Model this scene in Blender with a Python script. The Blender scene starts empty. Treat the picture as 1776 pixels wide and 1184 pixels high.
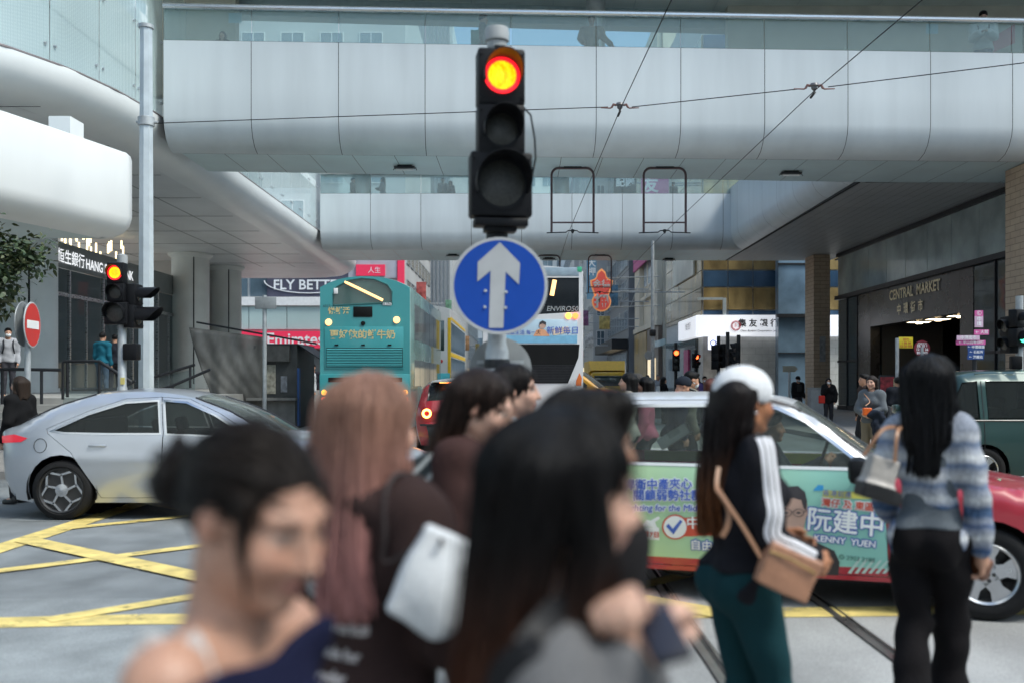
import bpy, bmesh, math, random
import numpy as np
from mathutils import Vector, Matrix, Euler, geometry
R = math.radians
random.seed(7)
SC = bpy.context.scene
COL = SC.collection
# ---------------------------------------------------------------- camera, sky, sun, exposure
FPX = 1727.0                      # focal length in pixels of the 1776 px wide photograph (35 mm lens)
CX, CY, CAMZ = 905.0, 660.0, 1.6  # where the street vanishes, eye height
cd = bpy.data.cameras.new('camera'); cam = bpy.data.objects.new('camera', cd); COL.objects.link(cam)
cam.location = (0, 0, CAMZ); cam.rotation_euler = (R(90), 0, 0)
cd.sensor_width = 36; cd.lens = 36 * FPX / 1776
cd.shift_x = (888 - CX) / 1776; cd.shift_y = (CY - 592) / 1776
cd.clip_start = .05; cd.clip_end = 2000
cd.dof.use_dof = True; cd.dof.focus_distance = 21; cd.dof.aperture_fstop = 1.5
SC.camera = cam
SUN_EL, SUN_AZ = 54, 118          # azimuth clockwise from +Y: behind the camera, a little to the right
w = bpy.data.worlds.new('World'); SC.world = w; w.use_nodes = True
nt = w.node_tree
sky = nt.nodes.new('ShaderNodeTexSky'); sky.sky_type = 'NISHITA'; sky.sun_disc = False
sky.sun_elevation = R(SUN_EL); sky.sun_rotation = R(SUN_AZ); sky.air_density = 1.2; sky.dust_density = 3.0
bg = nt.nodes['Background']; tint = nt.nodes.new('ShaderNodeMix'); tint.data_type = 'RGBA'; tint.blend_type = 'MULTIPLY'; tint.inputs[0].default_value = 1; tint.inputs[7].default_value = (.90, 1.02, 1.03, 1)
nt.links.new(sky.outputs[0], tint.inputs[6]); nt.links.new(tint.outputs[2], bg.inputs[0]); bg.inputs[1].default_value = .13
sl = bpy.data.lights.new('sun', 'SUN'); sl.energy = 1.5; sl.angle = R(14); sl.color = (1, .985, .93)
so = bpy.data.objects.new('sun', sl); COL.objects.link(so)
_d = Vector((math.sin(R(SUN_AZ)) * math.cos(R(SUN_EL)), math.cos(R(SUN_AZ)) * math.cos(R(SUN_EL)), math.sin(R(SUN_EL))))
so.rotation_euler = _d.to_track_quat('Z', 'Y').to_euler(); so.location = _d * 60
SC.view_settings.view_transform = 'Standard'; SC.view_settings.look = 'None'
SC.view_settings.exposure = 0.82; SC.view_settings.gamma = 1
SC.cycles.use_denoising = True
SC.cycles.max_bounces = 8; SC.cycles.transparent_max_bounces = 24
SC.cycles.sample_clamp_indirect = 6; SC.cycles.caustics_reflective = False; SC.cycles.caustics_refractive = False

# ---------------------------------------------------------------- helpers
def at(px, py, Y):                # photograph pixel + distance -> point in the street
    return Vector(((px - CX) / FPX * Y, Y, CAMZ + (CY - py) / FPX * Y))
def gr(px, py, z=0.0):            # photograph pixel -> point on the ground
    Y = FPX * (CAMZ - z) / (py - CY)
    return Vector(((px - CX) / FPX * Y, Y, z))
def hexc(h):
    c = [int(h[i:i + 2], 16) / 255 for i in (0, 2, 4)]
    return tuple(x / 12.92 if x <= .04045 else ((x + .055) / 1.055) ** 2.4 for x in c)

MATS = {}
def mat(name, col=(.5, .5, .5), rough=.5, metal=0, var=.12, scale=6, bump=0, bscale=40, emit=0, ecol=None, coat=0, spec=.5, alpha=1,
        stretch=(1, 1, 1), detail=5, rvar=.1):
    if name in MATS: return MATS[name]
    if isinstance(col, str): col = hexc(col)
    m = bpy.data.materials.new(name); m.use_nodes = True; MATS[name] = m
    n = m.node_tree; b = n.nodes['Principled BSDF']
    b.inputs['Base Color'].default_value = (*col, 1); b.inputs['Roughness'].default_value = rough
    b.inputs['Metallic'].default_value = metal; b.inputs['Coat Weight'].default_value = coat
    b.inputs['Coat Roughness'].default_value = .06
    b.inputs['Specular IOR Level'].default_value = spec; b.inputs['Alpha'].default_value = alpha
    if emit:
        b.inputs['Emission Color'].default_value = (*(ecol or col), 1); b.inputs['Emission Strength'].default_value = emit
    if var or bump:
        tc = n.nodes.new('ShaderNodeTexCoord'); mp = n.nodes.new('ShaderNodeMapping'); mp.inputs['Scale'].default_value = stretch
        n.links.new(tc.outputs['Object'], mp.inputs[0])
    if var:
        no = n.nodes.new('ShaderNodeTexNoise'); no.inputs['Scale'].default_value = scale; no.inputs['Detail'].default_value = detail
        n.links.new(mp.outputs[0], no.inputs[0])
        rm = n.nodes.new('ShaderNodeMapRange'); rm.inputs[1].default_value = .3; rm.inputs[2].default_value = .7
        rm.inputs[3].default_value = 1 - var; rm.inputs[4].default_value = 1 + var * .6
        n.links.new(no.outputs[0], rm.inputs[0])
        mx = n.nodes.new('ShaderNodeMix'); mx.data_type = 'RGBA'; mx.blend_type = 'MULTIPLY'; mx.inputs[0].default_value = 1
        mx.inputs[6].default_value = (*col, 1); n.links.new(rm.outputs[0], mx.inputs[7]); n.links.new(mx.outputs[2], b.inputs['Base Color'])
        if rvar:
            r2 = n.nodes.new('ShaderNodeMapRange'); r2.inputs[1].default_value = .3; r2.inputs[2].default_value = .7
            r2.inputs[3].default_value = max(.02, rough - rvar * rough); r2.inputs[4].default_value = min(1, rough + rvar * rough)
            n.links.new(no.outputs[0], r2.inputs[0]); n.links.new(r2.outputs[0], b.inputs['Roughness'])
    if bump:
        nb = n.nodes.new('ShaderNodeTexNoise'); nb.inputs['Scale'].default_value = bscale; nb.inputs['Detail'].default_value = 6
        n.links.new(mp.outputs[0], nb.inputs[0])
        bp = n.nodes.new('ShaderNodeBump'); bp.inputs['Strength'].default_value = bump; bp.inputs['Distance'].default_value = .02
        n.links.new(nb.outputs[0], bp.inputs['Height']); n.links.new(bp.outputs[0], b.inputs['Normal'])
    return m
def glass(name, tint=(.6, .75, .75), trans=.7, rough=.03, refl=.5, base=.35):   # thin pane: see-through, tinted, reflecting
    if name in MATS: return MATS[name]
    m = bpy.data.materials.new(name); m.use_nodes = True; MATS[name] = m
    n = m.node_tree; n.nodes.clear()
    out = n.nodes.new('ShaderNodeOutputMaterial'); tr = n.nodes.new('ShaderNodeBsdfTransparent'); pr = n.nodes.new('ShaderNodeBsdfPrincipled')
    tr.inputs[0].default_value = (*tint, 1); pr.inputs['Base Color'].default_value = (*[c * base for c in tint], 1)
    pr.inputs['Roughness'].default_value = rough; pr.inputs['Specular IOR Level'].default_value = refl
    fr = n.nodes.new('ShaderNodeFresnel'); fr.inputs[0].default_value = 1.5
    mr = n.nodes.new('ShaderNodeMapRange'); mr.inputs[3].default_value = 1 - trans; mr.inputs[4].default_value = 1
    n.links.new(fr.outputs[0], mr.inputs[0])
    mx = n.nodes.new('ShaderNodeMixShader'); n.links.new(mr.outputs[0], mx.inputs[0])
    n.links.new(tr.outputs[0], mx.inputs[1]); n.links.new(pr.outputs[0], mx.inputs[2]); n.links.new(mx.outputs[0], out.inputs[0])
    return m
def attr_mat(name, rough=.5, var=.1, scale=60, stretch=(1, 1, 1), bump=.2, sss=0, sheen=0, spec=.5):   # colour comes from the mesh's own 'Col'
    if name in MATS: return MATS[name]
    m = mat(name, (.5, .5, .5), rough, 0, var, scale, bump, scale, stretch=stretch, spec=spec)
    n = m.node_tree; a = n.nodes.new('ShaderNodeAttribute'); a.attribute_name = 'Col'
    b = n.nodes['Principled BSDF']
    mx = [q for q in n.nodes if q.bl_idname == 'ShaderNodeMix'][0]
    n.links.new(a.outputs[0], mx.inputs[6])
    if sss:
        b.inputs['Subsurface Weight'].default_value = sss; b.inputs['Subsurface Radius'].default_value = (.012, .005, .003)
        b.inputs['Subsurface Scale'].default_value = 1
    b.inputs['Sheen Weight'].default_value = sheen
    return m

def tag(o, label=None, cat=None, group=None, kind=None):
    if label: o['label'] = label
    if cat: o['category'] = cat
    if group: o['group'] = group
    if kind: o['kind'] = kind
    return o
def thing(name, label, cat, loc=(0, 0, 0), rz=0, group=None):
    o = bpy.data.objects.new(name, None); COL.objects.link(o); o.empty_display_size = .2
    o.location = loc; o.rotation_euler = (0, 0, rz)
    return tag(o, label, cat, group)
def link(name, me, parent=None, world=False):
    o = bpy.data.objects.new(name, me); COL.objects.link(o)
    if parent is not None:
        o.parent = parent
        if world: o.location = -Vector(parent.location)
    return o
def copy_tree(o, parent=None):
    c = o.copy(); COL.objects.link(c)
    if parent is not None: c.parent = parent
    for ch in list(o.children): copy_tree(ch, c)
    return c

_TXT = {}
def txt(body, size=1, bold=0, align='CENTER', shear=0):
    k = (body, size, bold, align, shear)
    if k not in _TXT:
        c = bpy.data.curves.new('lettering', 'FONT'); c.body = body; c.size = size; c.align_x = align; c.align_y = 'CENTER'
        c.offset = bold; c.resolution_u = 3; c.shear = shear
        o = bpy.data.objects.new('lettering', c); COL.objects.link(o)
        m = bpy.data.meshes.new_from_object(o.evaluated_get(bpy.context.evaluated_depsgraph_get()))
        _TXT[k] = ([v.co.copy() for v in m.vertices], [tuple(p.vertices) for p in m.polygons])
        bpy.data.objects.remove(o); bpy.data.curves.remove(c); bpy.data.meshes.remove(m)
    return _TXT[k]

class MB:
    """collects shapes, then links them as ONE mesh object"""
    def __init__(s): s.v = []; s.f = []; s.m = []; s.mi = 0
    def add(s, vs, fs, M=None):
        o = len(s.v)
        s.v += [tuple(M @ Vector(v)) if M is not None else tuple(v) for v in vs]
        s.f += [tuple(i + o for i in f) for f in fs]; s.m += [s.mi] * len(fs)
        return s
    def box(s, c, d, M=None, bev=0, seg=2):
        c = Vector(c); hx, hy, hz = d[0] / 2, d[1] / 2, d[2] / 2
        if not bev:
            vs = [(c.x + i * hx, c.y + j * hy, c.z + k * hz) for i in (-1, 1) for j in (-1, 1) for k in (-1, 1)]
            return s.add(vs, [(0, 1, 3, 2), (4, 6, 7, 5), (0, 4, 5, 1), (2, 3, 7, 6), (0, 2, 6, 4), (1, 5, 7, 3)], M)
        b = bmesh.new(); bmesh.ops.create_cube(b, size=1)
        for v in b.verts: v.co = Vector((v.co.x * d[0], v.co.y * d[1], v.co.z * d[2])) + c
        bmesh.ops.bevel(b, geom=b.edges[:], offset=min(bev, min(d) * .49), segments=seg, profile=.5, affect='EDGES')
        b.verts.index_update()
        s.add([v.co.copy() for v in b.verts], [tuple(v.index for v in f.verts) for f in b.faces], M); b.free(); return s
    def b2(s, p, q, bev=0, M=None):   # box from corner to corner
        p, q = Vector(p), Vector(q)
        return s.box((p + q) / 2, [abs(a) for a in (q - p)], M, bev)
    def tube(s, pts, r, n=8, caps=True, closed=False, M=None):
        pts = [Vector(p) for p in pts]; N = len(pts); rs = r if isinstance(r, (list, tuple)) else [r] * N
        vs, fs = [], []; up = None
        for i, p in enumerate(pts):
            a = pts[(i - 1) % N] if (i or closed) else p; b = pts[(i + 1) % N] if (i < N - 1 or closed) else p
            t = (b - a).normalized()
            if up is None: up = Vector((0, 0, 1)) if abs(t.z) < .9 else Vector((0, 1, 0))
            x = t.cross(up); x = x.normalized() if x.length > 1e-5 else t.orthogonal().normalized()
            y = x.cross(t).normalized(); up = y
            for k in range(n):
                an = 2 * math.pi * (k + .5) / n
                vs.append(p + x * math.cos(an) * rs[i] + y * math.sin(an) * rs[i])
        for i in range(N if closed else N - 1):
            for k in range(n):
                a, b = i * n + k, i * n + (k + 1) % n; j = ((i + 1) % N) * n
                fs.append((a, b, j + (k + 1) % n, j + k))
        if caps and not closed:
            fs.append(tuple(range(n - 1, -1, -1))); fs.append(tuple((N - 1) * n + k for k in range(n)))
        return s.add(vs, fs, M)
    def lathe(s, prof, n=24, M=None, caps=True):    # profile of (radius, z) round the z axis
        vs = [(r * math.cos(2 * math.pi * k / n), r * math.sin(2 * math.pi * k / n), z) for r, z in prof for k in range(n)]
        fs = [(i * n + k, i * n + (k + 1) % n, (i + 1) * n + (k + 1) % n, (i + 1) * n + k) for i in range(len(prof) - 1) for k in range(n)]
        if caps:
            if prof[0][0] > 1e-4: fs.append(tuple(range(n - 1, -1, -1)))
            if prof[-1][0] > 1e-4: fs.append(tuple((len(prof) - 1) * n + k for k in range(n)))
        return s.add(vs, fs, M)
    def prism(s, poly, h, M=None):                   # polygon in xy, thickness h along z
        n = len(poly)
        vs = [(x, y, 0) for x, y in poly] + [(x, y, h) for x, y in poly]
        return s.add(vs, [tuple(range(n - 1, -1, -1)), tuple(range(n, 2 * n))] + [(i, (i + 1) % n, n + (i + 1) % n, n + i) for i in range(n)], M)
    def grid(s, rows, closed=False, M=None):         # rows of points, all of the same length
        n = len(rows[0]); vs = [p for r in rows for p in r]
        fs = [(i * n + k, i * n + (k + 1) % n, (i + 1) * n + (k + 1) % n, (i + 1) * n + k)
              for i in range(len(rows) - 1) for k in range(n if closed else n - 1)]
        return s.add(vs, fs, M)
    def text(s, body, size, M, bold=0, align='CENTER', shear=0, fn=None):
        vs, fs = txt(body, size, bold, align, shear)
        if fn: return s.add([fn(v.x, v.y) for v in vs], fs)
        return s.add(vs, fs, M)
    def build(s, name, mats, parent=None, world=False, smooth=35, loc=None):
        me = bpy.data.meshes.new(name); me.from_pydata(s.v, [], s.f)
        for m in (mats if isinstance(mats, (list, tuple)) else [mats]): me.materials.append(m)
        if len(me.materials) > 1: me.polygons.foreach_set('material_index', s.m)
        if smooth:
            me.polygons.foreach_set('use_smooth', [True] * len(me.polygons)); me.set_sharp_from_angle(angle=R(smooth))
        me.update()
        return link(name, me, parent, world)
FS = Matrix.Rotation(R(90), 4, 'X')                  # text plane that faces the camera (-Y)
FE = Matrix.Rotation(R(90), 4, 'Z') @ FS             # faces +X
FW = Matrix.Rotation(R(-90), 4, 'Z') @ FS            # faces -X
FN = Matrix.Rotation(R(180), 4, 'Z') @ FS            # faces +Y
def TR(x, y, z): return Matrix.Translation((x, y, z))
def circ(r, n=24, cx=0, cy=0): return [(cx + r * math.cos(2 * math.pi * k / n), cy + r * math.sin(2 * math.pi * k / n)) for k in range(n)]
def lerp(a, b, t): return a + (b - a) * t

# ---- smooth solids from distance fields (bodies, clothes, hair): one continuous skin per mesh
def _sdf(P, pr):
    k = pr[0]
    if k == 'c':                                      # round cone p0 p1 r0 r1
        a = np.array(pr[1], np.float32); b = np.array(pr[2], np.float32); ba = b - a
        t = np.clip(((P - a) @ ba) / max(float(ba @ ba), 1e-9), 0, 1)
        return np.linalg.norm(P - a - t[..., None] * ba, axis=-1) - (pr[3] + (pr[4] - pr[3]) * t)
    q = P - np.array(pr[1], np.float32)
    if len(pr) > 3 and pr[3] is not None: q = q @ np.array(pr[3].to_matrix(), np.float32)
    r = np.array(pr[2], np.float32)
    if k == 'e':
        k0 = np.linalg.norm(q / r, axis=-1); k1 = np.linalg.norm(q / (r * r), axis=-1)
        return k0 * (k0 - 1) / np.maximum(k1, 1e-6)
    d = np.abs(q) - r                                 # 'b' box
    return np.linalg.norm(np.maximum(d, 0), axis=-1) + np.minimum(d.max(-1), 0)
def _bb(pr):
    if pr[0] == 'c':
        a, b = np.array(pr[1]), np.array(pr[2]); r = max(pr[3], pr[4])
        return np.minimum(a, b) - r, np.maximum(a, b) + r
    c, r = np.array(pr[1]), np.array(pr[2])
    if len(pr) > 3 and pr[3] is not None: r = np.abs(np.array(pr[3].to_matrix())) @ r
    return c - r, c + r
def smin(a, b, k):
    h = np.clip(.5 + .5 * (b - a) / k, 0, 1); return b + (a - b) * h - k * h * (1 - h)
def field(P, ops):                                    # ops: (sign, prim, k); evaluate at any points
    d = np.full(P.shape[:-1], 9., np.float32)
    for sg, pr, k in ops:
        e = _sdf(P, pr); d = smin(d, e, k) if sg > 0 else -smin(-d, e, k)
    return d
def solid(ops, h, fold=0, fseed=0):
    lo = np.min([_bb(p)[0] for s, p, k in ops if s > 0], 0) - 3 * h - .02; hi = np.max([_bb(p)[1] for s, p, k in ops if s > 0], 0) + 3 * h + .02
    n = np.ceil((hi - lo) / h).astype(int) + 1
    D = np.full(n, .5, np.float32)
    ax = [lo[i] + h * np.arange(n[i], dtype=np.float32) for i in range(3)]
    for sg, pr, k in ops:
        a, b = _bb(pr); m = k + 3 * h
        i0 = np.clip(np.floor((a - m - lo) / h).astype(int), 0, n - 1); i1 = np.clip(np.ceil((b + m - lo) / h).astype(int) + 1, 1, n)
        if (i1 <= i0).any(): continue
        G = np.stack(np.meshgrid(*[ax[i][i0[i]:i1[i]] for i in range(3)], indexing='ij'), -1).astype(np.float32)
        sl = tuple(slice(i0[i], i1[i]) for i in range(3)); e = _sdf(G, pr).astype(np.float32)
        D[sl] = smin(D[sl], e, k) if sg > 0 else -smin(-D[sl], e, k)
    if fold:
        X, Yg, Z = np.meshgrid(*ax, indexing='ij', sparse=True)
        D += fold * (np.sin(23 * Z + 9 * X + fseed + 2 * np.sin(11 * X + 7 * Yg)) + .6 * np.sin(41 * Z - 17 * X + 13 * Yg + 2 * fseed) + .5 * np.sin(31 * X + 19 * Yg + 5 * Z))
    ins = D < 0
    off = [(i, j, k) for i in (0, 1) for j in (0, 1) for k in (0, 1)]
    def sh(A, o): return A[o[0]:A.shape[0] - 1 + o[0], o[1]:A.shape[1] - 1 + o[1], o[2]:A.shape[2] - 1 + o[2]]
    cnt = sum(sh(ins, o).astype(np.int8) for o in off)
    act = np.argwhere((cnt > 0) & (cnt < 8))
    idx = np.full(cnt.shape, -1, np.int64); idx[tuple(act.T)] = np.arange(len(act))
    cv = {o: D[act[:, 0] + o[0], act[:, 1] + o[1], act[:, 2] + o[2]] for o in off}
    S = np.zeros((len(act), 3)); C = np.zeros(len(act))
    for o in off:
        for axn in range(3):
            if o[axn]: continue
            o2 = list(o); o2[axn] = 1; a, b = cv[o], cv[tuple(o2)]
            cr = (a < 0) != (b < 0); t = np.where(cr, a / np.where(cr, a - b, 1), 0)
            p = np.tile(np.array(o, float), (len(act), 1)); p[:, axn] += t
            S[cr] += p[cr]; C[cr] += 1
    V = lo + h * (act + S / np.maximum(C, 1)[:, None])
    F = []
    for axn in range(3):
        u, v = (axn + 1) % 3, (axn + 2) % 3
        a = [slice(None)] * 3; b = [slice(None)] * 3; a[axn] = slice(0, -1); b[axn] = slice(1, None)
        A, B = ins[tuple(a)], ins[tuple(b)]
        e = np.argwhere(A != B); e = e[(e[:, u] > 0) & (e[:, v] > 0) & (e[:, u] < n[u] - 1) & (e[:, v] < n[v] - 1)]
        fl = A[tuple(e.T)]
        du = np.zeros(3, int); du[u] = 1; dv = np.zeros(3, int); dv[v] = 1
        q = np.stack([idx[tuple((e - du - dv).T)], idx[tuple((e - dv).T)], idx[tuple(e.T)], idx[tuple((e - du).T)]], 1)
        q[~fl] = q[~fl][:, ::-1]; F.append(q)
    return V, np.concatenate(F)
def solid_obj(name, V, F, m, parent, col=None):
    me = bpy.data.meshes.new(name); me.from_pydata(V.tolist() if hasattr(V, 'tolist') else V, [], F.tolist() if hasattr(F, 'tolist') else F)
    me.materials.append(m); me.polygons.foreach_set('use_smooth', [True] * len(me.polygons))
    if col is not None:
        at_ = me.color_attributes.new('Col', 'FLOAT_COLOR', 'POINT')
        c4 = np.ones((len(V), 4), np.float32); c4[:, :3] = col; at_.data.foreach_set('color', c4.ravel())
    me.update(); return link(name, me, parent)
# ---------------------------------------------------------------- materials of the setting
M_ASPH = mat('asphalt', (.205, .222, .23), .82, var=.22, scale=2.2, bump=.35, bscale=160, detail=9)
M_CONC = mat('road_concrete', (.36, .36, .35), .8, var=.2, scale=1.1, bump=.25, bscale=90, detail=9)
M_PATCH = mat('asphalt_patch', (.245, .265, .272), .85, var=.2, scale=3, bump=.3, bscale=120, detail=8)
M_YEL = mat('yellow_paint', (.74, .58, .20), .6, var=.3, scale=5, bump=.15, bscale=120, detail=9)
def worn(m, lo, hi, sc):
    n = m.node_tree; b = n.nodes['Principled BSDF']; tc = n.nodes.new('ShaderNodeTexCoord'); no = n.nodes.new('ShaderNodeTexNoise'); no.inputs['Scale'].default_value = sc; no.inputs['Detail'].default_value = 10; no.inputs['Roughness'].default_value = .7
    r = n.nodes.new('ShaderNodeMapRange'); r.inputs[1].default_value = lo; r.inputs[2].default_value = hi; n.links.new(tc.outputs['Object'], no.inputs[0]); n.links.new(no.outputs[0], r.inputs[0]); n.links.new(r.outputs[0], b.inputs['Alpha'])
worn(M_YEL, .30, .44, 3.5)
def stains(m, sc, lo, k):                 # oil stains and tyre wear in large soft patches
    n = m.node_tree; b = n.nodes['Principled BSDF']; tc = n.nodes.new('ShaderNodeTexCoord'); mp = n.nodes.new('ShaderNodeMapping'); mp.inputs['Scale'].default_value = (1, .35, 1); no = n.nodes.new('ShaderNodeTexNoise'); no.inputs['Scale'].default_value = sc; no.inputs['Detail'].default_value = 4
    f2 = n.nodes.new('ShaderNodeTexNoise'); f2.inputs['Scale'].default_value = 140; f2.inputs['Detail'].default_value = 3
    r = n.nodes.new('ShaderNodeMapRange'); r.inputs[1].default_value = lo; r.inputs[2].default_value = lo + .25; r.inputs[3].default_value = 1 - k; r.inputs[4].default_value = 1.05
    r2 = n.nodes.new('ShaderNodeMapRange'); r2.inputs[1].default_value = .3; r2.inputs[2].default_value = .7; r2.inputs[3].default_value = .72; r2.inputs[4].default_value = 1.28
    mu = n.nodes.new('ShaderNodeMath'); mu.operation = 'MULTIPLY'; mx = n.nodes.new('ShaderNodeMix'); mx.data_type = 'RGBA'; mx.blend_type = 'MULTIPLY'; mx.inputs[0].default_value = 1
    old = b.inputs['Base Color'].links[0].from_socket
    n.links.new(tc.outputs['Object'], mp.inputs[0]); n.links.new(mp.outputs[0], no.inputs[0]); n.links.new(no.outputs[0], r.inputs[0]); n.links.new(tc.outputs['Object'], f2.inputs[0]); n.links.new(f2.outputs[0], r2.inputs[0])
    n.links.new(r.outputs[0], mu.inputs[0]); n.links.new(r2.outputs[0], mu.inputs[1]); n.links.new(old, mx.inputs[6]); n.links.new(mu.outputs[0], mx.inputs[7]); n.links.new(mx.outputs[2], b.inputs['Base Color'])
for m_ in (M_ASPH, M_CONC, M_PATCH): stains(m_, .9, .36, .3)
M_PAV = mat('paving', (.27, .26, .25), .8, var=.2, scale=3, bump=.2, bscale=40)
M_STONE = mat('plaza_stone', (.34, .34, .33), .6, var=.15, scale=2, bump=.1)
M_PANEL = mat('white_cladding', (.59, .635, .655), .38, var=.09, scale=1.3, detail=7, stretch=(1, 1, .12))
M_PANEL2 = mat('bright_cladding', (.76, .785, .79), .34, var=.05, scale=.9, detail=6, stretch=(1, 1, .3))
M_SOFF = mat('soffit_panel', (.56, .68, .70), .45, var=.1, scale=.7)
M_JOINT = mat('dark_backing', (.03, .03, .03), .9, var=0)  # plain dark backing seen through the panel gaps
M_STEEL = mat('brushed_steel', (.62, .64, .66), .28, metal=.9, var=.12, scale=5, stretch=(.3, 1, 6))
M_GALV = mat('galvanised_steel', (.42, .45, .47), .5, metal=.35, var=.2, scale=9, bump=.06)
M_DARK = mat('dark_metal', (.022, .024, .028), .45, var=.25, scale=12, spec=.3)
M_BLACK = mat('black_plastic', (.0065, .007, .009), .5, var=.25, scale=14, spec=.22)
M_WHITE = mat('white_paint', (.8, .8, .8), .4, var=.08, scale=5)
M_FLOOR = mat('bridge_floor', (.6, .6, .57), .6, var=.1)
M_CEIL = mat('bridge_ceiling', (.8, .84, .8), .5, var=.1, scale=1)
M_BEIGE = mat('beige_stone', (.62, .58, .48), .6, var=.12, scale=1.5)
G_BAL = glass('balustrade_glass', (.80, .92, .92), .80, .02, .5, .8)
G_CLEAR = glass('clear_glass', (.8, .9, .9), .85, .02, .5)
G_DARK = glass('dark_glass', (.15, .2, .22), .35, .02, .6)
G_SHOP = glass('shop_glass', (.55, .62, .64), .65, .03, .6)
def frosted():
    m = mat('frosted_dotted_glass', (.62, .80, .83), .12, var=.05, scale=.4, spec=.6)
    n = m.node_tree; b = n.nodes['Principled BSDF']
    tc = n.nodes.new('ShaderNodeTexCoord'); mp = n.nodes.new('ShaderNodeMapping'); mp.inputs['Scale'].default_value = (9, 9, 9)
    mp.inputs['Rotation'].default_value = (0, R(45), R(0)); v = n.nodes.new('ShaderNodeTexVoronoi'); v.inputs['Randomness'].default_value = 0
    n.links.new(tc.outputs['Object'], mp.inputs[0]); n.links.new(mp.outputs[0], v.inputs[0])
    r = n.nodes.new('ShaderNodeMapRange'); r.inputs[1].default_value = .25; r.inputs[2].default_value = .4; r.inputs[3].default_value = .78; r.inputs[4].default_value = .42
    n.links.new(v.outputs['Distance'], r.inputs[0]); n.links.new(r.outputs[0], b.inputs['Alpha'])
    return m
M_FROST = frosted()
def brickmat(name, c1, c2, mortar, scale, bw=.5, rh=.25, rough=.6):
    m = mat(name, c1, rough, var=.1, scale=3); n = m.node_tree
    mx = [q for q in n.nodes if q.bl_idname == 'ShaderNodeMix'][0]
    tc = [q for q in n.nodes if q.bl_idname == 'ShaderNodeTexCoord'][0]
    sx = n.nodes.new('ShaderNodeSeparateXYZ'); n.links.new(tc.outputs['Object'], sx.inputs[0])
    ad = n.nodes.new('ShaderNodeMath'); n.links.new(sx.outputs[0], ad.inputs[0]); n.links.new(sx.outputs[1], ad.inputs[1])
    cb = n.nodes.new('ShaderNodeCombineXYZ'); n.links.new(ad.outputs[0], cb.inputs[0]); n.links.new(sx.outputs[2], cb.inputs[1])
    br = n.nodes.new('ShaderNodeTexBrick'); br.inputs['Scale'].default_value = scale; br.inputs['Color1'].default_value = (*c1, 1)
    br.inputs['Color2'].default_value = (*c2, 1); br.inputs['Mortar'].default_value = (*mortar, 1); br.inputs['Mortar Size'].default_value = .012
    br.inputs['Brick Width'].default_value = bw; br.inputs['Row Height'].default_value = rh
    n.links.new(cb.outputs[0], br.inputs[0]); n.links.new(br.outputs[0], mx.inputs[6])
    return m
M_BRICK = brickmat('brown_tile', (.46, .35, .25), (.42, .31, .22), (.22, .165, .12), 1, .62, .2)
M_WTILE = brickmat('pale_wall_tile', (.60, .60, .58), (.55, .55, .53), (.42, .42, .4), 1, .8, .4)

# ---------------------------------------------------------------- ground
def sheet(name, polys, m, z=.004, label=None):
    b = MB()
    for p in polys: b.add([(x, y, z) for x, y in p], [tuple(range(len(p)))])
    return tag(b.build(name, m, smooth=0), label, None, None, 'structure')
g = MB(); g.add([(-700, -300, 0), (700, -300, 0), (700, 900, 0), (-700, 900, 0)], [(0, 1, 2, 3)])
tag(g.build('road', M_ASPH, smooth=0), kind='structure')
sheet('tram_lane', [[(.25, -20), (6.0, -20), (6.0, 230), (.25, 230)]], M_CONC, .004)
sheet('road_patch', [[(-30, -8), (.24, -8), (.24, 7.35), (-30, 7.05)], [(-5.9, 11.4), (-4.95, 11.3), (-4.85, 11.95), (-5.9, 12.0)]], M_PATCH, .004)
def lines(segs, w):
    out = []
    for a, b in segs:
        a, b = Vector(a), Vector(b); d = (b - a).normalized(); n = Vector((-d.y, d.x)) * w / 2
        out.append([tuple(a - n), tuple(b - n), tuple(b + n), tuple(a + n)])
    return out
BX0, BX1, BY0, BY1 = -4.98, 8.0, 6.62, 21.0
def clipdiag(c, sg):              # y = c + sg*x inside the box
    pts = []
    for x in (BX0, BX1):
        y = c + sg * x
        if BY0 <= y <= BY1: pts.append((x, y))
    for y in (BY0, BY1):
        x = (y - c) / sg
        if BX0 < x < BX1: pts.append((x, y))
    return pts[:2] if len(pts) >= 2 else None
def worn_lines():
    out = lines([((BX0, 5.9), (BX0, BY1)), ((-4.9, 6.42), (-2.6, 6.66)), ((-2.6, 6.66), (0.2, 6.78)), ((.2, 6.8), (BX1, 7.12)), ((BX0, BY1), (BX1, BY1))], .29)
    sheet('box_border_marking', out, M_YEL, .0085)
    a = [clipdiag(9.78 + 2.95 * k, 1) for k in range(-3, 6)]; b = [clipdiag(5.2 + 2.95 * k, -1) for k in range(1, 9)]
    sheet('box_diagonal_marking', lines([q for q in a if q], .18), M_YEL, .0125)
    sheet('box_cross_marking', lines([q for q in b if q] + [((-4.95, 9.95), (-1.4, 7.1))], .25), M_YEL, .0165)
worn_lines()
rl = MB()
for X in (1.10, 2.17, 4.03, 5.10):
    rl.b2((X - .058, -20, -.05), (X - .008, 230, .012)); rl.b2((X + .026, -20, -.05), (X + .04, 230, .012))
tag(rl.build('tram_rails', mat('rail_steel', (.34, .33, .32), .3, metal=.8, var=.3, scale=3), smooth=0), kind='structure')
gv = sheet('rail_groove', [[(X - .07, -20), (X + .05, -20), (X + .05, 230), (X - .07, 230)] for X in (1.10, 2.17, 4.03, 5.10)], mat('groove_dark', (.03, .028, .026), .9, var=.4, scale=8), .0062)  # mottled dark strip along each rail
pv = MB()
pv.b2((-40, 16.2, -.3), (-5.6, 19.6, .13)); pv.b2((-40, 19.6, -.3), (-6.4, 74.8, .13)); pv.b2((8.2, 19.5, -.3), (40, 230, .13)); pv.b2((-12, 74.8, -.3), (-6.4, 230, .13))
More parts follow.
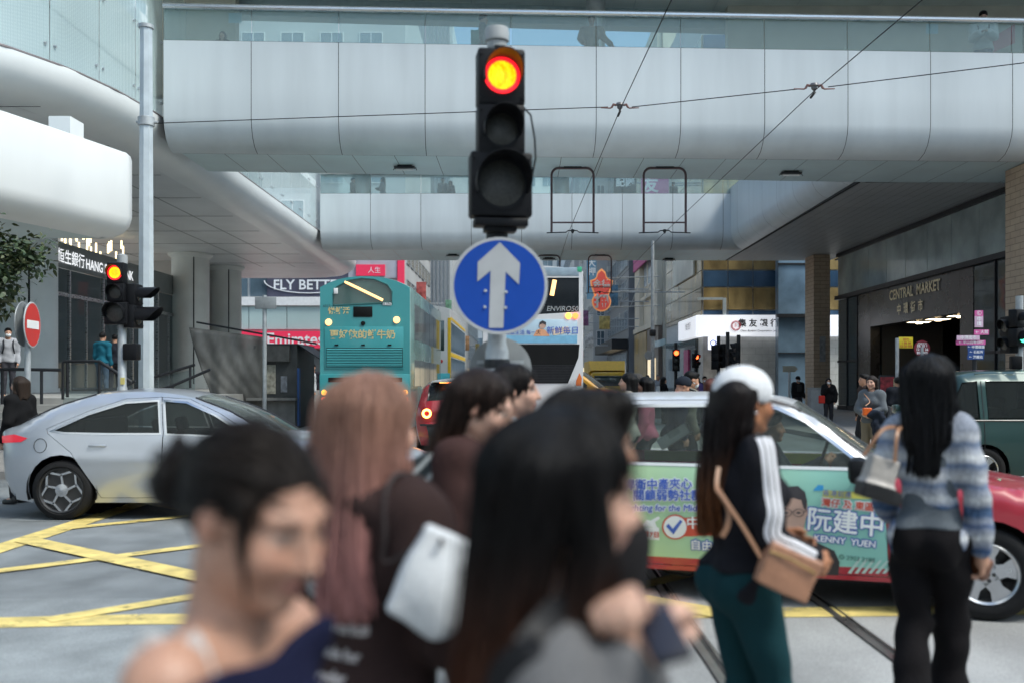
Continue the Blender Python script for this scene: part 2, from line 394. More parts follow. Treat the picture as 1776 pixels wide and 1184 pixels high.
tag(pv.build('pavement', M_PAV, smooth=0), kind='structure')
st = MB()
for i in range(7): st.b2((-40, 21.1 + .34 * i, .13), (-8.6 - .002 * i, 62, .13 + .1535 * (i + 1)))
tag(st.build('plaza_steps', M_STONE, smooth=0), kind='structure')

# ---------------------------------------------------------------- elevated walkways round the junction
PROF = [(0, 11.2), (0, 9.9), (0, 9.05), (.05, 8.78), (.19, 8.52), (.42, 8.32), (.72, 8.22), (.85, 8.2)]
def along(path, s):
    for a, b in zip(path, path[1:]):
        a, b = Vector(a), Vector(b); L = (b - a).length
        if s <= L + 1e-6: return a + (b - a) * (s / L), (b - a).normalized()
        s -= L
    return b, (b - a).normalized()
def plen(path): return sum((Vector(b) - Vector(a)).length for a, b in zip(path, path[1:]))
def fascia(mb, path, prof, step=2.45, gap=.016, side=1, off=0, sub=1, start=0):
    L = plen(path); s = start - step if start else 0
    while s < L - .01:
        a, b = max(0, s + gap / 2), min(L, s + step - gap / 2)
        if b > a:
            rows = []
            for i in range(sub + 1):
                p, d = along(path, lerp(a, b, i / sub)); n = Vector((-d.y, d.x)) * side
                rows.append([(p.x + n.x * (o + off), p.y + n.y * (o + off), z + off * .3) for o, z in prof])
            mb.grid(rows)
        s += step
def soffit(mb, quad, z, n, gap=.014, axis=0, m=1):     # panels between two opposite edges; quad: a0 a1 (edge), b0 b1 (edge)
    a0, a1, b0, b1 = [Vector(q) for q in quad]
    for i in range(n):
        for j in range(m):
            t0, t1 = i / n, (i + 1) / n; u0, u1 = j / m, (j + 1) / m
            La = (a1 - a0).length / n; g0 = gap / La / n / 2; Lb = (b0 - a0).length / m; g1 = gap / Lb / m / 2
            P = lambda t, u: (a0.lerp(a1, t)).lerp(b0.lerp(b1, t), u)
            q = [P(t0 + g0, u0 + g1), P(t1 - g0, u0 + g1), P(t1 - g0, u1 - g1), P(t0 + g0, u1 - g1)]
            mb.add([(p.x, p.y, z) for p in q], [(3, 2, 1, 0)])
def glassrun(t, path, z0, z1, step, rail=True, m=None, side=1, off=.05, frame=None):
    L = plen(path); s = 0
    while s < L - .05:
        a, b = s + .012, min(L, s + step) - .012
        p, d = along(path, a); q, d2 = along(path, b); n = Vector((-d.y, d.x)) * side * off
        g = MB(); h = Vector((-d.y, d.x)) * side * .02
        vs = [(x.x + n.x + k.x, x.y + n.y + k.y, z) for z in (z0, z1) for k in (Vector((0, 0)), h) for x in (p, q)]
        g.add(vs, [(0, 1, 5, 4), (2, 6, 7, 3), (0, 4, 6, 2), (1, 3, 7, 5), (4, 5, 7, 6), (0, 2, 3, 1)])
        g.build('glass_panel', m or G_BAL, t, True, smooth=0); s += step
    if rail:
        pts = [(p[0], p[1], z1 + .03) for p in path]
        r = MB(); r.tube(pts, .085, 10); r.build('handrail', M_STEEL, t, True)
def lamp_unit(x, y, z, label):
    t = thing('soffit_lamp', label, 'lamp', (x, y, z), 0, 'tube lamps under the footbridges')
    b = MB(); b.b2((-.32, -.13, -.1), (.32, .13, -.05), .01); b.b2((-.22, -.08, -.05), (.22, .08, 0)); b.tube([(-.36, .05, -.13), (-.3, .1, -.06), (.34, .1, -.06), (.36, -.02, -.15)], .014, 6)
    b.build('housing', M_DARK, t)
    l = MB(); l.tube([(-.26, 0, -.13), (.26, 0, -.13)], .035, 8); l.build('tube', mat('lamp_tube', (.75, .75, .75), .3, var=0), t)

# near footbridge
NF = [(-10.12, 28.1), (14.75, 29.24), (27, 29.8)]
def nfy(x): return lerp(28.1, 29.24, (x + 10.12) / 24.87)
def nby(x): return lerp(31.45, 33.2, (x + 9.85) / 21.65)
nb = thing('footbridge', 'white panelled footbridge across the street nearest the camera, glass parapet on top', 'footbridge', (0, 30, 8.2), 0)
b = MB(); fascia(b, NF, PROF, 2.455, .018, 1, 0); b.build('fascia', M_PANEL, nb, True)
b = MB(); fascia(b, [(-10.1, 28.1), (27, 29.8)], [(o + .04, z + .02) for o, z in PROF], 40, 0, 1, 0); b.b2((-10.1, 30.4, 8.6), (27, 31.2, 10.2)); b.build('backing', M_JOINT, nb, True)
b = MB(); soffit(b, ((-9.9, nfy(-9.9) + .86), (27, nfy(27) + .86), (-9.9, nby(-9.9)), (27, nby(27))), 8.2, 30); b.build('soffit', M_SOFF, nb, True, 0)
b = MB(); b.add([(-9.9, nfy(-9.9) + .8, 8.23), (27, nfy(27) + .8, 8.23), (27, nby(27), 8.23), (-9.9, nby(-9.9), 8.23)], [(3, 2, 1, 0)])
b.add([(-9.9, nby(-9.9), 8.2), (27, nby(27), 8.2), (27, nby(27), 11.2), (-9.9, nby(-9.9), 11.2)], [(0, 1, 2, 3)]); b.build('rear_face', M_JOINT, nb, True, 0)
b = MB(); b.add([(-10, 28.3, 10.35), (27, 30, 10.35), (27, nby(27) - .05, 10.35), (-10, nby(-10) - .05, 10.35)], [(0, 1, 2, 3)]); b.build('deck', M_FLOOR, nb, True, 0)
glassrun(nb, NF[:2], 11.22, 12.13, 2.455)
glassrun(nb, [(14.75, 29.24), (26, 29.75)], 11.22, 12.13, 2.455)
b = MB(); fascia(b, [(-10, nby(-10) - .1), (6.5, nby(6.5) - .1)], [(0, 11.2), (0, 12.2)], 2.455, .02, 1); b.build('far_parapet_glass', G_BAL, nb, True, 0)
b = MB(); soffit(b, ((-12, 27.4), (27, 29.0), (-12, 32.0), (27, 34.2)), 13.6, 15, .02, 0, 2); b.build('ceiling', M_CEIL, nb, True, 0)
b = MB(); b.add([(-12, 27.3, 13.65), (27, 28.9, 13.65), (27, 34.3, 13.65), (-12, 32.1, 13.65)], [(3, 2, 1, 0)]); b.add([(-12, 27.3, 13.65), (27, 28.9, 13.65), (27, 28.9, 14.3), (-12, 27.3, 14.3)], [(0, 1, 2, 3)])
b.add([(-12, 27.3, 14.3), (27, 28.9, 14.3), (27, 34.3, 14.3), (-12, 32.1, 14.3)], [(0, 1, 2, 3)]); b.build('roof', M_PANEL, nb, True, 0)
b = MB(); b.add([(-10, nby(-10) - .4, 13.02), (9.6, nby(9.6) - .4, 13.02), (9.6, nby(9.6) - .4, 13.6), (-10, nby(-10) - .4, 13.6)], [(0, 1, 2, 3)])
b.add([(-10, nby(-10) - .4, 13.02), (9.6, nby(9.6) - .4, 13.02), (9.6, nby(9.6) + .1, 13.02), (-10, nby(-10) + .1, 13.02)], [(3, 2, 1, 0)]); b.build('roof_beam', mat('teal_grey_beam', (.42, .5, .5), .4), nb, True, 0)
for a_, b_ in (((6.6, 31.9, 10.36), (27, 32.3, 13.6)), ((-11.5, 30.6, 10.36), (-8.8, 31.0, 13.6))): b = MB(); b.b2(a_, b_); b.build('inner_wall', M_BEIGE, nb, True, 0)
b = MB(); b.tube([(2.3, 31, 10.36), (2.3, 31, 13.6)], .3, 20); b.build('column', mat('steel_column', (.5, .52, .52), .3, metal=.5), nb, True)
b = MB()
for i in range(9): b.lathe([(.001, 13.59), (.1, 13.59), (.11, 13.56), (.12, 13.55)], 16, TR(-7 + 2.6 * i, 29.4, 0))
b.build('downlights', mat('downlight', (.7, .68, .6), .4, var=0), nb, True)
n2 = MB(); n2.b2((-8.35, 28.36, 11.78), (-7.98, 28.38, 12.06)); n2.b2((11.9, 29.3, 11.8), (12.25, 29.32, 12.08)); n2.build('notice', mat('pale_notice', (.5, .7, .76), .5), nb, True, 0)

# far footbridge
FF = [(-10.05, 49.6), (11.3, 49.6)]
fb = thing('footbridge', 'white panelled footbridge farther along the street behind the first one', 'footbridge', (0, 52, 8.2), 0)
P2 = [(o, z - .3 if z > 10 else z) for o, z in PROF]
b = MB(); fascia(b, FF, P2, 2.51, .022, 1); b.build('fascia', M_PANEL, fb, True)
b = MB(); fascia(b, FF, [(o + .05, z + .02) for o, z in P2], 40, 0, 1); b.build('backing', M_JOINT, fb, True)
b = MB(); soffit(b, ((-10, 50.45), (16, 50.45), (-10, 54.8), (16, 54.8)), 8.2, 15, .03); b.build('soffit', M_SOFF, fb, True, 0)
b = MB(); b.b2((-10, 50.5, 8.23), (16, 54.75, 10.3)); b.build('deck', M_FLOOR, fb, True, 0)
glassrun(fb, FF, 10.92, 11.9, 2.51)
b = MB(); fascia(b, [(-10, 54.7), (10.4, 54.7)], [(0, 10.3), (0, 11.4)], 2.51, .02, 1); b.build('far_parapet_glass', G_BAL, fb, True, 0)
b = MB(); b.tube([(-10, 54.6, 11.42), (10.4, 54.6, 11.42)], .05, 8); b.build('handrail', M_GALV, fb, True)
b = MB(); b.tube([(2.1, 53.5, 10.3), (2.1, 53.5, 12.9)], .45, 20); b.tube([(-8.6, 53.5, 10.3), (-8.6, 53.5, 12.9)], .5, 20); b.build('column', mat('steel_column'), fb, True)
b = MB(); b.b2((-11, 49.3, 12.9), (16, 55.5, 13.5)); b.build('roof', M_PANEL, fb, True, 0)

# left walkway over the bank plaza
LP = [(-19, 17.2), (-16, 18.4), (-13.9, 19.8), (-12.6, 21), (-11.65, 22.4), (-10.95, 24), (-10.5, 26), (-10.32, 28), (-10.25, 31), (-10.2, 60.5), (-10.4, 62.4), (-11.0, 64.0), (-12.2, 65), (-14, 65.5), (-30, 65.5)]
LPROF = [(-.02, 9.12), (-.02, 9.0), (.03, 8.78), (.14, 8.58), (.32, 8.42), (.58, 8.3), (.9, 8.23), (1.2, 8.2)]
lw = thing('footbridge', 'bright white walkway along the left with curved belly and dotted frosted glass', 'footbridge', (-14, 40, 8.2), 0)
b = MB(); fascia(b, LP, LPROF, 500, 0, 1, 0, 90); b.build('fascia', M_PANEL2, lw, True, 60)
b = MB(); L = plen(LP)
pts = []
for i in range(100):
    p, d = along(LP, L * i / 99); pts.append((p.x, p.y, 9.13))
b.tube(pts, .035, 6); b.build('glazing_rail', mat('rail_bronze', (.28, .24, .24), .4, metal=.5), lw, True)
inner = []
for i in range(100):
    p, d = along(LP, L * i / 99); n = Vector((-d.y, d.x)); inner.append((p.x + n.x * 1.2, p.y + n.y * 1.2))
b = MB(); b.add([(x, y, 8.2) for x, y in inner] + [(-32, 65.5, 8.2), (-32, 17, 8.2)], [tuple(range(101, -1, -1))]); b.build('soffit', mat('side_soffit', (.74, .76, .77), .4, var=.1, scale=.6), lw, True, 0)
b = MB()
for x in (-13.2, -15.1, -20.5): b.b2((x - .012, 22, 8.192), (x + .012, 58, 8.199))
for y in range(24, 60, 4): b.b2((-28, y - .01, 8.19), (-11.6, y + .01, 8.198))
b.build('soffit_joints', M_DARK, lw, True, 0)
gpath = [tuple(along(LP, L * i / 160)[0]) for i in range(161)]
def glass_seg(t, s0, s1, z0, z1):
    g = MB(); rows = []
    for k in range(5):
        p, d = along(LP, lerp(s0, s1, k / 4)); n = Vector((-d.y, d.x)) * .06; rows.append([(p.x + n.x, p.y + n.y, z0), (p.x + n.x, p.y + n.y, z1)])
    g.grid(rows); g.build('glass_panel', M_FROST, t, True, 60)
s = 0.
while s < L - 20: glass_seg(lw, s + .012, min(s + 1.75, L) - .012, 9.16, 13.2); s += 1.75
b = MB(); s = 0
while s < L - 20:
    for ds in (.14, 1.61):
        for z in (9.55, 11.3, 12.9):
            p, d = along(LP, s + ds); n = Vector((-d.y, d.x)); b.lathe([(.035, -.03), (.035, .03)], 10, TR(p.x - n.x * .02 + n.x * .06, p.y + n.y * .04, z) @ Matrix.Rotation(R(90), 4, 'Y'))
    s += 1.75
b.build('glass_studs', M_STEEL, lw, True)
b = MB(); b.add([(x, y, 9.0) for x, y in [(p[0] - .2, p[1]) for p in pts]] + [(-32, 65.5, 9.0), (-32, 17.2, 9.0)], [tuple(range(102))]); b.build('deck', M_FLOOR, lw, True, 0)
for nm_, a_, b_ in (('roof', (-31, 20, 13.2), (-12.4, 60, 13.6)), ('pier', (-11.4, 36.2, 9.02), (-10.8, 37.4, 13.1)), ('inner_wall', (-15.0, 24, 9.02), (-14.6, 56, 13.1))): b = MB(); b.b2(a_, b_); b.build(nm_, M_PANEL2, lw, True, 0)

# right walkway
rw = thing('footbridge', 'white walkway on the right joining both bridges above the market entrance', 'footbridge', (13, 42, 8.2), 0)
RP = [(10.39, 50.5), (10.62, 33.1)]
b = MB(); fascia(b, RP, PROF, 2.35, .014, 1, 0); b.build('fascia', M_PANEL, rw, True)
b = MB(); fascia(b, RP, [(o + .05, z + .02) for o, z in PROF], 40, 0, 1); b.build('backing', M_JOINT, rw, True)
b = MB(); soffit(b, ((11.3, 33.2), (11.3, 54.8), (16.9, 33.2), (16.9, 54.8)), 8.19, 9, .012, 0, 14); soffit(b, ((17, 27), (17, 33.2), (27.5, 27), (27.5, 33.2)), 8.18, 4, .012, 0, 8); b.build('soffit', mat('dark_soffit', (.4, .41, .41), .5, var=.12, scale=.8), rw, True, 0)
b = MB(); b.b2((11.25, 33.2, 8.22), (17, 54.7, 8.6)); b.b2((11.18, 33.25, 8.19), (11.28, 54.8, 8.3)); b.build('deck', M_JOINT, rw, True, 0)
for i, (px, py, lb) in enumerate([(702, 287, 'tube lamp under the near footbridge, left of the big traffic light'), (1372, 297, 'tube lamp under the near footbridge, right of the big traffic light'),
        (785, 441, 'small tube lamp under the far footbridge just left of the blue arrow sign'), (952, 447, 'small tube lamp under the far footbridge just right of the blue arrow sign'), (1160, 448, 'small tube lamp under the far footbridge above the bank corner')]):
    Y = 6.6 * FPX / (CY - py); lamp_unit((px - CX) / FPX * Y, Y, 8.2, lb)

# white rounded canopy over the bank steps
cn = thing('canopy', 'bright white rounded canopy slab in front of the bank, left of the tall pole', 'canopy', (-8, 18, 4.4))
CPth = [(-12.5, 9.6), (-9.9, 13), (-8.95, 15.6), (-8.3, 17.8), (-7.8, 19.7), (-7.85, 20.1), (-8.15, 20.35), (-16, 20.5)]
CPR = [(.5, 6.12), (.03, 6.1), (0, 6.0), (0, 4.85), (.05, 4.68), (.17, 4.54), (.38, 4.45), (.6, 4.42)]
b = MB(); fascia(b, CPth, CPR, 500, 0, 1, 0, 60); b.build('fascia', M_PANEL2, cn, True, 50)
inn = []
for i in range(60):
    p, d = along(CPth, plen(CPth) * i / 59); n = Vector((-d.y, d.x)); inn.append((p.x + n.x * .6, p.y + n.y * .6))
b = MB(); b.add([(x, y, 4.42) for x, y in inn] + [(-20, 20, 4.42), (-20, 10, 4.42)], [tuple(range(61, -1, -1))]); b.add([(x, y, 5.2) for x, y in inn] + [(-20, 20, 5.2), (-20, 10, 5.2)], [tuple(range(62))]); b.build('soffit', M_SOFF, cn, True, 0)
b = MB(); c = at(112, 185, 19.6); b.b2((c.x - .22, 19.4, 5.2), (c.x + .2, 20.0, 6.75)); b.build('post', M_PANEL2, cn, True, 0)

# ---------------------------------------------------------------- bank on the left
bk = thing('bank_building', 'grey clad bank with glazed doors and white bilingual sign behind the plaza', 'bank', (-18, 42, 1.2))
b = MB(); b.b2((-30, 35.5, 1.2), (-18, 36, 8.2)); b.b2((-30, 55, 1.2), (-18.2, 60, 8.2)); b.b2((-29, 36, 1.2), (-28.5, 55, 8.2)); b.build('wall', mat('grey_cladding', (.48, .49, .48), .45, var=.1, scale=1), bk, True, 0)
b = MB(); b.b2((-18.3, 36, 6.0), (-18, 55, 7.0)); b.build('fascia', mat('sign_fascia', (.16, .18, .18), .3, var=.2, scale=1), bk, True, 0)
b = MB(); b.text('恒生銀行', .6, TR(-17.95, 39.7, 6.42) @ FE, .006); b.build('lettering', mat('sign_lit', (.9, .92, .95), .4, var=0, emit=.55), bk, True, 0); b = MB(); b.text('HANG SENG BANK', .58, TR(-17.95, 43.5, 6.38) @ FE, .01); b.build('lettering', mat('sign_lit'), bk, True, 0); mat('sign_white', (.82, .83, .85), .45, var=0)
b = MB(); b.b2((-24.2, 36, 1.25), (-24, 55, 8.1)); b.build('lobby_wall', mat('lobby_glow', (.45, .5, .5), .5, var=.45, scale=.5, emit=.5, ecol=(.6, .68, .68)), bk, True, 0)  # wall emits its own glow in place of interior lighting
for i, y in enumerate((36.4, 39.6, 42.8, 46, 49.2, 52.4)):
    f = MB(); f.b2((-18.1, y - .06, 1.22), (-17.95, y + .06, 5.98)); f.b2((-18.1, y + .06, 4.9), (-17.97, y + 3.13, 5.05)); f.b2((-18.1, y + 1.55, 1.22), (-17.98, y + 1.63, 4.9)); fr = f.build('door_frame', M_STEEL, bk, True, 0)
    p = MB(); p.b2((-18.06, y + .07, 1.22), (-18.03, y + 3.13, 5.98)); pp = p.build('door_glass', G_SHOP, bk, True, 0)
b = MB(); b.b2((-28.4, 36, 1.19), (-18, 55, 1.22)); b.build('lobby_floor', M_STONE, bk, True, 0)
b = MB()
for y in (42.7, 46.0, 50.2): b.b2((-18.7, y, 1.9), (-18.5, y + .22, 5.5))
b.build('light_column', mat('orange_glow', (1, .45, .22), .4, var=0, emit=2.2, ecol=(1, .42, .2)), bk, True, 0)
random.seed(3)
for i in range(40):
    b = MB(); b.box((random.uniform(-19.5, -18.2), random.uniform(38, 46), random.uniform(7.15, 7.9)), (.06, .06, random.uniform(.2, .5)))
    b.build('pendant', mat('warm_pendants', (1, .8, .45), .4, var=0, emit=1.6, ecol=(1, .8, .45)), bk, True, 0)
sc = thing('screen', 'tall dark exchange rate screen beside the bank door', 'screen', (-17.2, 36.2, 3.6))
b = MB(); b.b2((-17.85, 35.98, 3.6), (-17.15, 36.2, 7.0)); b.build('frame', M_DARK, sc, True, 0)
b = MB(); b.b2((-17.8, 35.96, 3.68), (-17.2, 35.975, 6.92)); b.build('display', mat('screen_navy', (.03, .05, .12), .2, var=0, emit=.6, ecol=(.04, .07, .16)), sc, True, 0)
b = MB()
for z, tx, c in ((6.5, '恒生匯率', 0), (5.9, '9.', 0), (5.0, '港元', 0), (4.4, '5.', 0)): b.text(tx, .3 if len(tx) > 2 else .5, TR(-17.5, 35.95, z) @ FS)
b.build('lettering', mat('sign_white'), sc, True, 0)
def column(x, y, r, z1, lb):
    t = thing('column', lb, 'column', (x, y, 1.2), 0, 'round columns under the left walkway')
    b = MB(); b.lathe([(r + .06, 0), (r + .06, .15), (r, .15), (r, 3.2), (r - .012, 3.2), (r - .012, 3.22), (r, 3.22), (r, z1 - .25), (r + .18, z1 - .1), (r + .18, z1)], 40); b.build('shaft', mat('column_grey', (.68, .70, .68), .38, var=.1, scale=1), t)
    b = MB(); an = R(-62); b.box((math.cos(an) * r, math.sin(an) * r, z1 / 2), (.05, .05, z1 - .5)); b.build('joint', M_DARK, t, smooth=0)
column(-17.2, 34.7, .95, 6.99, 'thick round grey column at the left edge beside the leafy tree')
column(-17.3, 52.0, .95, 6.99, 'round grey column right of the tall pole, nearer of the pair')
column(-17.2, 57.8, .9, 6.99, 'round grey column in the shade, farther of the pair')

# ---------------------------------------------------------------- buildings
def facade(t, face, a0, a1, plane, z0, z1, nb_, nf, wm, gm, ww=.62, wh=.6, depth=.12):
    """rows of single windows (frame + recessed pane), copies share one mesh"""
    bw, fh = (a1 - a0) / nb_, (z1 - z0) / nf; w2, h2 = bw * ww / 2, fh * wh / 2
    fr = MB(); k = .06
    for p, q in (((-w2, -h2), (w2, -h2 + k)), ((-w2, h2 - k), (w2, h2)), ((-w2, -h2 + k), (-w2 + k, h2 - k)), ((w2 - k, -h2 + k), (w2, h2 - k)), ((-k / 2, -h2 + k), (k / 2, h2 - k))):
        fr.b2((p[0], -.06, p[1]), (q[0], .02, q[1]))
    gl = MB(); gl.b2((-w2 + k, -.03, -h2 + k), (w2 - k, -.01, h2 - k))
    rz = {'S': 0, 'E': R(90), 'W': R(-90)}[face]
    first = None
    for j in range(nf):
        for i in range(nb_):
            a, z = a0 + bw * (i + .5), z0 + fh * (j + .5)
            loc = Vector((a, plane - .02, z) if face == 'S' else (plane + (.02 if face == 'E' else -.02), a, z)) - Vector(t.location)
            if first is None:
                o = fr.build('window', wm, t, smooth=0); pn = gl.build('pane', gm, o, smooth=0); first = o
            else: o = copy_tree(first, t)
            o.location = loc; o.rotation_euler = (0, 0, rz)
M_W1 = mat('office_pane', (.10, .15, .19), .08, var=.5, scale=.35, spec=.9, rvar=0)
M_W2 = mat('pale_pane', (.25, .33, .38), .1, var=.4, scale=.3, spec=.8, rvar=0)
M_GOLD = mat('gold_pane', (.40, .28, .12), .12, metal=.3, var=.75, scale=.9, stretch=(1, 1, .5), rvar=0)
M_BLUEG = mat('blue_pane', (.05, .10, .17), .08, metal=.2, var=.5, scale=.5, rvar=0)
def block(name, label, x0, x1, y0, y1, h, wall, parts=True):
    t = thing(name, label, 'building', ((x0 + x1) / 2, y0, 0))
    b = MB(); b.b2((x0, y0, 0), (x1, y1, h)); b.build('wall', wall, t, True, 0); return t

# airline shop block, left, beyond the far bridge
M_GREYB = mat('grey_render', (.5, .52, .53), .6, var=.12, scale=.3); M_WSTONE = mat('white_render', (.78, .79, .78), .6, var=.1, scale=.3)
eb = block('shop_building', 'shop block with pale teal panels and red airline sign band behind the kiosk', -44, -8.9, 76, 97, 32, M_GREYB)
def bandS(t, nm, m, x0, x1, z0, z1, Y, d=.12): q = MB(); q.b2((x0, Y - d, z0), (x1, Y + .05, z1)); return q.build(nm, m, t, True, 0)
M_TEALP = mat('pale_teal_panel', (.42, .55, .54), .35, var=.08, scale=.4)
for i in range(12): bandS(eb, 'cladding_panel', M_TEALP, -44 + 2.9 * i + .03, -44 + 2.9 * (i + 1) - .03, 5.5, 7.28, 76)
bandS(eb, 'white_band', M_WHITE, -44, -9, 7.3, 7.95, 76, .3); bandS(eb, 'sign_band', mat('airline_red', (.62, .03, .08), .4, var=.05, emit=.25, ecol=(.62, .03, .08)), -44, -9, 4.1, 5.35, 76, .4)
for x in (-38, -30, -17.2): b = MB(); b.text('Emirates', 1.25, TR(x, 75.57, 4.72) @ FS, .02); b.build('lettering', mat('sign_white'), eb, True, 0)
for i in range(10): bandS(eb, 'window', M_W1, -44 + 2.9 * i + .1, -44 + 2.9 * (i + 1) - .1, 8.0, 9.6, 76, .1)
pt = bandS(eb, 'poster', mat('poster_dark', (.08, .08, .12), .4, var=.4, scale=.6), -19.4, -11.5, 7.97, 10.1, 76, .18)
b = MB(); b.text('FLY BETTER', 1.05, TR(-16.2, 75.8, 8.85) @ FS, .02); b.tube([(-16.2 + 3.4 * math.cos(a), 75.79, 9.2 + .95 * math.sin(a)) for a in [math.pi + math.pi * k / 16 for k in range(17)]], .05, 4); b.build('lettering', mat('sign_white'), eb, True, 0)
bandS(eb, 'poster', mat('poster_grey', (.45, .45, .5), .4, var=.3, scale=.5), -13.2, -9.5, 9.4, 12.4, 76, .2)
bandS(eb, 'sign', mat('airline_red'), -12.6, -10.4, 9.55, 10.4, 76, .35)
b = MB(); b.text('人生', .5, TR(-11.2, 75.63, 9.95) @ FS); b.build('lettering', mat('sign_white'), eb, True, 0)
bandS(eb, 'sign', mat('airline_red'), -9.45, -8.95, 8.6, 12.6, 76, .3)
for i in range(9): bandS(eb, 'shop_window', G_SHOP if i % 2 else mat('lit_shop', (.75, .72, .65), .4, var=.3, scale=1, emit=.5, ecol=(.8, .75, .68)), -43 + 3.7 * i, -43 + 3.7 * i + 3.4, .3, 4.0, 76, .06)
facade(eb, 'E', 76.5, 96.5, -8.9, 5, 15, 7, 4, M_STEEL, M_GOLD, .8, .5)
facade(eb, 'S', -43, -10, 76, 12.8, 32, 11, 6, M_WHITE, M_W2, .6, .6)
sb = block('office_building', 'tall grey striped tower on the left side of the street', -22, -7.0, 101, 130, 38, mat('grey_stripe', (.58, .61, .63), .5, var=.1, scale=.2))
b = MB()
for i in range(38): b.b2((-21.9 + .39 * i, 100.85, 3), (-21.72 + .39 * i, 101.05, 38))
b.build('fins', mat('fin_grey', (.3, .33, .36), .5), sb, True, 0)
b3 = block('office_building', 'pale office block far down the left side of the street', -24, -8, 132, 180, 36, M_WSTONE); facade(b3, 'E', 132, 180, -8, 4, 34, 12, 8, M_STEEL, M_W2, .7, .55)
b4 = block('office_building', 'white windowed building closing the far end of the street', -40, 40, 232, 250, 62, M_WSTONE); facade(b4, 'S', -24, 24, 232, 3, 60, 12, 12, M_WHITE, M_W2, .6, .6)

# bank corner, right
cb = block('corner_building', 'corner building with gold and blue glass bands above white bank sign', 10.9, 26, 60, 75, 26, mat('pale_joinery', (.55, .56, .56), .5))
wl = MB(); wl.b2((11.2, 59.93, .13), (26, 59.99, 4.2)); wl.build('tiled_wall', M_WTILE, cb, True, 0)
zs = [5.5, 5.8, 7.18, 8.2, 9.5, 10.6, 11.7, 12.8, 14.4, 16, 17.6, 19.2, 20.8, 22.4]
for i, (z0, z1) in enumerate(zip(zs, zs[1:])):
    mm = [M_BLUEG, M_GOLD, M_BLUEG, M_GOLD][i % 4]
    for k in range(10):
        q = MB(); q.b2((10.93 + 1.5 * k, 59.9, z0 + .06), (10.93 + 1.5 * (k + 1) - .05, 59.97, z1)); q.build('window', mm, cb, True, 0)
    for k in range(5):
        q = MB(); q.b2((10.83, 60 + 3.0 * k + .03, z0 + .06), (10.88, 63 + 3.0 * k - .03, z1)); q.build('window', M_GOLD if (i + k) % 5 else mat('pale_gold_pane', (.6, .5, .32), .15, metal=.3, var=.3, scale=.5), cb, True, 0)
sg = MB(); sg.b2((10.45, 59.45, 4.25), (26, 59.92, 5.5), .02); sg.b2((10.45, 59.46, 4.25), (10.86, 66.5, 5.5), .02); sg.build('sign_band', mat('sign_board_white', (.85, .86, .88), .35, var=.03, emit=.35, ecol=(.9, .93, 1)), cb, True, 20)
M_INK = mat('black_ink', (.015, .015, .02), .5, var=0); M_REDI = mat('red_ink', (.55, .03, .05), .5, var=0); M_BLUEI = mat('blue_ink', (.03, .09, .5), .5, var=0)
b = MB(); b.text('集 友 銀 行', .5, TR(14.12, 59.43, 5.0) @ FS, .014); b.build('lettering', M_INK, cb, True, 0); b = MB(); b.text('Chiyu Banking Corporation Ltd.', .17, TR(14.12, 59.43, 4.57) @ FS, .003, shear=.3); b.build('lettering', M_INK, cb, True, 0); b = MB(); b.text('集友銀行', .5, TR(10.43, 62.5, 4.95) @ FW); b.build('lettering', M_INK, cb, True, 0)
b = MB()
for r in (.28, .22): b.tube([(12.78 + r * math.cos(a), 59.43, 4.87 + r * math.sin(a)) for a in [2 * math.pi * k / 32 for k in range(32)]], .022, 6, closed=True)
b.text('友', .24, TR(12.78, 59.43, 4.88) @ FS); b.build('emblem', M_REDI, cb, True, 0)
q = MB(); q.b2((10.7, 61.5, .15), (10.87, 74, 4.2)); q.build('shop_window', G_SHOP, cb, True, 0)
q = MB(); q.b2((10.92, 59.88, .15), (11.9, 59.92, 4.2)); q.build('doorway', mat('shop_dim', (.25, .24, .23), .5, var=.4, scale=1.5), cb, True, 0)
q = MB(); q.b2((10.6, 63.5, .6), (10.69, 65.2, 3.6)); q.build('poster', mat('poster_magenta', (.5, .05, .2), .4, var=.3, scale=2), cb, True, 0)
q = MB(); q.b2((13.9, 59.88, .2), (16.0, 59.925, 1.9)); q.build('hatch', M_WTILE, cb, True, 0)
q = MB(); q.b2((11.1, 58.9, 3.45), (11.55, 59.4, 4.2), .03); q.build('lightbox', mat('lightbox_white', (.8, .83, .95), .3, var=0, emit=.7, ecol=(.8, .85, 1)), cb, True, 0)
b = MB(); b.tube([(11.32 + .16 * math.cos(a), 58.88, 3.83 + .16 * math.sin(a)) for a in [2 * math.pi * k / 24 for k in range(24)]], .03, 6, closed=True); b.build('emblem', M_BLUEI, cb, True, 0)
q = MB(); q.b2((9.6, 67, 4.0), (10.85, 74, 4.12)); q.b2((9.6, 67, 4.12), (9.7, 74, 4.45)); q.build('glass_awning', G_BAL, cb, True, 0)
ps = MB(); ps.b2((10.7, 62.2, 8.2), (10.8, 70.5, 12.6)); ps.build('poster', mat('poster_pastel', (.6, .58, .5), .4, var=.45, scale=.35), cb, True, 0)
b = MB(); b.b2((10.66, 64.5, 10.2), (10.69, 67.2, 11.2)); b.build('poster_panel', mat('poster_magenta'), cb, True, 0)
b = MB(); b.text('十週年', .8, TR(10.62, 65.8, 10.7) @ FW); b.text('感謝有您', .6, TR(10.62, 63.6, 11.6) @ FW); b.build('lettering', mat('sign_white'), cb, True, 0)
gb = block('glass_building', 'blue glass corner strip left of the brown tiled pillar', 15.1, 17.5, 58.6, 59.3, 30, mat('blue_curtain', (.16, .24, .32), .1, var=.5, scale=.5, spec=.9))
for a_, b_ in (((14.95, 58.3, 5.3), (17.5, 58.6, 5.5)), ((15.05, 58.5, 8.4), (17.5, 58.6, 8.5)), ((15.05, 58.5, 3.2), (17.5, 58.6, 3.26))): q = MB(); q.b2(a_, b_); q.build('ledge', M_DARK, gb, True, 0)
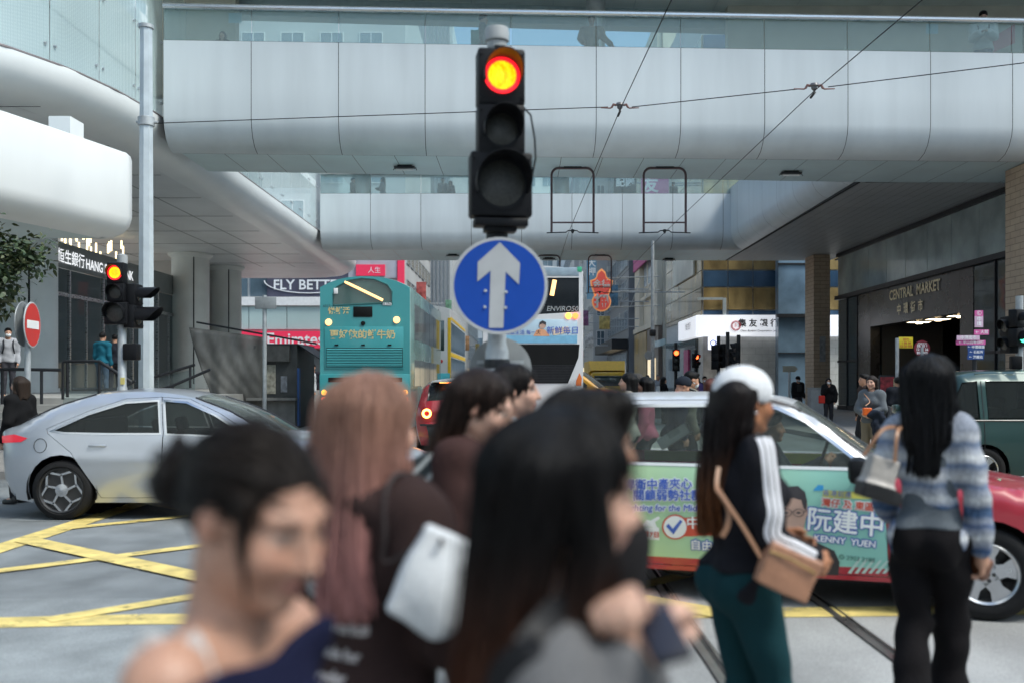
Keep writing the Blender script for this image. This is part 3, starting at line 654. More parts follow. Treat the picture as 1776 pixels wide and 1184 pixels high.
# cream building and neighbours
cr = block('stone_building', 'cream stone building with magenta banner past the bank corner', 10.9, 28, 77, 93, 31, mat('cream_stone', (.70, .64, .53), .7, var=.15, scale=.5))
q = MB(); q.b2((10.5, 77.2, 6.0), (10.88, 80, 30)); q.b2((10.5, 89, 6.0), (10.88, 92.6, 30)); q.b2((10.6, 77, 8.6), (10.87, 93, 8.9)); q.b2((10.4, 77, 5.9), (10.87, 93, 6.3)); q.build('pilaster', mat('cream_stone'), cr, True, 0)
q = MB(); q.b2((10.35, 78, 11.6), (10.5, 92.5, 16.5)); q.build('banner', mat('magenta_banner', (.55, .05, .26), .5, var=.06), cr, True, 0)
q = MB(); q.b2((10.55, 77, .13), (10.86, 84, 5.85)); q.build('shop_front', mat('bronze_front', (.2, .15, .12), .35, var=.3, scale=.7), cr, True, 0)
q = MB(); q.b2((10.5, 84.05, .13), (10.86, 93, 5.8)); q.build('shop_front', mat('tan_front', (.45, .33, .16), .4, var=.3, scale=.7), cr, True, 0)
b = MB(); b.text('錢', 1.6, TR(10.45, 90.5, 4.6) @ FW); b.text('金\n樓', 1.1, TR(10.45, 91, 2) @ FW); b.build('lettering', mat('gold_letter', (.7, .5, .12), .4, metal=.4), cr, True, 0)
facade(cr, 'W', 80.3, 88.7, 10.9, 9.2, 30, 3, 6, M_WHITE, M_W2, .6, .65)
facade(cr, 'S', 11.5, 26, 77, 18, 31, 5, 4, M_WHITE, M_W2, .6, .6)
dk = block('office_building', 'dark slate building with black shop canopy behind the red pawn sign', 10.2, 30, 95, 118, 32, mat('slate_wall', (.17, .185, .21), .4, var=.2, scale=.4))
q = MB(); q.b2((8.6, 95.2, 4.6), (10.15, 117, 5.6)); q.build('shop_canopy', M_DARK, dk, True, 0)
q = MB(); q.b2((10.0, 95.3, .13), (10.15, 117, 4.5)); q.build('shop_front', mat('lit_front', (.2, .22, .23), .2, var=.6, scale=.9), dk, True, 0)
facade(dk, 'W', 95.5, 117.5, 10.2, 6, 30, 8, 8, M_GALV, M_W1, .8, .6)
g2 = block('office_building', 'weathered grey building with signboards far down the right side', 8.6, 30, 120, 150, 41, M_GREYB); facade(g2, 'W', 120.5, 149.5, 8.6, 5, 40, 9, 10, M_WHITE, M_W2, .6, .5)
facade(g2, 'S', 8.8, 10.2, 120, 5, 40, 1, 10, M_WHITE, M_W1, .7, .5)
g3 = block('office_building', 'pale grey building farthest down the right side', 8.0, 30, 152, 228, 42, mat('pale_render', (.66, .67, .68), .6, var=.12, scale=.3)); facade(g3, 'W', 153, 227, 8.0, 4, 40, 14, 7, M_GALV, M_W1, .6, .5)

# market hall on the right
mk = thing('market_hall', 'market hall with brown tiled pillars, black portal and dark glass bands', 'market', (16.5, 42, 0))
for p0, p1 in (((15.25, 52, .13), (16.1, 53.6, 8.17)), ((15.2, 25.5, .13), (16.35, 31.3, 8.17))): q = MB(); q.b2(p0, p1); q.build('pillar', M_BRICK, mk, True, 0)
q = MB(); q.b2((16.5, 47.15, .13), (16.95, 48.9, 5.9)); q.b2((16.5, 37.5, 4.15), (16.95, 47.14, 5.9)); q.b2((16.5, 36.4, .13), (16.95, 37.49, 5.9)); q.build('portal', mat('black_portal', (.022, .021, .022), .28, var=.3, scale=1), mk, True, 0)
q = MB(); q.b2((16.32, 31.32, 5.78), (16.9, 52, 5.98)); q.b2((16.4, 31.32, 8.0), (16.9, 52, 8.17)); q.build('transom', M_DARK, mk, True, 0)
for i in range(9):
    q = MB(); q.b2((16.5, 31.35 + 2.29 * i + .02, 6.0), (16.55, 31.35 + 2.29 * (i + 1) - .02, 7.98)); q.build('glass_panel', mat('smoked_panel', (.36, .42, .42), .12, var=.35, scale=.6, spec=.7), mk, True, 0)
for y0, y1 in ((48.92, 50.4), (50.45, 51.98), (31.35, 32.9), (32.95, 34.6), (34.65, 36.38)):
    f = MB(); f.b2((16.46, y0, .13), (16.6, y0 + .07, 5.77)); f.b2((16.46, y0 + .07, 2.55), (16.6, y1, 2.65)); f.b2((16.46, y0 + .07, .13), (16.6, y1, .35)); fr = f.build('window', M_DARK, mk, True, 0)
    p = MB(); p.b2((16.52, y0 + .07, .36), (16.55, y1, 5.76)); p.build('pane', G_SHOP, fr, False, 0).location = (0, 0, 0)
q = MB(); q.b2((16.96, 31, .14), (24, 52, .16)); q.build('hall_floor', mat('hall_floor', (.1, .09, .08), .4), mk, True, 0)
q = MB(); q.b2((16.96, 31, 5.9), (24, 52, 6.0)); q.b2((23.9, 31, .16), (24.1, 52, 5.9)); q.b2((16.9, 30.9, .16), (24, 31.1, 5.9)); q.b2((16.9, 51.9, .16), (24, 52.1, 5.9)); q.b2((17.1, 47.3, .16), (20, 47.5, 4.3)); q.b2((17.1, 37.1, .16), (20, 37.3, 4.3)); q.b2((16.97, 31, 8.1), (28, 54, 8.16)); q.build('hall_wall', mat('hall_dark', (.04, .04, .04), .6), mk, True, 0)
q = MB(); q.b2((18.2, 49.2, .3), (19.2, 51.5, 2.4)); q.b2((18, 32, .3), (19, 36, 1.4)); q.build('shop_display', mat('display_pale', (.5, .52, .5), .5, var=.4, scale=1.2), mk, True, 0)
q = MB()
for y in (39.5, 41.6, 43.6): q.lathe([(.001, 4.14), (.11, 4.14), (.13, 4.1), (.13, 4.09), (.001, 4.09)], 14, TR(17.4, y, 0)); q.b2((16.98, y - .3, 4.145), (17.8, y + .3, 4.15))
q.build('downlights', mat('warm_lamp', (1, .85, .6), .4, var=0, emit=6, ecol=(1, .82, .55)), mk, True, 0)
M_GOLDL = mat('gold_letter')
b = MB(); b.text('CENTRAL  MARKET', .62, TR(16.46, 41.9, 5.36) @ FW, .012); b.build('lettering', mat('bright_brass', (.75, .62, .38), .3, metal=.3, var=.05), mk, True, 0); b = MB(); b.text('中  環  街  市', .5, TR(16.46, 42.3, 4.66) @ FW, .01); b.build('lettering', mat('bright_brass', (.75, .62, .38), .3, metal=.3, var=.05), mk, True, 0)
q = MB(); q.b2((15.55, 51.96, 2.6), (15.85, 51.99, 3.9)); q.build('plaque', mat('plaque_grey', (.3, .3, .3), .4, var=.4, scale=6), mk, True, 0)
# unseen blocks added behind the viewer for reflections and sky shading
for lb, x0, x1, y0, y1, h in (('unseen grey block added near left behind the viewer for sky shading', -60, -14, -60, -3, 44), ('unseen grey block added near right behind the viewer for sky shading', 22, 64, -60, -2, 22), ('unseen pale block added across the street behind the viewer for sky shading', -13.5, 19.5, -95, -75, 42)):
    t_ = block('office_building', lb, x0, x1, y0, y1, h, M_WSTONE); q = MB()
    for k in range(int(h / 4) - 1): q.b2((x0 + .5, y1, 2.5 + 4 * k), (x1 - .5, y1 + .05, 4.8 + 4 * k))
    q.build('window_band', M_W1, t_, True, 0)
# small signboards, air conditioners and lit shop fronts along the far street
random.seed(21); SG = [(.4, .08, .07), (.12, .24, .34), (.5, .38, .12), (.14, .3, .2), (.6, .6, .58), (.3, .12, .25), (.45, .25, .12)]
KN = ['red', 'blue', 'amber', 'green', 'white', 'purple', 'orange']
for i in range(12):
    rt_ = i % 3 != 0; Y = 68 + 7.5 * i + random.uniform(-2, 2); k = i % 7; z = random.uniform(4.6, 8.2); hh = random.choice((1.1, 1.6, 2.2)); ww = random.uniform(.5, 1.0)
    X = (7.9 - .012 * Y if rt_ else -7.4 + .01 * Y); t_ = thing('shop_sign', ['plain %s signboard jutting over the right pavement, %s up the far street', 'plain %s signboard jutting over the left pavement, %s up the far street'][not rt_] % (KN[k], ['near the bank corner', 'before the cream building', 'beside the pawn sign', 'past the pawn sign', 'by the slate building', 'beyond the slate building', 'half way', 'well', 'farther', 'far', 'very far', 'farthest'][i]), 'sign', (X, Y, z), 0, 'signboards over the far street')
    b = MB(); b.box((0, 0, 0), (ww, .22, hh), None, .03); b.build('board', mat('far_sign_%d' % k, SG[k], .5, var=.55, scale=4), t_); s_ = 1 if rt_ else -1
    b = MB(); b.tube([(s_ * ww / 2, 0, hh * .3), (s_ * (ww / 2 + 2.4), 0, hh * .3)], .04, 6); b.tube([(s_ * ww / 2, 0, -hh * .3), (s_ * (ww / 2 + 2.4), 0, -hh * .3)], .04, 6); b.build('bracket', M_GALV, t_)
M_LIT = mat('warm_shop_light', (.7, .6, .45), .4, var=.6, scale=.8, emit=.55, ecol=(.95, .78, .5))
for t_, X, ys in ((dk, 9.98, (97, 103, 109)), (g2, 8.57, (122, 129, 136, 143)), (g3, 7.97, (156, 168, 180)), (cr, 10.52, (78.5,)), (b3, -7.96, (134, 146, 158))):
    for y in ys: q = MB(); q.b2((X - .04, y, .6), (X + .04, y + 4.4, 3.4)); q.build('shop_window', M_LIT, t_, True, 0)
random.seed(5)
for t_, X, y0, y1 in ((g2, 8.35, 121, 148), (dk, 9.95, 96, 117)):
    for i in range(14):
        q = MB(); y, z = random.uniform(y0, y1), random.uniform(7, 22); q.box((X, y, z), (.5, .9, .6)); q.build('air_conditioner', mat('aircon_grey', (.5, .5, .48), .6, var=.2), t_, True, 0)
# ---------------------------------------------------------------- street furniture
def ring_disc(mb, r0, r1, y, M, n=32): mb.grid([[(r * math.cos(2 * math.pi * k / n), y, r * math.sin(2 * math.pi * k / n)) for k in range(n)] for r in (r0, r1)], True, M)
def hood(r, depth, M, n=22, cut=.62):     # tunnel visor, open below; axis along -y
    rows = []
    for d, rr in ((0, r), (depth, r * 1.02), (depth, r * 1.02 - .006), (0, r - .006)):
        rows.append([(rr * math.cos(a), -d * (1 if k_ is None else k_), rr * math.sin(a)) for a, k_ in
                     [(lerp(-cut * math.pi + math.pi / 2, cut * math.pi + math.pi / 2, i / n), 1 - .55 * abs(i / n * 2 - 1) ** 2.2) for i in range(n + 1)]])
    b = MB(); b.grid(rows, False, M); return b
M_RLENS = None
def lens_mat(name, c1, c2, e):
    m = mat(name, c1, .3, var=0, emit=e, ecol=c1); n = m.node_tree; b = n.nodes['Principled BSDF']
    tc = n.nodes.new('ShaderNodeTexCoord'); v = n.nodes.new('ShaderNodeTexVoronoi'); v.inputs['Scale'].default_value = 75; v.inputs['Randomness'].default_value = .35
    n.links.new(tc.outputs['Object'], v.inputs[0]); r = n.nodes.new('ShaderNodeValToRGB'); r.color_ramp.elements[0].color = (*c1, 1); r.color_ramp.elements[1].color = (*c2, 1)
    r.color_ramp.elements[0].position = .25; r.color_ramp.elements[1].position = .6
    n.links.new(v.outputs['Distance'], r.inputs[0]); n.links.new(r.outputs[0], b.inputs['Emission Color']); return m
M_LAMP = lens_mat('lit_signal_lens', (1, .56, .01), (1, .24, .0), 1.25)
M_LRIM = mat('lit_signal_rim', (.9, .02, .03), .4, var=0, emit=1.0, ecol=(1, .012, .02))
M_LRED = mat('lit_red_lamp', (1, .08, .02), .4, var=0, emit=4, ecol=(1, .09, .02))
M_DLENS = mat('dark_lens', (.035, .035, .03), .12, var=.3, scale=60, bump=.3, bscale=120)
M_GREENL = mat('lit_green_lamp', (.05, .9, .6), .4, var=0, emit=3, ecol=(.05, .9, .55))
def head(parent, M, secs, lit=None, litm=None, name='signal_head', board=True, depth=.2):
    """secs: list of (centre z, lens radius, half width, half height)"""
    b = MB()
    for i, (z, r, hw, hh) in enumerate(secs):
        b.box((0, .06, z), (hw * 2, .16, hh * 2 - .006), M, .018)
        for sx in (-1, 1):
            for sz in (-.75, .75): b.box((sx * (hw - .018), -.022, z + sz * hh), (.012, .01, .012), M)
    o = b.build(name, M_BLACK, parent)
    for i, (z, r, hw, hh) in enumerate(secs):
        l = MB(); Mz = M @ TR(0, -.024, z)
        l.add([(r * .93 * k * math.cos(a), -.016 * (1 - k * k), r * .93 * k * math.sin(a)) for k in (.02, .5, .8, 1) for a in [2 * math.pi * j / 28 for j in range(28)]],
              [(q * 28 + j, q * 28 + (j + 1) % 28, q * 28 + 28 + (j + 1) % 28, q * 28 + 28 + j) for q in range(3) for j in range(28)] + [tuple(range(27, -1, -1))], Mz)
        l.build('lens', litm if i == lit else M_DLENS, o)
        rm = MB(); ring_disc(rm, r * (.82 if i == lit else .93), r * 1.06, -.004 if i != lit else -.0105, Mz); rm.build('lens_rim', M_LRIM if (i == lit and litm is M_LAMP) else M_BLACK, o)
        hood(r * 1.1, depth * (1.15 if r > .12 else 1), M @ TR(0, -.02, z)).build('visor', M_BLACK, o)
    return o

# the big traffic light in the middle of the street
PX, PY = at(862, 600, 6.2).x, 6.2
tl = thing('traffic_light', 'big black traffic light on a galvanised pole in the middle, red lamp lit', 'traffic light', (PX, PY, 0))
b = MB(); b.lathe([(.15, 0), (.15, .02), (.075, .03), (.073, 1.78), (.068, 1.8), (.058, 1.84), (.057, 3.62), (.057, 3.7)], 24); b.build('pole', M_GALV, tl)
b = MB(); b.lathe([(.062, 3.66), (.062, 3.7), (.075, 3.71), (.075, 3.77), (.07, 3.79), (.001, 3.8)], 24); b.build('pole_cap', mat('grey_cap', (.33, .35, .36), .55), tl)
MH = TR(.03, -.13, 0) @ Matrix.Rotation(R(9), 4, 'Z')
head(tl, MH, [(3.45, .105, .145, .175), (3.125, .105, .145, .16), (2.795, .15, .19, .2)], 0, M_LAMP, depth=.19)
b = MB(); b.box((0, .05, 2.565), (.33, .14, .05), MH, .01); b.box((0, .07, 2.53), (.2, .12, .04), MH, .01); b.box((0.0, .1, 3.64), (.07, .1, .05), MH, .01); b.build('bracket', M_BLACK, tl)
b = MB(); b.tube([Vector((.165, 0, 3.30)), Vector((.21, .0, 3.25)), Vector((.235, 0, 3.1)), Vector((.24, 0, 2.98)), Vector((.215, 0, 2.86)), Vector((.17, .02, 2.8))], .006, 6); b.build('cable', M_BLACK, tl)
for pr_ in ([(.064, 2.46), (.068, 2.465), (.068, 2.53), (.064, 2.535)], [(.078, 1.68), (.08, 1.685), (.08, 1.73), (.078, 1.735)]): b = MB(); b.lathe(pr_, 20); b.build('collar', M_DARK, tl)

def disc_sign(name, label, c, r, face, M, back=M_GALV):
    t = thing(name, label, 'road sign', c)
    b = MB(); b.lathe([(.001, -.006), (r - .004, -.006), (r, 0), (r, .012), (r - .02, .014), (.001, .008)], 48, M @ Matrix.Rotation(R(-90), 4, 'X')); b.build('plate', back, t)
    b = MB(); ring_disc(b, r * .935, r * .998, -.0085, M, 48); b.build('border', M_WHITES, t)
    b = MB(); b.add([(r * .935 * math.cos(a), -.0085, r * .935 * math.sin(a)) for a in [2 * math.pi * k / 48 for k in range(48)]], [tuple(range(48))], M); b.build('face', face, t, smooth=0)
    return t
M_WHITES = mat('sign_grey_white', (.46, .47, .48), .45, var=.1, scale=6); M_BLUES = mat('sign_blue', (.004, .062, .38), .4, var=.08, scale=5, spec=.4)
c = at(866, 496, 6.0)
MS = Matrix.Rotation(R(3), 4, 'Y')
sgn = disc_sign('road_sign', 'round blue sign with white upward arrow on the middle pole', c, .293, M_BLUES, MS)
def pp(px, py): return ((px - 866) / FPX * 6.0, -(py - 496) / FPX * 6.0)
arw = [pp(*q) for q in ((867, 421), (902, 457), (900, 494), (877, 472), (873, 569), (848, 569), (851, 470), (828, 489), (829, 455))]
b = MB(); b.add([(x, -.012, z) for x, z in arw], [(0, 1, 2, 3), (0, 3, 6), (0, 6, 7, 8), (3, 4, 5, 6)]); b.build('arrow', M_WHITES, sgn, smooth=0)
b = MB()
for q in ((842, 505), (878, 507), (841, 533), (877, 534)):
    x, z = pp(*q); b.lathe([(.009, 0), (.008, .006), (.001, .008)], 10, TR(x, -.012, z) @ Matrix.Rotation(R(90), 4, 'X'))
b.build('bolts', mat('bolt_pale', (.6, .62, .6), .4, metal=.3), sgn)
for z_ in (-.1, .1): b = MB(); b.box((-.03, .08, z_), (.3, .03, .04)); b.build('bracket', M_GALV, sgn)
c = at(868, 640, 6.33)
s2 = disc_sign('road_sign', 'round sign seen from its grey back, low on the middle pole', c, .2, M_BLUES, Matrix.Rotation(R(180), 4, 'Z') @ Matrix.Rotation(R(12), 4, 'Z'), mat('sign_back', (.28, .3, .31), .55, metal=.3, var=.2, scale=5))
b = MB(); b.box((0, -.03, .045), (.3, .03, .022)); b.build('bracket', M_GALV, s2)

# tall span wire pole, span wire and trolley wires
wp = thing('wire_pole', 'tall pale faceted pole at left carrying the tram span wire', 'pole', at(253.5, 822, 17.0))
zb = wp.location.z
b = MB(); b.lathe([(.2, -zb), (.2, -zb + .03), (.135, -zb + .05), (.13, 3), (.105, 7.6)], 8); b.build('shaft', mat('pale_pole', (.5, .56, .6), .42, metal=.2, var=.12, scale=5), wp, smooth=20)
b = MB(); b.lathe([(.11, 7.6), (.125, 7.6), (.125, 7.66), (.001, 7.7)], 16); b.lathe([(.122, 5.93), (.14, 5.94), (.14, 6.08), (.122, 6.09)], 12); b.tube([(-.16, -.02, 6.0), (.2, 0, 6.0)], .022, 6); b.build('clamp', M_GALV, wp)
HG = [Vector((1.64, 16.65, 6.15)), Vector((4.57, 15.56, 6.15))]
sw = MB(); e = at(1776, 107, 14.7)
for a, q in ((at(262, 214.5, 17), HG[0] + Vector((-.2, 0, .02))), (HG[0] + Vector((.2, 0, .02)), HG[1] + Vector((-.2, 0.05, .02))), (HG[1] + Vector((.2, -.05, .02)), Vector((9.6, 13.9, 6.35)))): sw.tube([a, q], .008, 5)
tag(sw.build('span_wire', M_BLACK), 'thin dark span wire running from the tall pale pole across the street', 'wire')
tw = []
for k, pts in enumerate(([(2.0, 3, 6.25), (1.79, 11.9, 6.15), (1.64, 16.65, 6.12), (1.43, 30.8, 6.13), (1.4, 52.3, 6.1), (1.6, 120, 6.1)], [(5.3, 3, 6.25), (4.79, 11.9, 6.15), (4.57, 15.56, 6.12), (4.375, 30.8, 6.13), (4.3, 52.3, 6.1), (4.6, 120, 6.1)])):
    b = MB(); b.tube(pts, .0075, 5); tag(b.build('trolley_wire', M_BLACK), ['overhead tram wire running along the street, the left one of two', 'overhead tram wire running along the street, the right one of two'][k], 'wire', 'overhead tram wires')
for k, h in enumerate(HG):
    t = thing('wire_hanger', ['insulated wire hanger on the span wire right of the red lamp', 'insulated wire hanger on the span wire before the right part of the near footbridge'][k], 'insulator', h, 0, 'wire hangers')
    b = MB(); b.lathe([(.001, .1), (.06, .085), (.075, .05), (.05, .04), (.045, .0), (.02, -.02), (.018, -.07)], 14); b.build('bell', mat('insulator_grey', (.12, .12, .13), .35), t)
    for s in (-1, 1):
        b = MB(); b.tube([(s * .06, 0, .05), (s * .11, 0, .06), (s * .13, 0, .02), (s * .16, 0, .0), (s * .32, 0, .005)], [.02, .022, .02, .012, .008], 8); b.build('arm', mat('rusty_arm', (.2, .1, .09), .6, var=.3), t)
    b = MB(); b.tube([(0, -.03, -.06), (-.02, .12, -.1)], .02, 8); b.build('ear', M_DARK, t)
def wire_frame(x, y, zt, wd, ht, lb):
    t = thing('wire_hoop', lb, 'bracket', (x, y, zt), 0, 'tram wire frames hung from the footbridges')
    h = wd / 2; r = .22
    pts = [(-h, 0, -ht)] + [(-h + r - r * math.cos(a), 0, -r + r * math.sin(a) - .04) for a in [math.pi / 2 * k / 5 for k in range(6)]] + [(h - r + r * math.sin(a), 0, -r + r * math.cos(a) - .04) for a in [math.pi / 2 * k / 5 for k in range(6)]] + [(h, 0, -ht)]
    b = MB(); b.tube(pts, .038, 8); b.build('hoop', mat('frame_maroon', (.085, .05, .055), .45, var=.2), t)
    b = MB(); b.tube([(-h, 0, -ht + .3), (h, 0, -ht + .3)], .026, 8); b.build('rung', mat('frame_maroon'), t)
    b = MB(); b.tube([(-h - .15, 0, -ht - .02), (-.2, 0, -ht), (-.14, 0, -ht + .05), (.14, 0, -ht + .05), (.2, 0, -ht), (h + .15, 0, -ht - .02)], .018, 6); b.lathe([(.001, .1), (.06, .08), (.06, .04), (.02, -.04)], 12, TR(0, 0, -ht)); b.build('insulator_bar', M_DARK, t)
    b = MB(); b.box((0, 0, -.02), (.55, .16, .05)); b.build('mount', M_DARK, t)
wire_frame(1.57, 30.8, 8.2, 1.3, 2.02, 'hooped tram wire frame under the near footbridge beside the traffic light')
wire_frame(4.42, 30.8, 8.2, 1.3, 2.02, 'hooped tram wire frame under the near footbridge, right one of the nearer pair')
wire_frame(1.4, 52.3, 8.2, 1.2, 2.0, 'hooped tram wire frame under the far footbridge above the white bus')
wire_frame(4.1, 52.3, 8.2, 1.2, 2.0, 'hooped tram wire frame under the far footbridge before the red pawn sign')

# traffic light at left
def side_head(t, M, secs, depth=.24): return head(t, M, secs, None, None, depth=depth)
lp = at(212, 680, 14.5); lt = thing('traffic_light', 'traffic light at left with red lamp lit and two hooded heads turned right', 'traffic light', (lp.x, 14.5, 0))
b = MB(); b.lathe([(.14, 0), (.14, .02), (.07, .03), (.07, 1.5), (.06, 1.52), (.06, 3.3)], 18); b.build('pole', M_GALV, lt)
b = MB(); b.lathe([(.06, 3.3), (.075, 3.3), (.075, 3.42), (.001, 3.45)], 18); b.build('pole_cap', mat('grey_cap'), lt)
head(lt, TR(-.04, -.14, 0), [(3.15, .1, .125, .155), (2.87, .1, .125, .135), (2.57, .135, .165, .165)], 0, M_LAMP, depth=.12)
head(lt, TR(.2, .06, 0) @ Matrix.Rotation(R(86), 4, 'Z'), [(2.85, .1, .14, .16), (2.53, .13, .16, .17)], None, None, depth=.3)
b = MB(); b.box((.14, 0, 2.02), (.21, .18, .24), None, .02); b.build('control_box', M_BLACK, lt)
b = MB(); b.box((.03, -.062, 1.6), (.06, .01, .1)); b.build('sticker', mat('sticker_yellow', (.7, .6, .2), .5), lt)
# no entry sign
p = at(48, 740, 13.4); ne = thing('road_sign', 'red no entry sign with white bar turned away on a thin pole at left', 'road sign', (p.x, 13.4, 0))
b = MB(); b.tube([(0, 0, 0), (0, 0, 2.62)], .04, 12); b.build('pole', M_GALV, ne)
MN = TR(.07, -.02, 2.35) @ Matrix.Rotation(R(97), 4, 'Z')
MN2 = TR(-.07, .02, 2.36) @ Matrix.Rotation(R(-84), 4, 'Z')
for M_, face, nm in ((MN, mat('sign_red', (.55, .03, .025), .4, var=.08), 'plate'), (MN2, mat('sign_back'), 'rear_plate')):
    b = MB(); b.lathe([(.001, -.006), (.3, -.006), (.305, 0), (.3, .01), (.001, .008)], 36, M_ @ Matrix.Rotation(R(-90), 4, 'X')); o = b.build(nm, M_WHITES if nm == 'plate' else face, ne)
    if nm == 'plate':
        b = MB(); b.add([(.285 * math.cos(a), -.009, .285 * math.sin(a)) for a in [2 * math.pi * k / 36 for k in range(36)]], [tuple(range(36))], M_); b.build('face', face, o, smooth=0)
        b = MB(); b.add([(-.22, -.0125, -.055), (.22, -.0125, -.055), (.22, -.0125, .055), (-.22, -.0125, .055)], [(0, 1, 2, 3)], M_); b.build('bar', M_WHITE, o, smooth=0)
# grey post with blank sign back
p = at(459, 700, 29); bp_ = thing('sign_post', 'grey post with the blank back of a sign, in front of the kiosk', 'sign post', (p.x, 29, .13))
b = MB(); b.tube([(0, 0, 0), (0, 0, 3.95)], .06, 12); b.build('pole', M_GALV, bp_)
b = MB(); b.box((0.05, -.08, 3.72), (.62, .03, .34), None, .012); b.build('plate', mat('sign_back'), bp_)

# newsstand
nk = thing('newsstand', 'dark street kiosk wrapped in grey plastic sheeting on the left pavement', 'kiosk', (-8.4, 31, .13))
b = MB(); b.b2((-8.55, 31.0, .13), (-7.0, 33.6, 2.75)); b.build('body', mat('kiosk_dark', (.05, .055, .055), .5, var=.4, scale=3), nk, True, 0)
b = MB(); b.add([(-10.1, 30.9, 3.38), (-6.95, 30.85, 2.82), (-6.95, 33.8, 2.82), (-10.1, 33.8, 3.38), (-10.1, 30.9, 3.44), (-6.95, 30.85, 2.88), (-6.95, 33.8, 2.88), (-10.1, 33.8, 3.44)], [(3, 2, 1, 0), (4, 5, 6, 7), (0, 1, 5, 4), (1, 2, 6, 5), (2, 3, 7, 6), (3, 0, 4, 7)]); b.build('roof', M_DARK, nk, True, 0)
b = MB(); rows = []
for j in range(15):
    v = j / 14; row = []
    for i in range(41):
        u = i / 40; x = lerp(lerp(-10.3, -8.0, u), lerp(-9.5, -8.05, u), v ** 1.2); z = lerp(lerp(3.25, 2.95, u), .9, v)
        row.append((x, 30.85 - .05 * math.sin(u * 9 + v * 5 + 2 * math.sin(5 * u)) * (.3 + v) - .02 * math.sin(u * 27 - 11 * v + 3 * math.sin(4 * v)) - .12 * v, z))
    rows.append(row)
b.grid(rows); ob = b.build('plastic_sheet', mat('grey_sheeting', (.16, .157, .145), .42, var=.55, scale=2.0, bump=.5, bscale=5, alpha=.88, stretch=(1, 1, .5)), nk, True, 180)
md = ob.modifiers.new('thickness', 'SOLIDIFY'); md.thickness = .01
b = MB(); b.b2((-8.5, 30.7, 1.0), (-6.98, 31, 1.08)); b.b2((-8.45, 30.96, .2), (-7.05, 31, .98)); b.build('counter', mat('kiosk_grey', (.2, .2, .19), .5, var=.3, scale=3), nk, True, 0)
b = MB(); b.b2((-8.3, 30.82, 2.2), (-7.2, 30.98, 2.68)); b.build('shutter_box', mat('kiosk_lid', (.07, .072, .07), .5, var=.4, scale=5), nk, True, 0)
for x, z, w_, h_, c in ((-8.15, 1.75, .12, .6, (.5, .48, .1)), (-7.8, 1.65, .28, .9, (.42, .4, .32)), (-7.4, 1.5, .2, .5, (.2, .22, .25))):
    b = MB(); b.box((x, 30.985, z), (w_, .015, h_)); b.build('magazine_panel', mat('panel_%d' % int(c[0] * 100), c, .5, var=.5, scale=8), nk, True, 0)
b = MB(); b.add([(-6.98, 31, 2.75), (-6.98, 33, 2.75), (-6.3, 33, 2.3), (-6.3, 31, 2.3), (-6.98, 31, 2.72), (-6.98, 33, 2.72), (-6.3, 33, 2.27), (-6.3, 31, 2.27)], [(0, 3, 2, 1), (4, 5, 6, 7), (0, 4, 7, 3), (3, 7, 6, 2), (2, 6, 5, 1)]); b.build('awning', M_DARK, nk, True, 0)
b = MB(); b.b2((-6.99, 30.99, .2), (-6.93, 31.2, 2.0)); b.build('trim', mat('kiosk_blue', (.02, .08, .25), .5), nk, True, 0)

# railings on the plaza steps
def railing(label, pts, Y, post_at, glass_=True, base=660):
    t = thing('railing', label, 'railing', at(pts[0][0], pts[0][1], Y))
    W = [at(x, y, Y) for x, y in pts]
    b = MB(); b.tube([w_ - t.location for w_ in W], .035, 8); b.build('handrail', M_DARK, t)
    for (x, y, yb) in post_at:
        b = MB(); a = at(x, y, Y) - t.location; q = at(x, yb, Y) - t.location; b.tube([a, q], .03, 8); b.build('post', M_DARK, t)
    if glass_:
        b = MB(); dn = Vector((0, 0, -1.0)); n_ = len(W)
        b.add([w_ - t.location + Vector((0, .03, -.08)) for w_ in W] + [w_ - t.location + dn for w_ in W], [(i, i + 1, n_ + i + 1, n_ + i) for i in range(n_ - 1)]); b.build('glass_panel', G_CLEAR, t, smooth=0)
railing('dark handrail with glass panels at the top of the plaza steps', [(109, 630), (112, 626), (172, 626), (228, 662)], 21.5, [(109, 628, 692), (117, 627, 688), (172, 627, 688)])
railing('low dark handrail in front of the glass doors', [(125, 675), (205, 675), (235, 660)], 22.5, [(222, 655, 690)], False)
railing('long sloping brown handrail right of the tall pole', [(222, 682), (262, 655), (338, 632)], 24.0, [(330, 636, 672), (264, 656, 690)], True)
railing('second sloping dark handrail below the brown one', [(225, 692), (300, 668), (365, 640)], 23.0, [(300, 668, 700)], False)
railing('plain grey handrail by the round column at far left', [(0, 640), (30, 640), (106, 641)], 19.9, [(72, 641, 700), (4, 641, 700)], False)

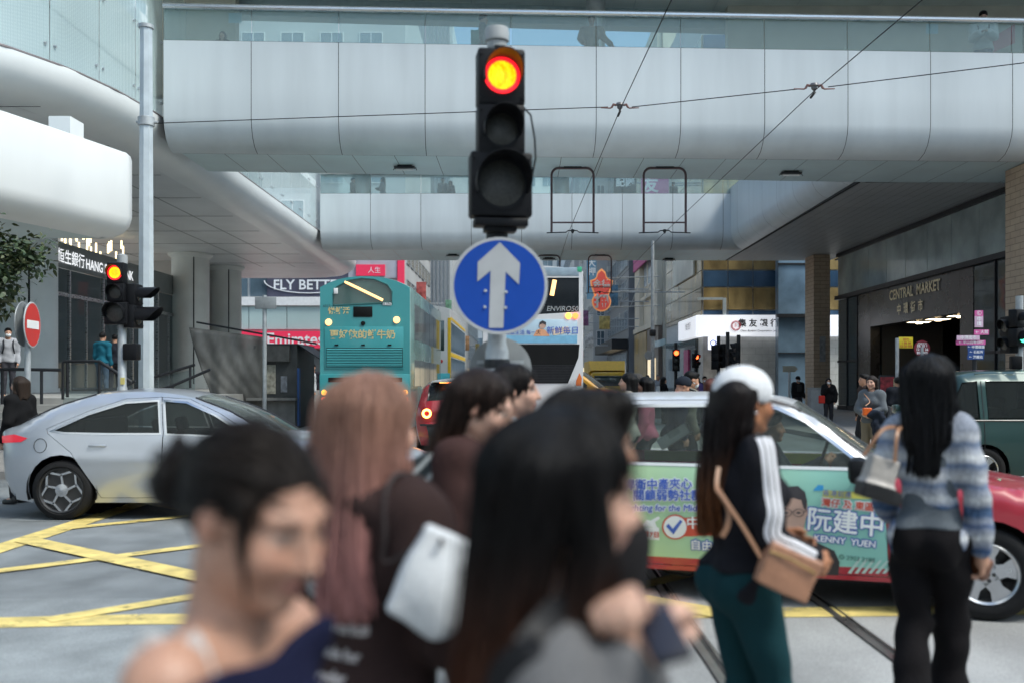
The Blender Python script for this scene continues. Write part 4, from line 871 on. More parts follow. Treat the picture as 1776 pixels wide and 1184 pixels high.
# tree at the left edge
def tree(label, base, top, crown, n, seed):
    t = thing('tree', label, 'tree', base); rnd = random.Random(seed)
    b = MB(); B = Vector((0, 0, 0)); Tp = Vector(top)
    b.tube([B, B.lerp(Tp, .4) + Vector((.05, 0, 0)), Tp], [.09, .07, .05], 8); ends = []
    for i in range(9):
        e = Vector([rnd.gauss(c[0], c[1] * .5) for c in crown]); b.tube([Tp.lerp(B, .25 * rnd.random()), Tp.lerp(e, .5) + Vector((0, 0, .1)), e], [.035, .022, .008], 6); ends.append(e)
    b.build('trunk', mat('bark', (.09, .07, .05), .8, var=.3, scale=20, bump=.4), t)
    l = MB()
    for i in range(n):
        e = rnd.choice(ends); c = e + Vector([rnd.gauss(0, .2), rnd.gauss(0, .2), rnd.gauss(0, .15)]); s_ = rnd.uniform(.07, .13)
        M = TR(*c) @ Euler((rnd.uniform(-1.2, .6), rnd.uniform(-.8, .8), rnd.uniform(0, 6.3))).to_matrix().to_4x4()
        l.mi = rnd.randrange(3); l.add([(0, 0, 0), (.28 * s_, .35 * s_, .04 * s_), (.22 * s_, .8 * s_, 0), (0, 1.2 * s_, -.1 * s_), (-.22 * s_, .8 * s_, 0), (-.28 * s_, .35 * s_, .04 * s_)], [(0, 1, 2, 3, 4, 5)], M)
    l.build('crown', [mat('leaf_dark', (.025, .05, .02), .5, var=.3), mat('leaf_mid', (.05, .085, .03), .5, var=.3), mat('leaf_olive', (.075, .09, .035), .5, var=.3)], t, smooth=0)
tree('dark leafy street tree leaning in at the left edge', (-8.9, 15.2, .0), (.1, .1, 2.6), ((.5, .55), (.1, .5), (3.2, .45)), 4200, 5)

# right side: market forecourt
def pole(t, h, r=.04, m=M_GALV, nm='pole'): b = MB(); b.lathe([(r * 2, 0), (r * 2, .02), (r, .03), (r, h)], 12); return b.build(nm, m, t)
Yb = 30
p = at(1556, 700, Yb); bs = thing('bus_stop', 'bus stop pole with yellow route flag before the market entrance', 'bus stop', (p.x, Yb, .13)); pole(bs, 2.75, .055)
c = at(1571, 594, Yb) - bs.location; b = MB(); b.box(c, (.42, .04, .33), None, .01); f = b.build('flag', mat('flag_yellow', (.75, .6, .03), .4), bs)
b = MB(); b.text('城巴', .1, TR(c.x, c.y - .025, c.z + .08) @ FS); b.text('1 5B 10\n12 26 103', .09, TR(c.x, c.y - .025, c.z - .06) @ FS, .002); b.build('lettering', M_REDI, f)
c = at(1555, 660, Yb) - bs.location; b = MB(); b.box((c.x, -.06, .9), (.2, .14, 1.3), None, .03); b.build('timetable', mat('timetable', (.4, .42, .2), .5, var=.6, scale=7), bs)
p = at(1599, 700, 29); bd = thing('bus_stop', 'bus stop pole with round dark red route disc before the market entrance', 'bus stop', (p.x, 29, .13)); pole(bd, 2.45, .05)
c = at(1599, 604, 29) - bd.location; b = MB(); b.lathe([(.001, -.01), (.23, -.01), (.235, 0), (.23, .012), (.001, .012)], 32, TR(*c) @ Matrix.Rotation(R(90), 4, 'X')); f = b.build('disc', mat('disc_maroon', (.2, .015, .03), .4), bd)
b = MB(); b.text('德輔道中', .07, TR(c.x, c.y - .02, c.z + .13) @ FS); b.text('5B 10 1\n12 25 26\n904 905', .1, TR(c.x, c.y - .02, c.z - .03) @ FS, .003); b.build('lettering', mat('sign_white'), f)
p = at(1690, 700, 24.5); wf = thing('wayfinding_sign', 'wayfinding post with pink and blue arrow boards by the green van', 'sign post', (p.x, 24.5, .13)); pole(wf, 2.4, .06, M_DARK)
def board(x0, y0, x1, y1, m, tx, sz, dy=0, col='sign_white'):
    a, q = at(x0, y0, 24.5) - wf.location, at(x1, y1, 24.5) - wf.location; d = -.08 - dy
    b = MB(); b.b2((a.x, d - .02, a.z), (q.x, d + .02, q.z)); o = b.build('board', m, wf, smooth=0)
    b = MB(); b.text(tx, sz, TR((a.x + q.x) / 2, d - .024, (a.z + q.z) / 2) @ FS, .001); b.build('lettering', mat(col, (.9, .92, .95), .4, var=0), o)
M_PINK = mat('sign_pink', (.62, .11, .34), .45); M_PINKL = mat('sign_pale_pink', (.6, .42, .55), .45); M_NAVY = mat('sign_navy', (.015, .06, .22), .45)
board(1688, 539, 1702, 549, M_PINK, 'Ⓒ', .13); board(1688, 549, 1702, 568, M_PINKL, '中\n環', .12, 0, 'ink_grey'); board(1687, 572, 1712, 581, M_PINK, '← 大館', .1)
board(1656, 582, 1695, 590, M_PINKL, '中環街市', .1, .03); board(1656, 590, 1706, 598, M_PINK, '← 半山自動扶梯', .085); board(1675, 598, 1704, 606, M_NAVY, '← 中環碼頭', .08); board(1676, 606, 1704, 615, M_NAVY, '← 石板街', .08); board(1675, 615, 1703, 623, M_NAVY, '← 港鐵站', .08)
p = at(1418, 700, 36); ub = thing('utility_cabinet', 'grey metal utility cabinet beside the brown tiled pillar', 'cabinet', (p.x, 36, .13))
b = MB(); b.box((0, 0, .6), (.62, .4, 1.2), None, .015); b.build('body', mat('cabinet_grey', (.3, .31, .31), .5, var=.2), ub)
b = MB(); b.box((-.15, -.205, .6), (.28, .012, 1.08)); b.box((.15, -.205, .6), (.28, .012, 1.08)); b.box((0, 0, 1.215), (.68, .46, .03)); b.build('door', mat('cabinet_door', (.34, .35, .35), .5), ub)
p = at(1538, 700, 32); pb = thing('poster_board', 'dark red poster board standing before the black market entrance', 'poster board', (p.x, 32, .13))
b = MB(); b.box((0, 0, 1.0), (.5, .08, 1.3), None, .01); b.box((-.2, 0, .17), (.05, .06, .34)); b.box((.2, 0, .17), (.05, .06, .34)); b.build('frame', M_DARK, pb)
b = MB(); b.box((0, -.045, 1.05), (.44, .01, 1.1)); b.build('poster', mat('poster_red', (.3, .03, .04), .5, var=.7, scale=9), pb)
for k, (px, Y) in enumerate(((1541, 21), (1640, 21))):
    p = at(px, 700, Y); bo = thing('bollard', ['dark slim bollard by the market entrance', 'dark slim bollard behind the windscreen of the green van'][k], 'bollard', (p.x, Y, .13), 0, 'bollards before the market'); b = MB(); b.lathe([(.06, 0), (.06, .9), (.05, .93), (.001, .95)], 14); b.build('post', M_DARK, bo)
p = at(1768, 700, 16.5); rt = thing('traffic_light', 'black traffic light at the right edge showing green', 'traffic light', (p.x, 16.5, 0)); pole(rt, 3.0, .06)
head(rt, TR(-.03, -.13, 0) @ Matrix.Rotation(R(28), 4, 'Z'), [(2.62, .1, .15, .15), (2.31, .1, .15, .15)], 1, M_GREENL, depth=.2)
head(rt, TR(-.2, .05, 0) @ Matrix.Rotation(R(-80), 4, 'Z'), [(2.5, .1, .13, .17), (2.2, .1, .13, .15)], None, None, depth=.1)
b = MB(); b.box((-.1, -.08, 1.9), (.18, .12, .22), None, .02); b.build('control_box', M_BLACK, rt)

# middle right: posts and signals at the far kerb
p = at(1132, 680, 45); lpst = thing('lamp_post', 'tall thin grey post with a round sign back by the cream building', 'post', (p.x, 45, .0)); b = MB(); b.tube([(0, 0, 0), (0, 0, 7.9)], [.1, .07], 12); b.build('pole', M_GALV, lpst)
b = MB(); b.lathe([(.001, 0), (.2, 0), (.2, .02), (.001, .02)], 24, TR(-.18, -.06, 2.75) @ Matrix.Rotation(R(90), 4, 'X')); b.build('disc', mat('sign_back'), lpst); b = MB(); b.lathe([(.12, 3.6), (.15, 3.65), (.15, 3.85), (.12, 3.9)], 12); b.build('collar', M_DARK, lpst)
SMALL = [(.0, .12, .15, .16), (-.3, .12, .15, .15), (-.6, .12, .15, .16)]
def small_tl(px, py, Y, lb, rz, lit, litm, h, dx=0, secs=SMALL, base=0.0):
    p = at(px, 680, Y); t = thing('traffic_light', lb, 'traffic light', (p.x, Y, base)); pole(t, h, .07, M_DARK)
    z = at(px, py, Y).z - base; head(t, TR(dx, -.14, z) @ Matrix.Rotation(R(rz), 4, 'Z'), secs, lit, litm, depth=.16); return t
small_tl(1172, 612, 42, 'small traffic light with red lamp lit over the waiting crowd', 0, 0, M_LRED, 3.2)
small_tl(1207, 619, 42, 'pedestrian signal with red man lit beside the bank shop front', 35, 0, M_LRED, 2.9, secs=[(0, .1, .14, .15), (-.3, .1, .14, .15)])
t = small_tl(1246, 606, 38, 'dark cluster of signal heads seen from behind on a post, right of the lightbox', 150, None, None, 3.3, -.12, base=.0)
head(t, TR(.1, .0, 2.85) @ Matrix.Rotation(R(-70), 4, 'Z'), SMALL, None, None, depth=.2)
small_tl(1262, 612, 37, 'dark signal head seen from behind in front of the pale tiled wall', 178, None, None, 3.4, .12)
small_tl(1281, 602, 36, 'tall dark signal post with hoods turned left before the bank sign', -88, None, None, 3.25, -.15)
gy = thing('camera_arm', 'grey bent arm standing on the white bank sign before the gold windows', 'bracket', (12.15, 59.7, 5.5)); b = MB(); b.box((0, 0, .52), (.2, .18, 1.05)); b.build('post', mat('arm_grey', (.45, .5, .52), .4, metal=.3), gy)
b = MB(); b.box((-.85, 0, 1.0), (1.5, .14, .14)); b.build('arm', mat('arm_grey'), gy)
p = at(1369, 690, 40); s3 = thing('sign_post', 'short post with tan arrow shaped sign back left of the brown pillar', 'sign post', (p.x, 40, .13)); pole(s3, 1.95, .05)
b = MB(); b.prism([(-.28, -.12), (.2, -.12), (.32, 0), (.2, .12), (-.28, .12)], .03, TR(0, -.06, 1.95) @ FS); b.build('plate', mat('tan_back', (.35, .32, .25), .6), s3)
p = at(1143, 690, 43); pl = thing('planter', 'long grey concrete planter wall at the far kerb', 'planter', (p.x, 43, 0)); b = MB(); b.box((0, 0, .55), (1.5, .5, 1.1), None, .03); b.box((0, 0, 1.02), (1.58, .58, .1), None, .02); b.build('wall', mat('planter_grey', (.28, .28, .27), .7, var=.25, scale=4), pl)
# hanging signs
Yn = 58
def npt(px, py): q = at(px, py, Yn); return q
c = at(1043, 524, Yn)
pw = thing('neon_sign', 'red gourd shaped pawn shop sign hanging over the street', 'sign', c)
def gourd(k):
    out = []
    for a in range(64):
        th = 2 * math.pi * a / 64; out.append((th, k))
    return out
RED_, ORG = mat('pawn_red', (.62, .10, .085), .45, var=.1, emit=.2, ecol=(.7, .1, .08)), mat('pawn_orange', (.8, .36, .14), .4, var=.1, emit=.25, ecol=(.85, .38, .15))
for k, m_, d in ((1.0, ORG, 0), (.86, RED_, -.03)):
    b = MB()
    b.prism(circ(.56 * k, 36, 0, 0), .12, TR(0, d, 0) @ FS)
    tp = [(-.42, .35), (.42, .35), (.62, .95), (.66, 1.25), (.42, 1.33), (.3, 1.45), (.22, 1.75), (0, 1.95), (-.22, 1.75), (-.3, 1.45), (-.42, 1.33), (-.66, 1.25), (-.62, .95)]
    b.prism([(x * k, .95 + (z - .95) * k) for x, z in tp], .118, TR(0, d - .002, 0) @ FS)
    b.build(['border', 'board'][d < 0], m_, pw, smooth=0)
b = MB(); b.text('押', .85, TR(0, -.165, -.02) @ FS, .03); b.text('余德', .5, TR(0, -.165, 1.0) @ FS, .015); b.build('lettering', mat('sign_white'), pw, smooth=0)
b = MB()
for z in (-.3, .6, 1.4): b.tube([(.4, .06, z), (3.4, .1, z + .1)], .03, 6)
for x in (1.0, 1.7, 2.4): b.tube([(x, .08, -.3), (x + .6, .08, 1.45)], .025, 6)
b.build('truss', M_GALV, pw)
bs2 = thing('shop_sign', 'upright pale blue signboard with white characters above the pawn sign', 'sign', at(1026, 480, 64)); b = MB(); b.box((0, 0, 0), (.62, .2, 2.9)); b.build('board', mat('signboard_blue', (.16, .33, .48), .45), bs2, smooth=0)
b = MB(); b.text('日\n華\n大\n押', .55, TR(0, -.11, 1.1) @ FS, .01); b.build('lettering', mat('sign_white'), bs2, smooth=0)
b = MB(); b.tube([(.3, 0, 1.2), (6, 0, 1.2)], .04, 6); b.tube([(.3, 0, -1), (6, 0, -1)], .04, 6); b.build('bracket', M_GALV, bs2)
sp = thing('shop_sign', 'pink signboard with a white character seen through the far parapet glass', 'sign', at(1136, 322, 62)); b = MB(); b.box((0, 0, 0), (1.7, .2, 1.5)); b.build('board', M_PINK, sp, smooth=0); b = MB(); b.text('友', 1.0, TR(-.3, -.11, -.05) @ FS, .03); b.build('lettering', mat('sign_white'), sp, smooth=0)
b = MB(); b.tube([(.8, 0, 0), (3, 0, 0)], .05, 6); b.build('bracket', M_GALV, sp)
sk = thing('shop_sign', 'black signboard with white characters seen through the far parapet glass', 'sign', at(1084, 318, 63)); b = MB(); b.box((0, 0, 0), (1.4, .2, 1.2)); b.build('board', M_BLACK, sk, smooth=0); b = MB(); b.text('記國', .6, TR(0, -.11, 0) @ FS, .02); b.build('lettering', mat('sign_white'), sk, smooth=0)
b = MB(); b.tube([(.6, 0, 0), (4.4, 0, 0)], .05, 6); b.build('bracket', M_GALV, sk)
# ---------------------------------------------------------------- vehicles
def crom(pts, n=4):
    out = []; P_ = [Vector(p) for p in pts]
    for i in range(len(P_) - 1):
        p0 = P_[i - 1] if i else P_[i] * 2 - P_[i + 1]; p1, p2 = P_[i], P_[i + 1]; p3 = P_[i + 2] if i + 2 < len(P_) else P_[i + 1] * 2 - P_[i]
        for k in range(n):
            t = k / n; out.append(.5 * ((2 * p1) + (-p0 + p2) * t + (2 * p0 - 5 * p1 + 4 * p2 - p3) * t * t + (-p0 + 3 * p1 - 3 * p2 + p3) * t ** 3))
    out.append(P_[-1]); return out
def inpoly(P, poly):
    x, y = P[:, 0], P[:, 1]; r = np.zeros(len(P), bool); n = len(poly)
    for i in range(n):
        x1, y1 = poly[i]; x2, y2 = poly[(i + 1) % n]
        if y1 == y2: continue
        c = ((y1 > y) != (y2 > y)) & (x < (x2 - x1) * (y - y1) / (y2 - y1) + x1); r ^= c
    return r
def resamp(poly, d):
    out = []
    for a, b in zip(poly, poly[1:] + poly[:1]):
        a, b = Vector(a[:2]), Vector(b[:2]); n = max(1, int((b - a).length / d + .5))
        out += [tuple(a.lerp(b, k / n)) for k in range(n)]
    return out
def offs(poly, d):               # outward offset of a closed polygon (any winding)
    ar = sum(a[0] * b[1] - b[0] * a[1] for a, b in zip(poly, poly[1:] + poly[:1])); s = 1 if ar > 0 else -1; n = len(poly); out = []
    for i in range(n):
        p, q, r = Vector(poly[i - 1]), Vector(poly[i]), Vector(poly[(i + 1) % n]); e1, e2 = (q - p).normalized(), (r - q).normalized()
        n1, n2 = Vector((e1.y, -e1.x)) * s, Vector((e2.y, -e2.x)) * s; m = n1 + n2
        m = m / max(m.length_squared, .4) * 2 * d; out.append(tuple(q + m))
    return out
def plate(mb, outline, holes, fn, sp=.07, flip=False, cuts=()):
    """flat outline with holes, filled with small triangles and bent by fn(x, z)"""
    loops = [resamp(outline, sp)] + [resamp(h, sp) for h in holes]
    V, E = [], []
    for lp in loops:
        o = len(V); V += lp; E += [(o + i, o + (i + 1) % len(lp)) for i in range(len(lp))]
    B = np.array(V); lo, hi = B.min(0), B.max(0)
    gx, gy = np.meshgrid(np.arange(lo[0] + sp / 2, hi[0], sp), np.arange(lo[1] + sp / 2, hi[1], sp)); G = np.stack([gx.ravel(), gy.ravel()], 1)
    if len(G):
        k = inpoly(G, loops[0])
        for h in loops[1:]: k &= ~inpoly(G, h)
        G = G[k]
        if len(G):
            dd = np.sqrt(((G[:, None, :] - B[None]) ** 2).sum(-1)).min(1); G = G[dd > sp * .45]
        V = V + [tuple(p) for p in G]
    for z in cuts:
        E.append((len(V), len(V) + 1)); V = V + [(lo[0] - .1, z), (hi[0] + .1, z)]
    r = geometry.delaunay_2d_cdt([Vector(v) for v in V], E, [], 0, 1e-5)
    vs, fs = r[0], r[2]
    C = np.array([[sum(vs[i][0] for i in f) / len(f), sum(vs[i][1] for i in f) / len(f)] for f in fs])
    k = inpoly(C, loops[0])
    for h in loops[1:]: k &= ~inpoly(C, h)
    mb.add([fn(v[0], v[1]) for v in vs], [tuple(f) if not flip else tuple(reversed(f)) for f, q in zip(fs, k) if q])
M_TYRE = mat('tyre_rubber', (.012, .012, .013), .75, spec=.25, var=.25, scale=25, bump=.2, bscale=60)
M_RIM = mat('alloy_rim', (.55, .56, .58), .25, metal=.9, var=.1, scale=10); M_RIMD = mat('rim_dark', (.03, .03, .032), .4, var=.2)
M_CHROME = mat('chrome_trim', (.65, .66, .68), .15, metal=1, var=.05)
M_TRIM = mat('window_trim', (.02, .02, .022), .35, var=.1)
M_SEAT = mat('seat_cloth', (.05, .05, .055), .8, var=.2)
G_CAR = glass('car_glass', (.62, .70, .67), .86, .01, .6); G_TINT = glass('tinted_car_glass', (.22, .26, .26), .8, .01, .6)
M_TAIL = mat('tail_red', (.4, .015, .02), .15, var=.1, coat=.5); M_TAILON = mat('tail_red_lit', (.9, .05, .03), .2, var=0, emit=3.5, ecol=(1, .09, .05))
M_AMBER = mat('amber_lit', (1, .35, .03), .2, var=0, emit=3, ecol=(1, .33, .04)); M_HEAD = mat('headlight_lens', (.6, .62, .64), .08, metal=.3, var=.1)
def wheel(parent, x, y, z, r, wd, style, side, name='wheel'):
    t = bpy.data.objects.new(name, None); COL.objects.link(t); t.parent = parent; t.location = (x, y, z)
    M = Matrix.Rotation(R(90 if side < 0 else -90), 4, 'X')        # local z -> outward
    rr = r * style.get('rim', .68)
    b = MB(); b.lathe([(rr, -wd / 2), (r - .03, -wd / 2), (r - .008, -wd / 2 + .02), (r, -wd / 2 + .05), (r, wd / 2 - .05), (r - .008, wd / 2 - .02), (r - .03, wd / 2), (r - .07, wd / 2 + .006), (rr + .006, wd / 2 - .004), (rr, wd / 2 - .02)], 44, M, caps=False); b.build('tyre', M_TYRE, t)
    b = MB(); tw_ = style['kind'] == 'twist'; b.mi = 1 if tw_ else 0; b.lathe([(rr + .004, wd / 2 - .012), (rr - .008, wd / 2 - .002), (rr - .022, wd / 2 - .012), (rr - .03, wd / 2 - .06), (rr - .035, -wd / 2 + .02)], 44, M, caps=False)
    b.mi = 1; b.lathe([(rr - .03, -wd / 2 + .05), (.02, -wd / 2 + .06)], 44, M); b.lathe([(rr * .55, -.02), (rr * .55, 0), (.03, .01)], 24, M)
    if tw_: b.lathe([(rr + .003, wd / 2 - .008), (rr * .95, wd / 2 - .02), (rr * .9, wd / 2 - .05)], 44, M, caps=False); b.lathe([(rr * .98, wd / 2 - .05), (.03, wd / 2 - .045)], 44, M)
    b.mi = 0; n = style['n']; d = wd / 2 - .02
    for k in range(n):
        a = 2 * math.pi * (k + style.get('ph', .25)) / n; Rz = Matrix.Rotation(a, 4, 'Z')
        if style['kind'] == 'twist':
            for (p, q, w0, w1) in (((.05, 0), (rr * .66, rr * .2), .014, .011), ((rr * .66, rr * .2), (rr * .95, -rr * .28), .011, .013), ((rr * .64, rr * .18), (rr * .62, rr * .72), .011, .011)):
                p, q = Vector(p), Vector(q); e = (q - p).normalized(); nn = Vector((-e.y, e.x))
                b.prism([tuple(p - nn * w0), tuple(q - nn * w1), tuple(q + nn * w1), tuple(p + nn * w0)], .03, M @ Rz @ TR(0, 0, d - .035))
        else:
            w0, w1 = style.get('w', (.05, .035)); w0 *= rr / .2; w1 *= rr / .2
            b.prism([(.04, -w0 * .7), (rr * .55, -w0 * .55), (rr * .97, -w1 * 1.6), (rr * .97, w1 * 1.6), (rr * .55, w0 * .55), (.04, w0 * .7)], .03, M @ Rz @ TR(0, 0, d - .04))
    b.lathe([(rr * .3, d - .04), (rr * .28, d), (rr * .14, d + .004), (.001, d + .008)], 24, M)
    if style['kind'] != 'twist':
        b.mi = 1
        for k in range(5): a = 2 * math.pi * k / 5; b.lathe([(.014, d - .01), (.013, d + .012), (.001, d + .014)], 8, M @ TR(rr * .21 * math.cos(a), rr * .21 * math.sin(a), 0))
        b.lathe([(rr * .11, d), (rr * .1, d + .016), (.001, d + .018)], 16, M)
    b.build('rim', [M_RIM if not style.get('dark') else M_RIMD, M_RIMD], t); return t
def car(name, label, cat, loc, rz, s, group=None):
    t = thing(name, label, cat, loc, rz, group); L, W = s['L'], s['W']
    prof = []; kinds = []
    for kind, pts in s['profile']:
        c = crom(pts, 5); 
        if prof: c = c[1:]
        prof += [tuple(p) for p in c]; kinds += [kind] * (len(c) - (0 if kinds else 1))
    PA = np.array(prof); sill = s['sill']; belt = s['belt']
    xf, xr = PA[:, 0].max(), PA[:, 0].min()
    def edge(x, z):
        a, b = PA[:-1], PA[1:]; ab = b - a; p = np.array([x, z]); tt = np.clip(((p - a) * ab).sum(1) / np.maximum((ab * ab).sum(1), 1e-9), 0, 1)
        return float(np.sqrt(((a + ab * tt[:, None] - p) ** 2).sum(1)).min())
    ft, rt_ = s.get('ftaper', .2), s.get('rtaper', .14)
    def yfun(x, z):
        y = W / 2
        a = max(0, (x - (xf - s.get('fl', 1.1))) / s.get('fl', 1.1)); y -= ft * a ** 2.6
        a = max(0, ((xr + s.get('rl', .9)) - x) / s.get('rl', .9)); y -= rt_ * a ** 2.6
        bz = belt(x)
        if z < bz:
            u = (bz - z) / (bz - sill); y -= s.get('tuck', .07) * max(0, (u - .45) / .55) ** 1.8 + s.get('shoulder', .03) * max(0, 1 - u / .35) ** 2
            y += s.get('crease', .0) * math.exp(-((u - .35) / .06) ** 2)
        else: y -= s.get('shoulder', .03) + (z - bz) * s['tumble'] + s.get('tumble2', .0) * (z - bz) ** 2
        e = edge(x, z); r = s.get('er', .09)
        if e < r: y -= r - math.sqrt(max(0, r * r - (r - e) ** 2))
        return y
    arches = s['arches']                                   # (x, z, r)
    bottom = [(prof[-1][0], sill + .06)] if False else []
    out = list(prof)                                       # front bottom .. rear bottom, then back along the sill
    segs = []
    for (ax, az, ar) in sorted(arches):                    # rear first
        h = math.sqrt(max(0, ar * ar - (az - sill) ** 2)); a0 = math.atan2(sill - az, -h); a1 = math.atan2(sill - az, h)
        if a0 < 0: a0 += 2 * math.pi
        segs += [(ax + ar * math.cos(lerp(a0, a1, k / 14)), az + ar * math.sin(lerp(a0, a1, k / 14))) for k in range(15)]
    out += segs
    SIDE = -1
    def fn(sd, d=0): return lambda x, z: (x, sd * (yfun(x, z) + d), z)
    bm = s['paint']; wins = s['windows']; doors = s['doors']
    holes = [offs(w_, .018) for n_, w_ in wins]; dh = [offs(d_, .005) for n_, d_, m_ in doors]
    def inside(w_, d_): return inpoly(np.array([[sum(p[0] for p in w_) / len(w_), sum(p[1] for p in w_) / len(w_)]]), d_)[0]
    lowholes = [h for h, (n_, w_) in zip(holes, wins) if not any(inside(w_, d_) for _, d_, _ in doors)]
    b = MB(); plate(b, out, dh + lowholes, fn(-1), .075, cuts=s.get('cuts', ())); plate(b, out, holes, fn(1), .12, True)
    # wrap across: hood, roof, ends
    strips = {}
    for i in range(len(prof) - 1): strips.setdefault(kinds[i] if i < len(kinds) else 'body', []).append(i)
    N = 13
    def row(i):
        x, z = prof[i]; a, c = PA[max(0, i - 1)], PA[min(len(PA) - 1, i + 1)]; tx = c - a; tx = tx / max(np.linalg.norm(tx), 1e-6); nx, nz = tx[1], -tx[0]
        if (nx * (x - (xf + xr) / 2) + nz * (z - .6)) < 0: nx, nz = -nx, -nz
        y = yfun(x, z); cr = s.get('crown', .035); r = []
        for k in range(N):
            u = k / (N - 1) * 2 - 1; w_ = cr * (1 - abs(u) ** 2.2) + s.get('er', .09) * .0; r.append((x + nx * w_, u * y, z + nz * w_))
        return r
    rows = [row(i) for i in range(len(prof))]
    for i in strips.get('body', []): b.grid([rows[i], rows[i + 1]])
    def run(kind):
        ids = strips.get(kind, []); runs = []; 
        for i in ids:
            if runs and runs[-1][-1] == i - 1: runs[-1].append(i)
            else: runs.append([i])
        return runs
    o = b.build('body', s.get('bodymat', bm), t, smooth=50); 
    bmw = bmesh.new(); bmw.from_mesh(o.data); bmesh.ops.remove_doubles(bmw, verts=bmw.verts, dist=.002); bmesh.ops.recalc_face_normals(bmw, faces=bmw.faces); bmw.to_mesh(o.data); bmw.free(); o.data.set_sharp_from_angle(angle=R(48))
    if s.get('bodymats'):
        for m_ in s['bodymats'][0]: o.data.materials.append(m_)
        for p in o.data.polygons: p.material_index = s['bodymats'][1](p.center, p.normal)
    for kind, nm, m_ in (('screen', 'windscreen', s.get('glassf', G_CAR)), ('rearglass', 'rear_window', s.get('glassr', s.get('glass', G_CAR))), ('roof', 'roof', s.get('roofmat', bm)), ('dark', 'trim', M_TRIM)):
        for rn in run(kind):
            q = MB(); q.grid([rows[i] for i in rn + [rn[-1] + 1]]); q.build(nm, m_, t, smooth=50)
            if kind in ('screen', 'rearglass'):
                q = MB(); q.tube([rows[i][0] for i in rn + [rn[-1] + 1]], .014, 6); q.tube([rows[i][-1] for i in rn + [rn[-1] + 1]], .014, 6); q.build('seal', M_TRIM, t)
    for n_, d_, m_ in doors:
        q = MB(); plate(q, d_, [h for h, (a_, w_) in zip(holes, wins) if inside(w_, d_)], fn(-1), .06, cuts=s.get('cuts', ())); dr = q.build('door', m_ or bm, t, smooth=50)
        if s.get('doormats'):
            for mm in s['doormats'][0]: dr.data.materials.append(mm)
            for p in dr.data.polygons: p.material_index = s['doormats'][1](p.center, p.normal)
        if n_ != 'plain':
            hx, hz = n_; q = MB(); q.box((hx, 0, hz), (.2, .03, .028), TR(0, -yfun(hx, hz) - .014, 0), .011); q.build('handle', s.get('handle', bm), dr)
    for (n_, w_), h_ in zip(wins, holes):
        q = MB(); plate(q, h_, [offs(w_, -.004)], fn(-1, .004), .08); q.build('window_trim', s.get('trim', M_TRIM), t, smooth=50)
        q = MB(); plate(q, w_, [], fn(-1, -.012), .09); q.build('window', s.get('glass', G_CAR), t, smooth=50)
        q = MB(); plate(q, w_, [], fn(1, -.012), .12, True); q.build('window', s.get('glass', G_CAR), t, smooth=50)
    for (ax, az, ar) in arches:
        for sd in (-1, 1):
            q = MB(); ya = sd * (yfun(ax, az + ar * .5) - .02); yb = sd * .3
            q.grid([[(ax + (ar + .01) * math.cos(a), y_, az + (ar + .01) * math.sin(a)) for a in [math.pi * k / 16 * 1.2 - .1 * math.pi for k in range(17)]] for y_ in (ya, yb)]); q.add([(ax + (ar + .01) * math.cos(a), yb, az + (ar + .01) * math.sin(a)) for a in [2 * math.pi * k / 20 for k in range(20)]], [tuple(range(20))]); q.build('wheel_arch', M_BLACK, t)
            wheel(t, ax, sd * (W / 2 - s.get('win', .12)), s['wr'], s['wr'], s.get('ww', .2), s['wheel'], sd)
    q = MB(); q.b2((xr + .25, -W / 2 + .16, sill + .03), (arches[0][0] - .4 if False else xf - .25, W / 2 - .16, sill + .12)); q.build('floor', M_BLACK, t)
    return t, yfun
def seat(t, x, y, m=M_SEAT, back=.62, nm='seat', z0=.36):
    b = MB(); b.box((x, y, z0), (.5, .5, .16), None, .05); b.box((0, 0, back / 2), (.13, .48, back), TR(x - .24, y, z0 + .03) @ Matrix.Rotation(R(-14), 4, 'Y'), .05); b.box((0, 0, back + .1), (.1, .26, .18), TR(x - .26, y, z0) @ Matrix.Rotation(R(-14), 4, 'Y'), .04); return b.build(nm, m, t)
def mirror(t, x, y, z, m, sc=1):
    b = MB(); b.box((x, y - .12 * sc, z), (.11 * sc, .22 * sc, .15 * sc), None, .045); b.tube([(x + .02, y + .05, z - .06), (x + .01, y - .08, z - .04)], .025, 8); return b.build('wing_mirror', m, t)

# --- red and white taxi, turning across in front of the pole
TYAW = R(-18); RA = Vector((.43, 7.44, 0))           # rear axle on the street
def tx(px, py):                                        # photograph pixel -> (x along the car from rear axle, z) on its near flank
    k = (px - CX) / FPX; t_ = (k * RA.y - RA.x) / (math.cos(TYAW) - k * math.sin(TYAW)); Y = RA.y + t_ * math.sin(TYAW)
    return (t_, CAMZ - (py - CY) * Y / FPX)
M_TRED = mat('taxi_red', (.40, .018, .035), .3, var=.06, scale=2, coat=.7, rvar=0); M_TSILV = mat('taxi_silver', (.68, .69, .71), .3, metal=.25, var=.05, scale=2, coat=.5, rvar=0)
def gradmat():
    m = mat('door_advert', (.3, .5, .35), .35, var=.05, scale=2, coat=.2); n = m.node_tree; mx = [q for q in n.nodes if q.bl_idname == 'ShaderNodeMix'][0]
    tc = n.nodes.new('ShaderNodeTexCoord'); sx = n.nodes.new('ShaderNodeSeparateXYZ'); n.links.new(tc.outputs['Object'], sx.inputs[0])
    mr = n.nodes.new('ShaderNodeMapRange'); mr.inputs[1].default_value = .3; mr.inputs[2].default_value = 1.9; n.links.new(sx.outputs[0], mr.inputs[0])
    rp = n.nodes.new('ShaderNodeValToRGB'); rp.color_ramp.elements[0].color = (*hexc('b9d8a6'), 1); rp.color_ramp.elements[1].color = (*hexc('8cc9bd'), 1); n.links.new(mr.outputs[0], rp.inputs[0]); n.links.new(rp.outputs[0], mx.inputs[6]); return m
M_AD = gradmat()
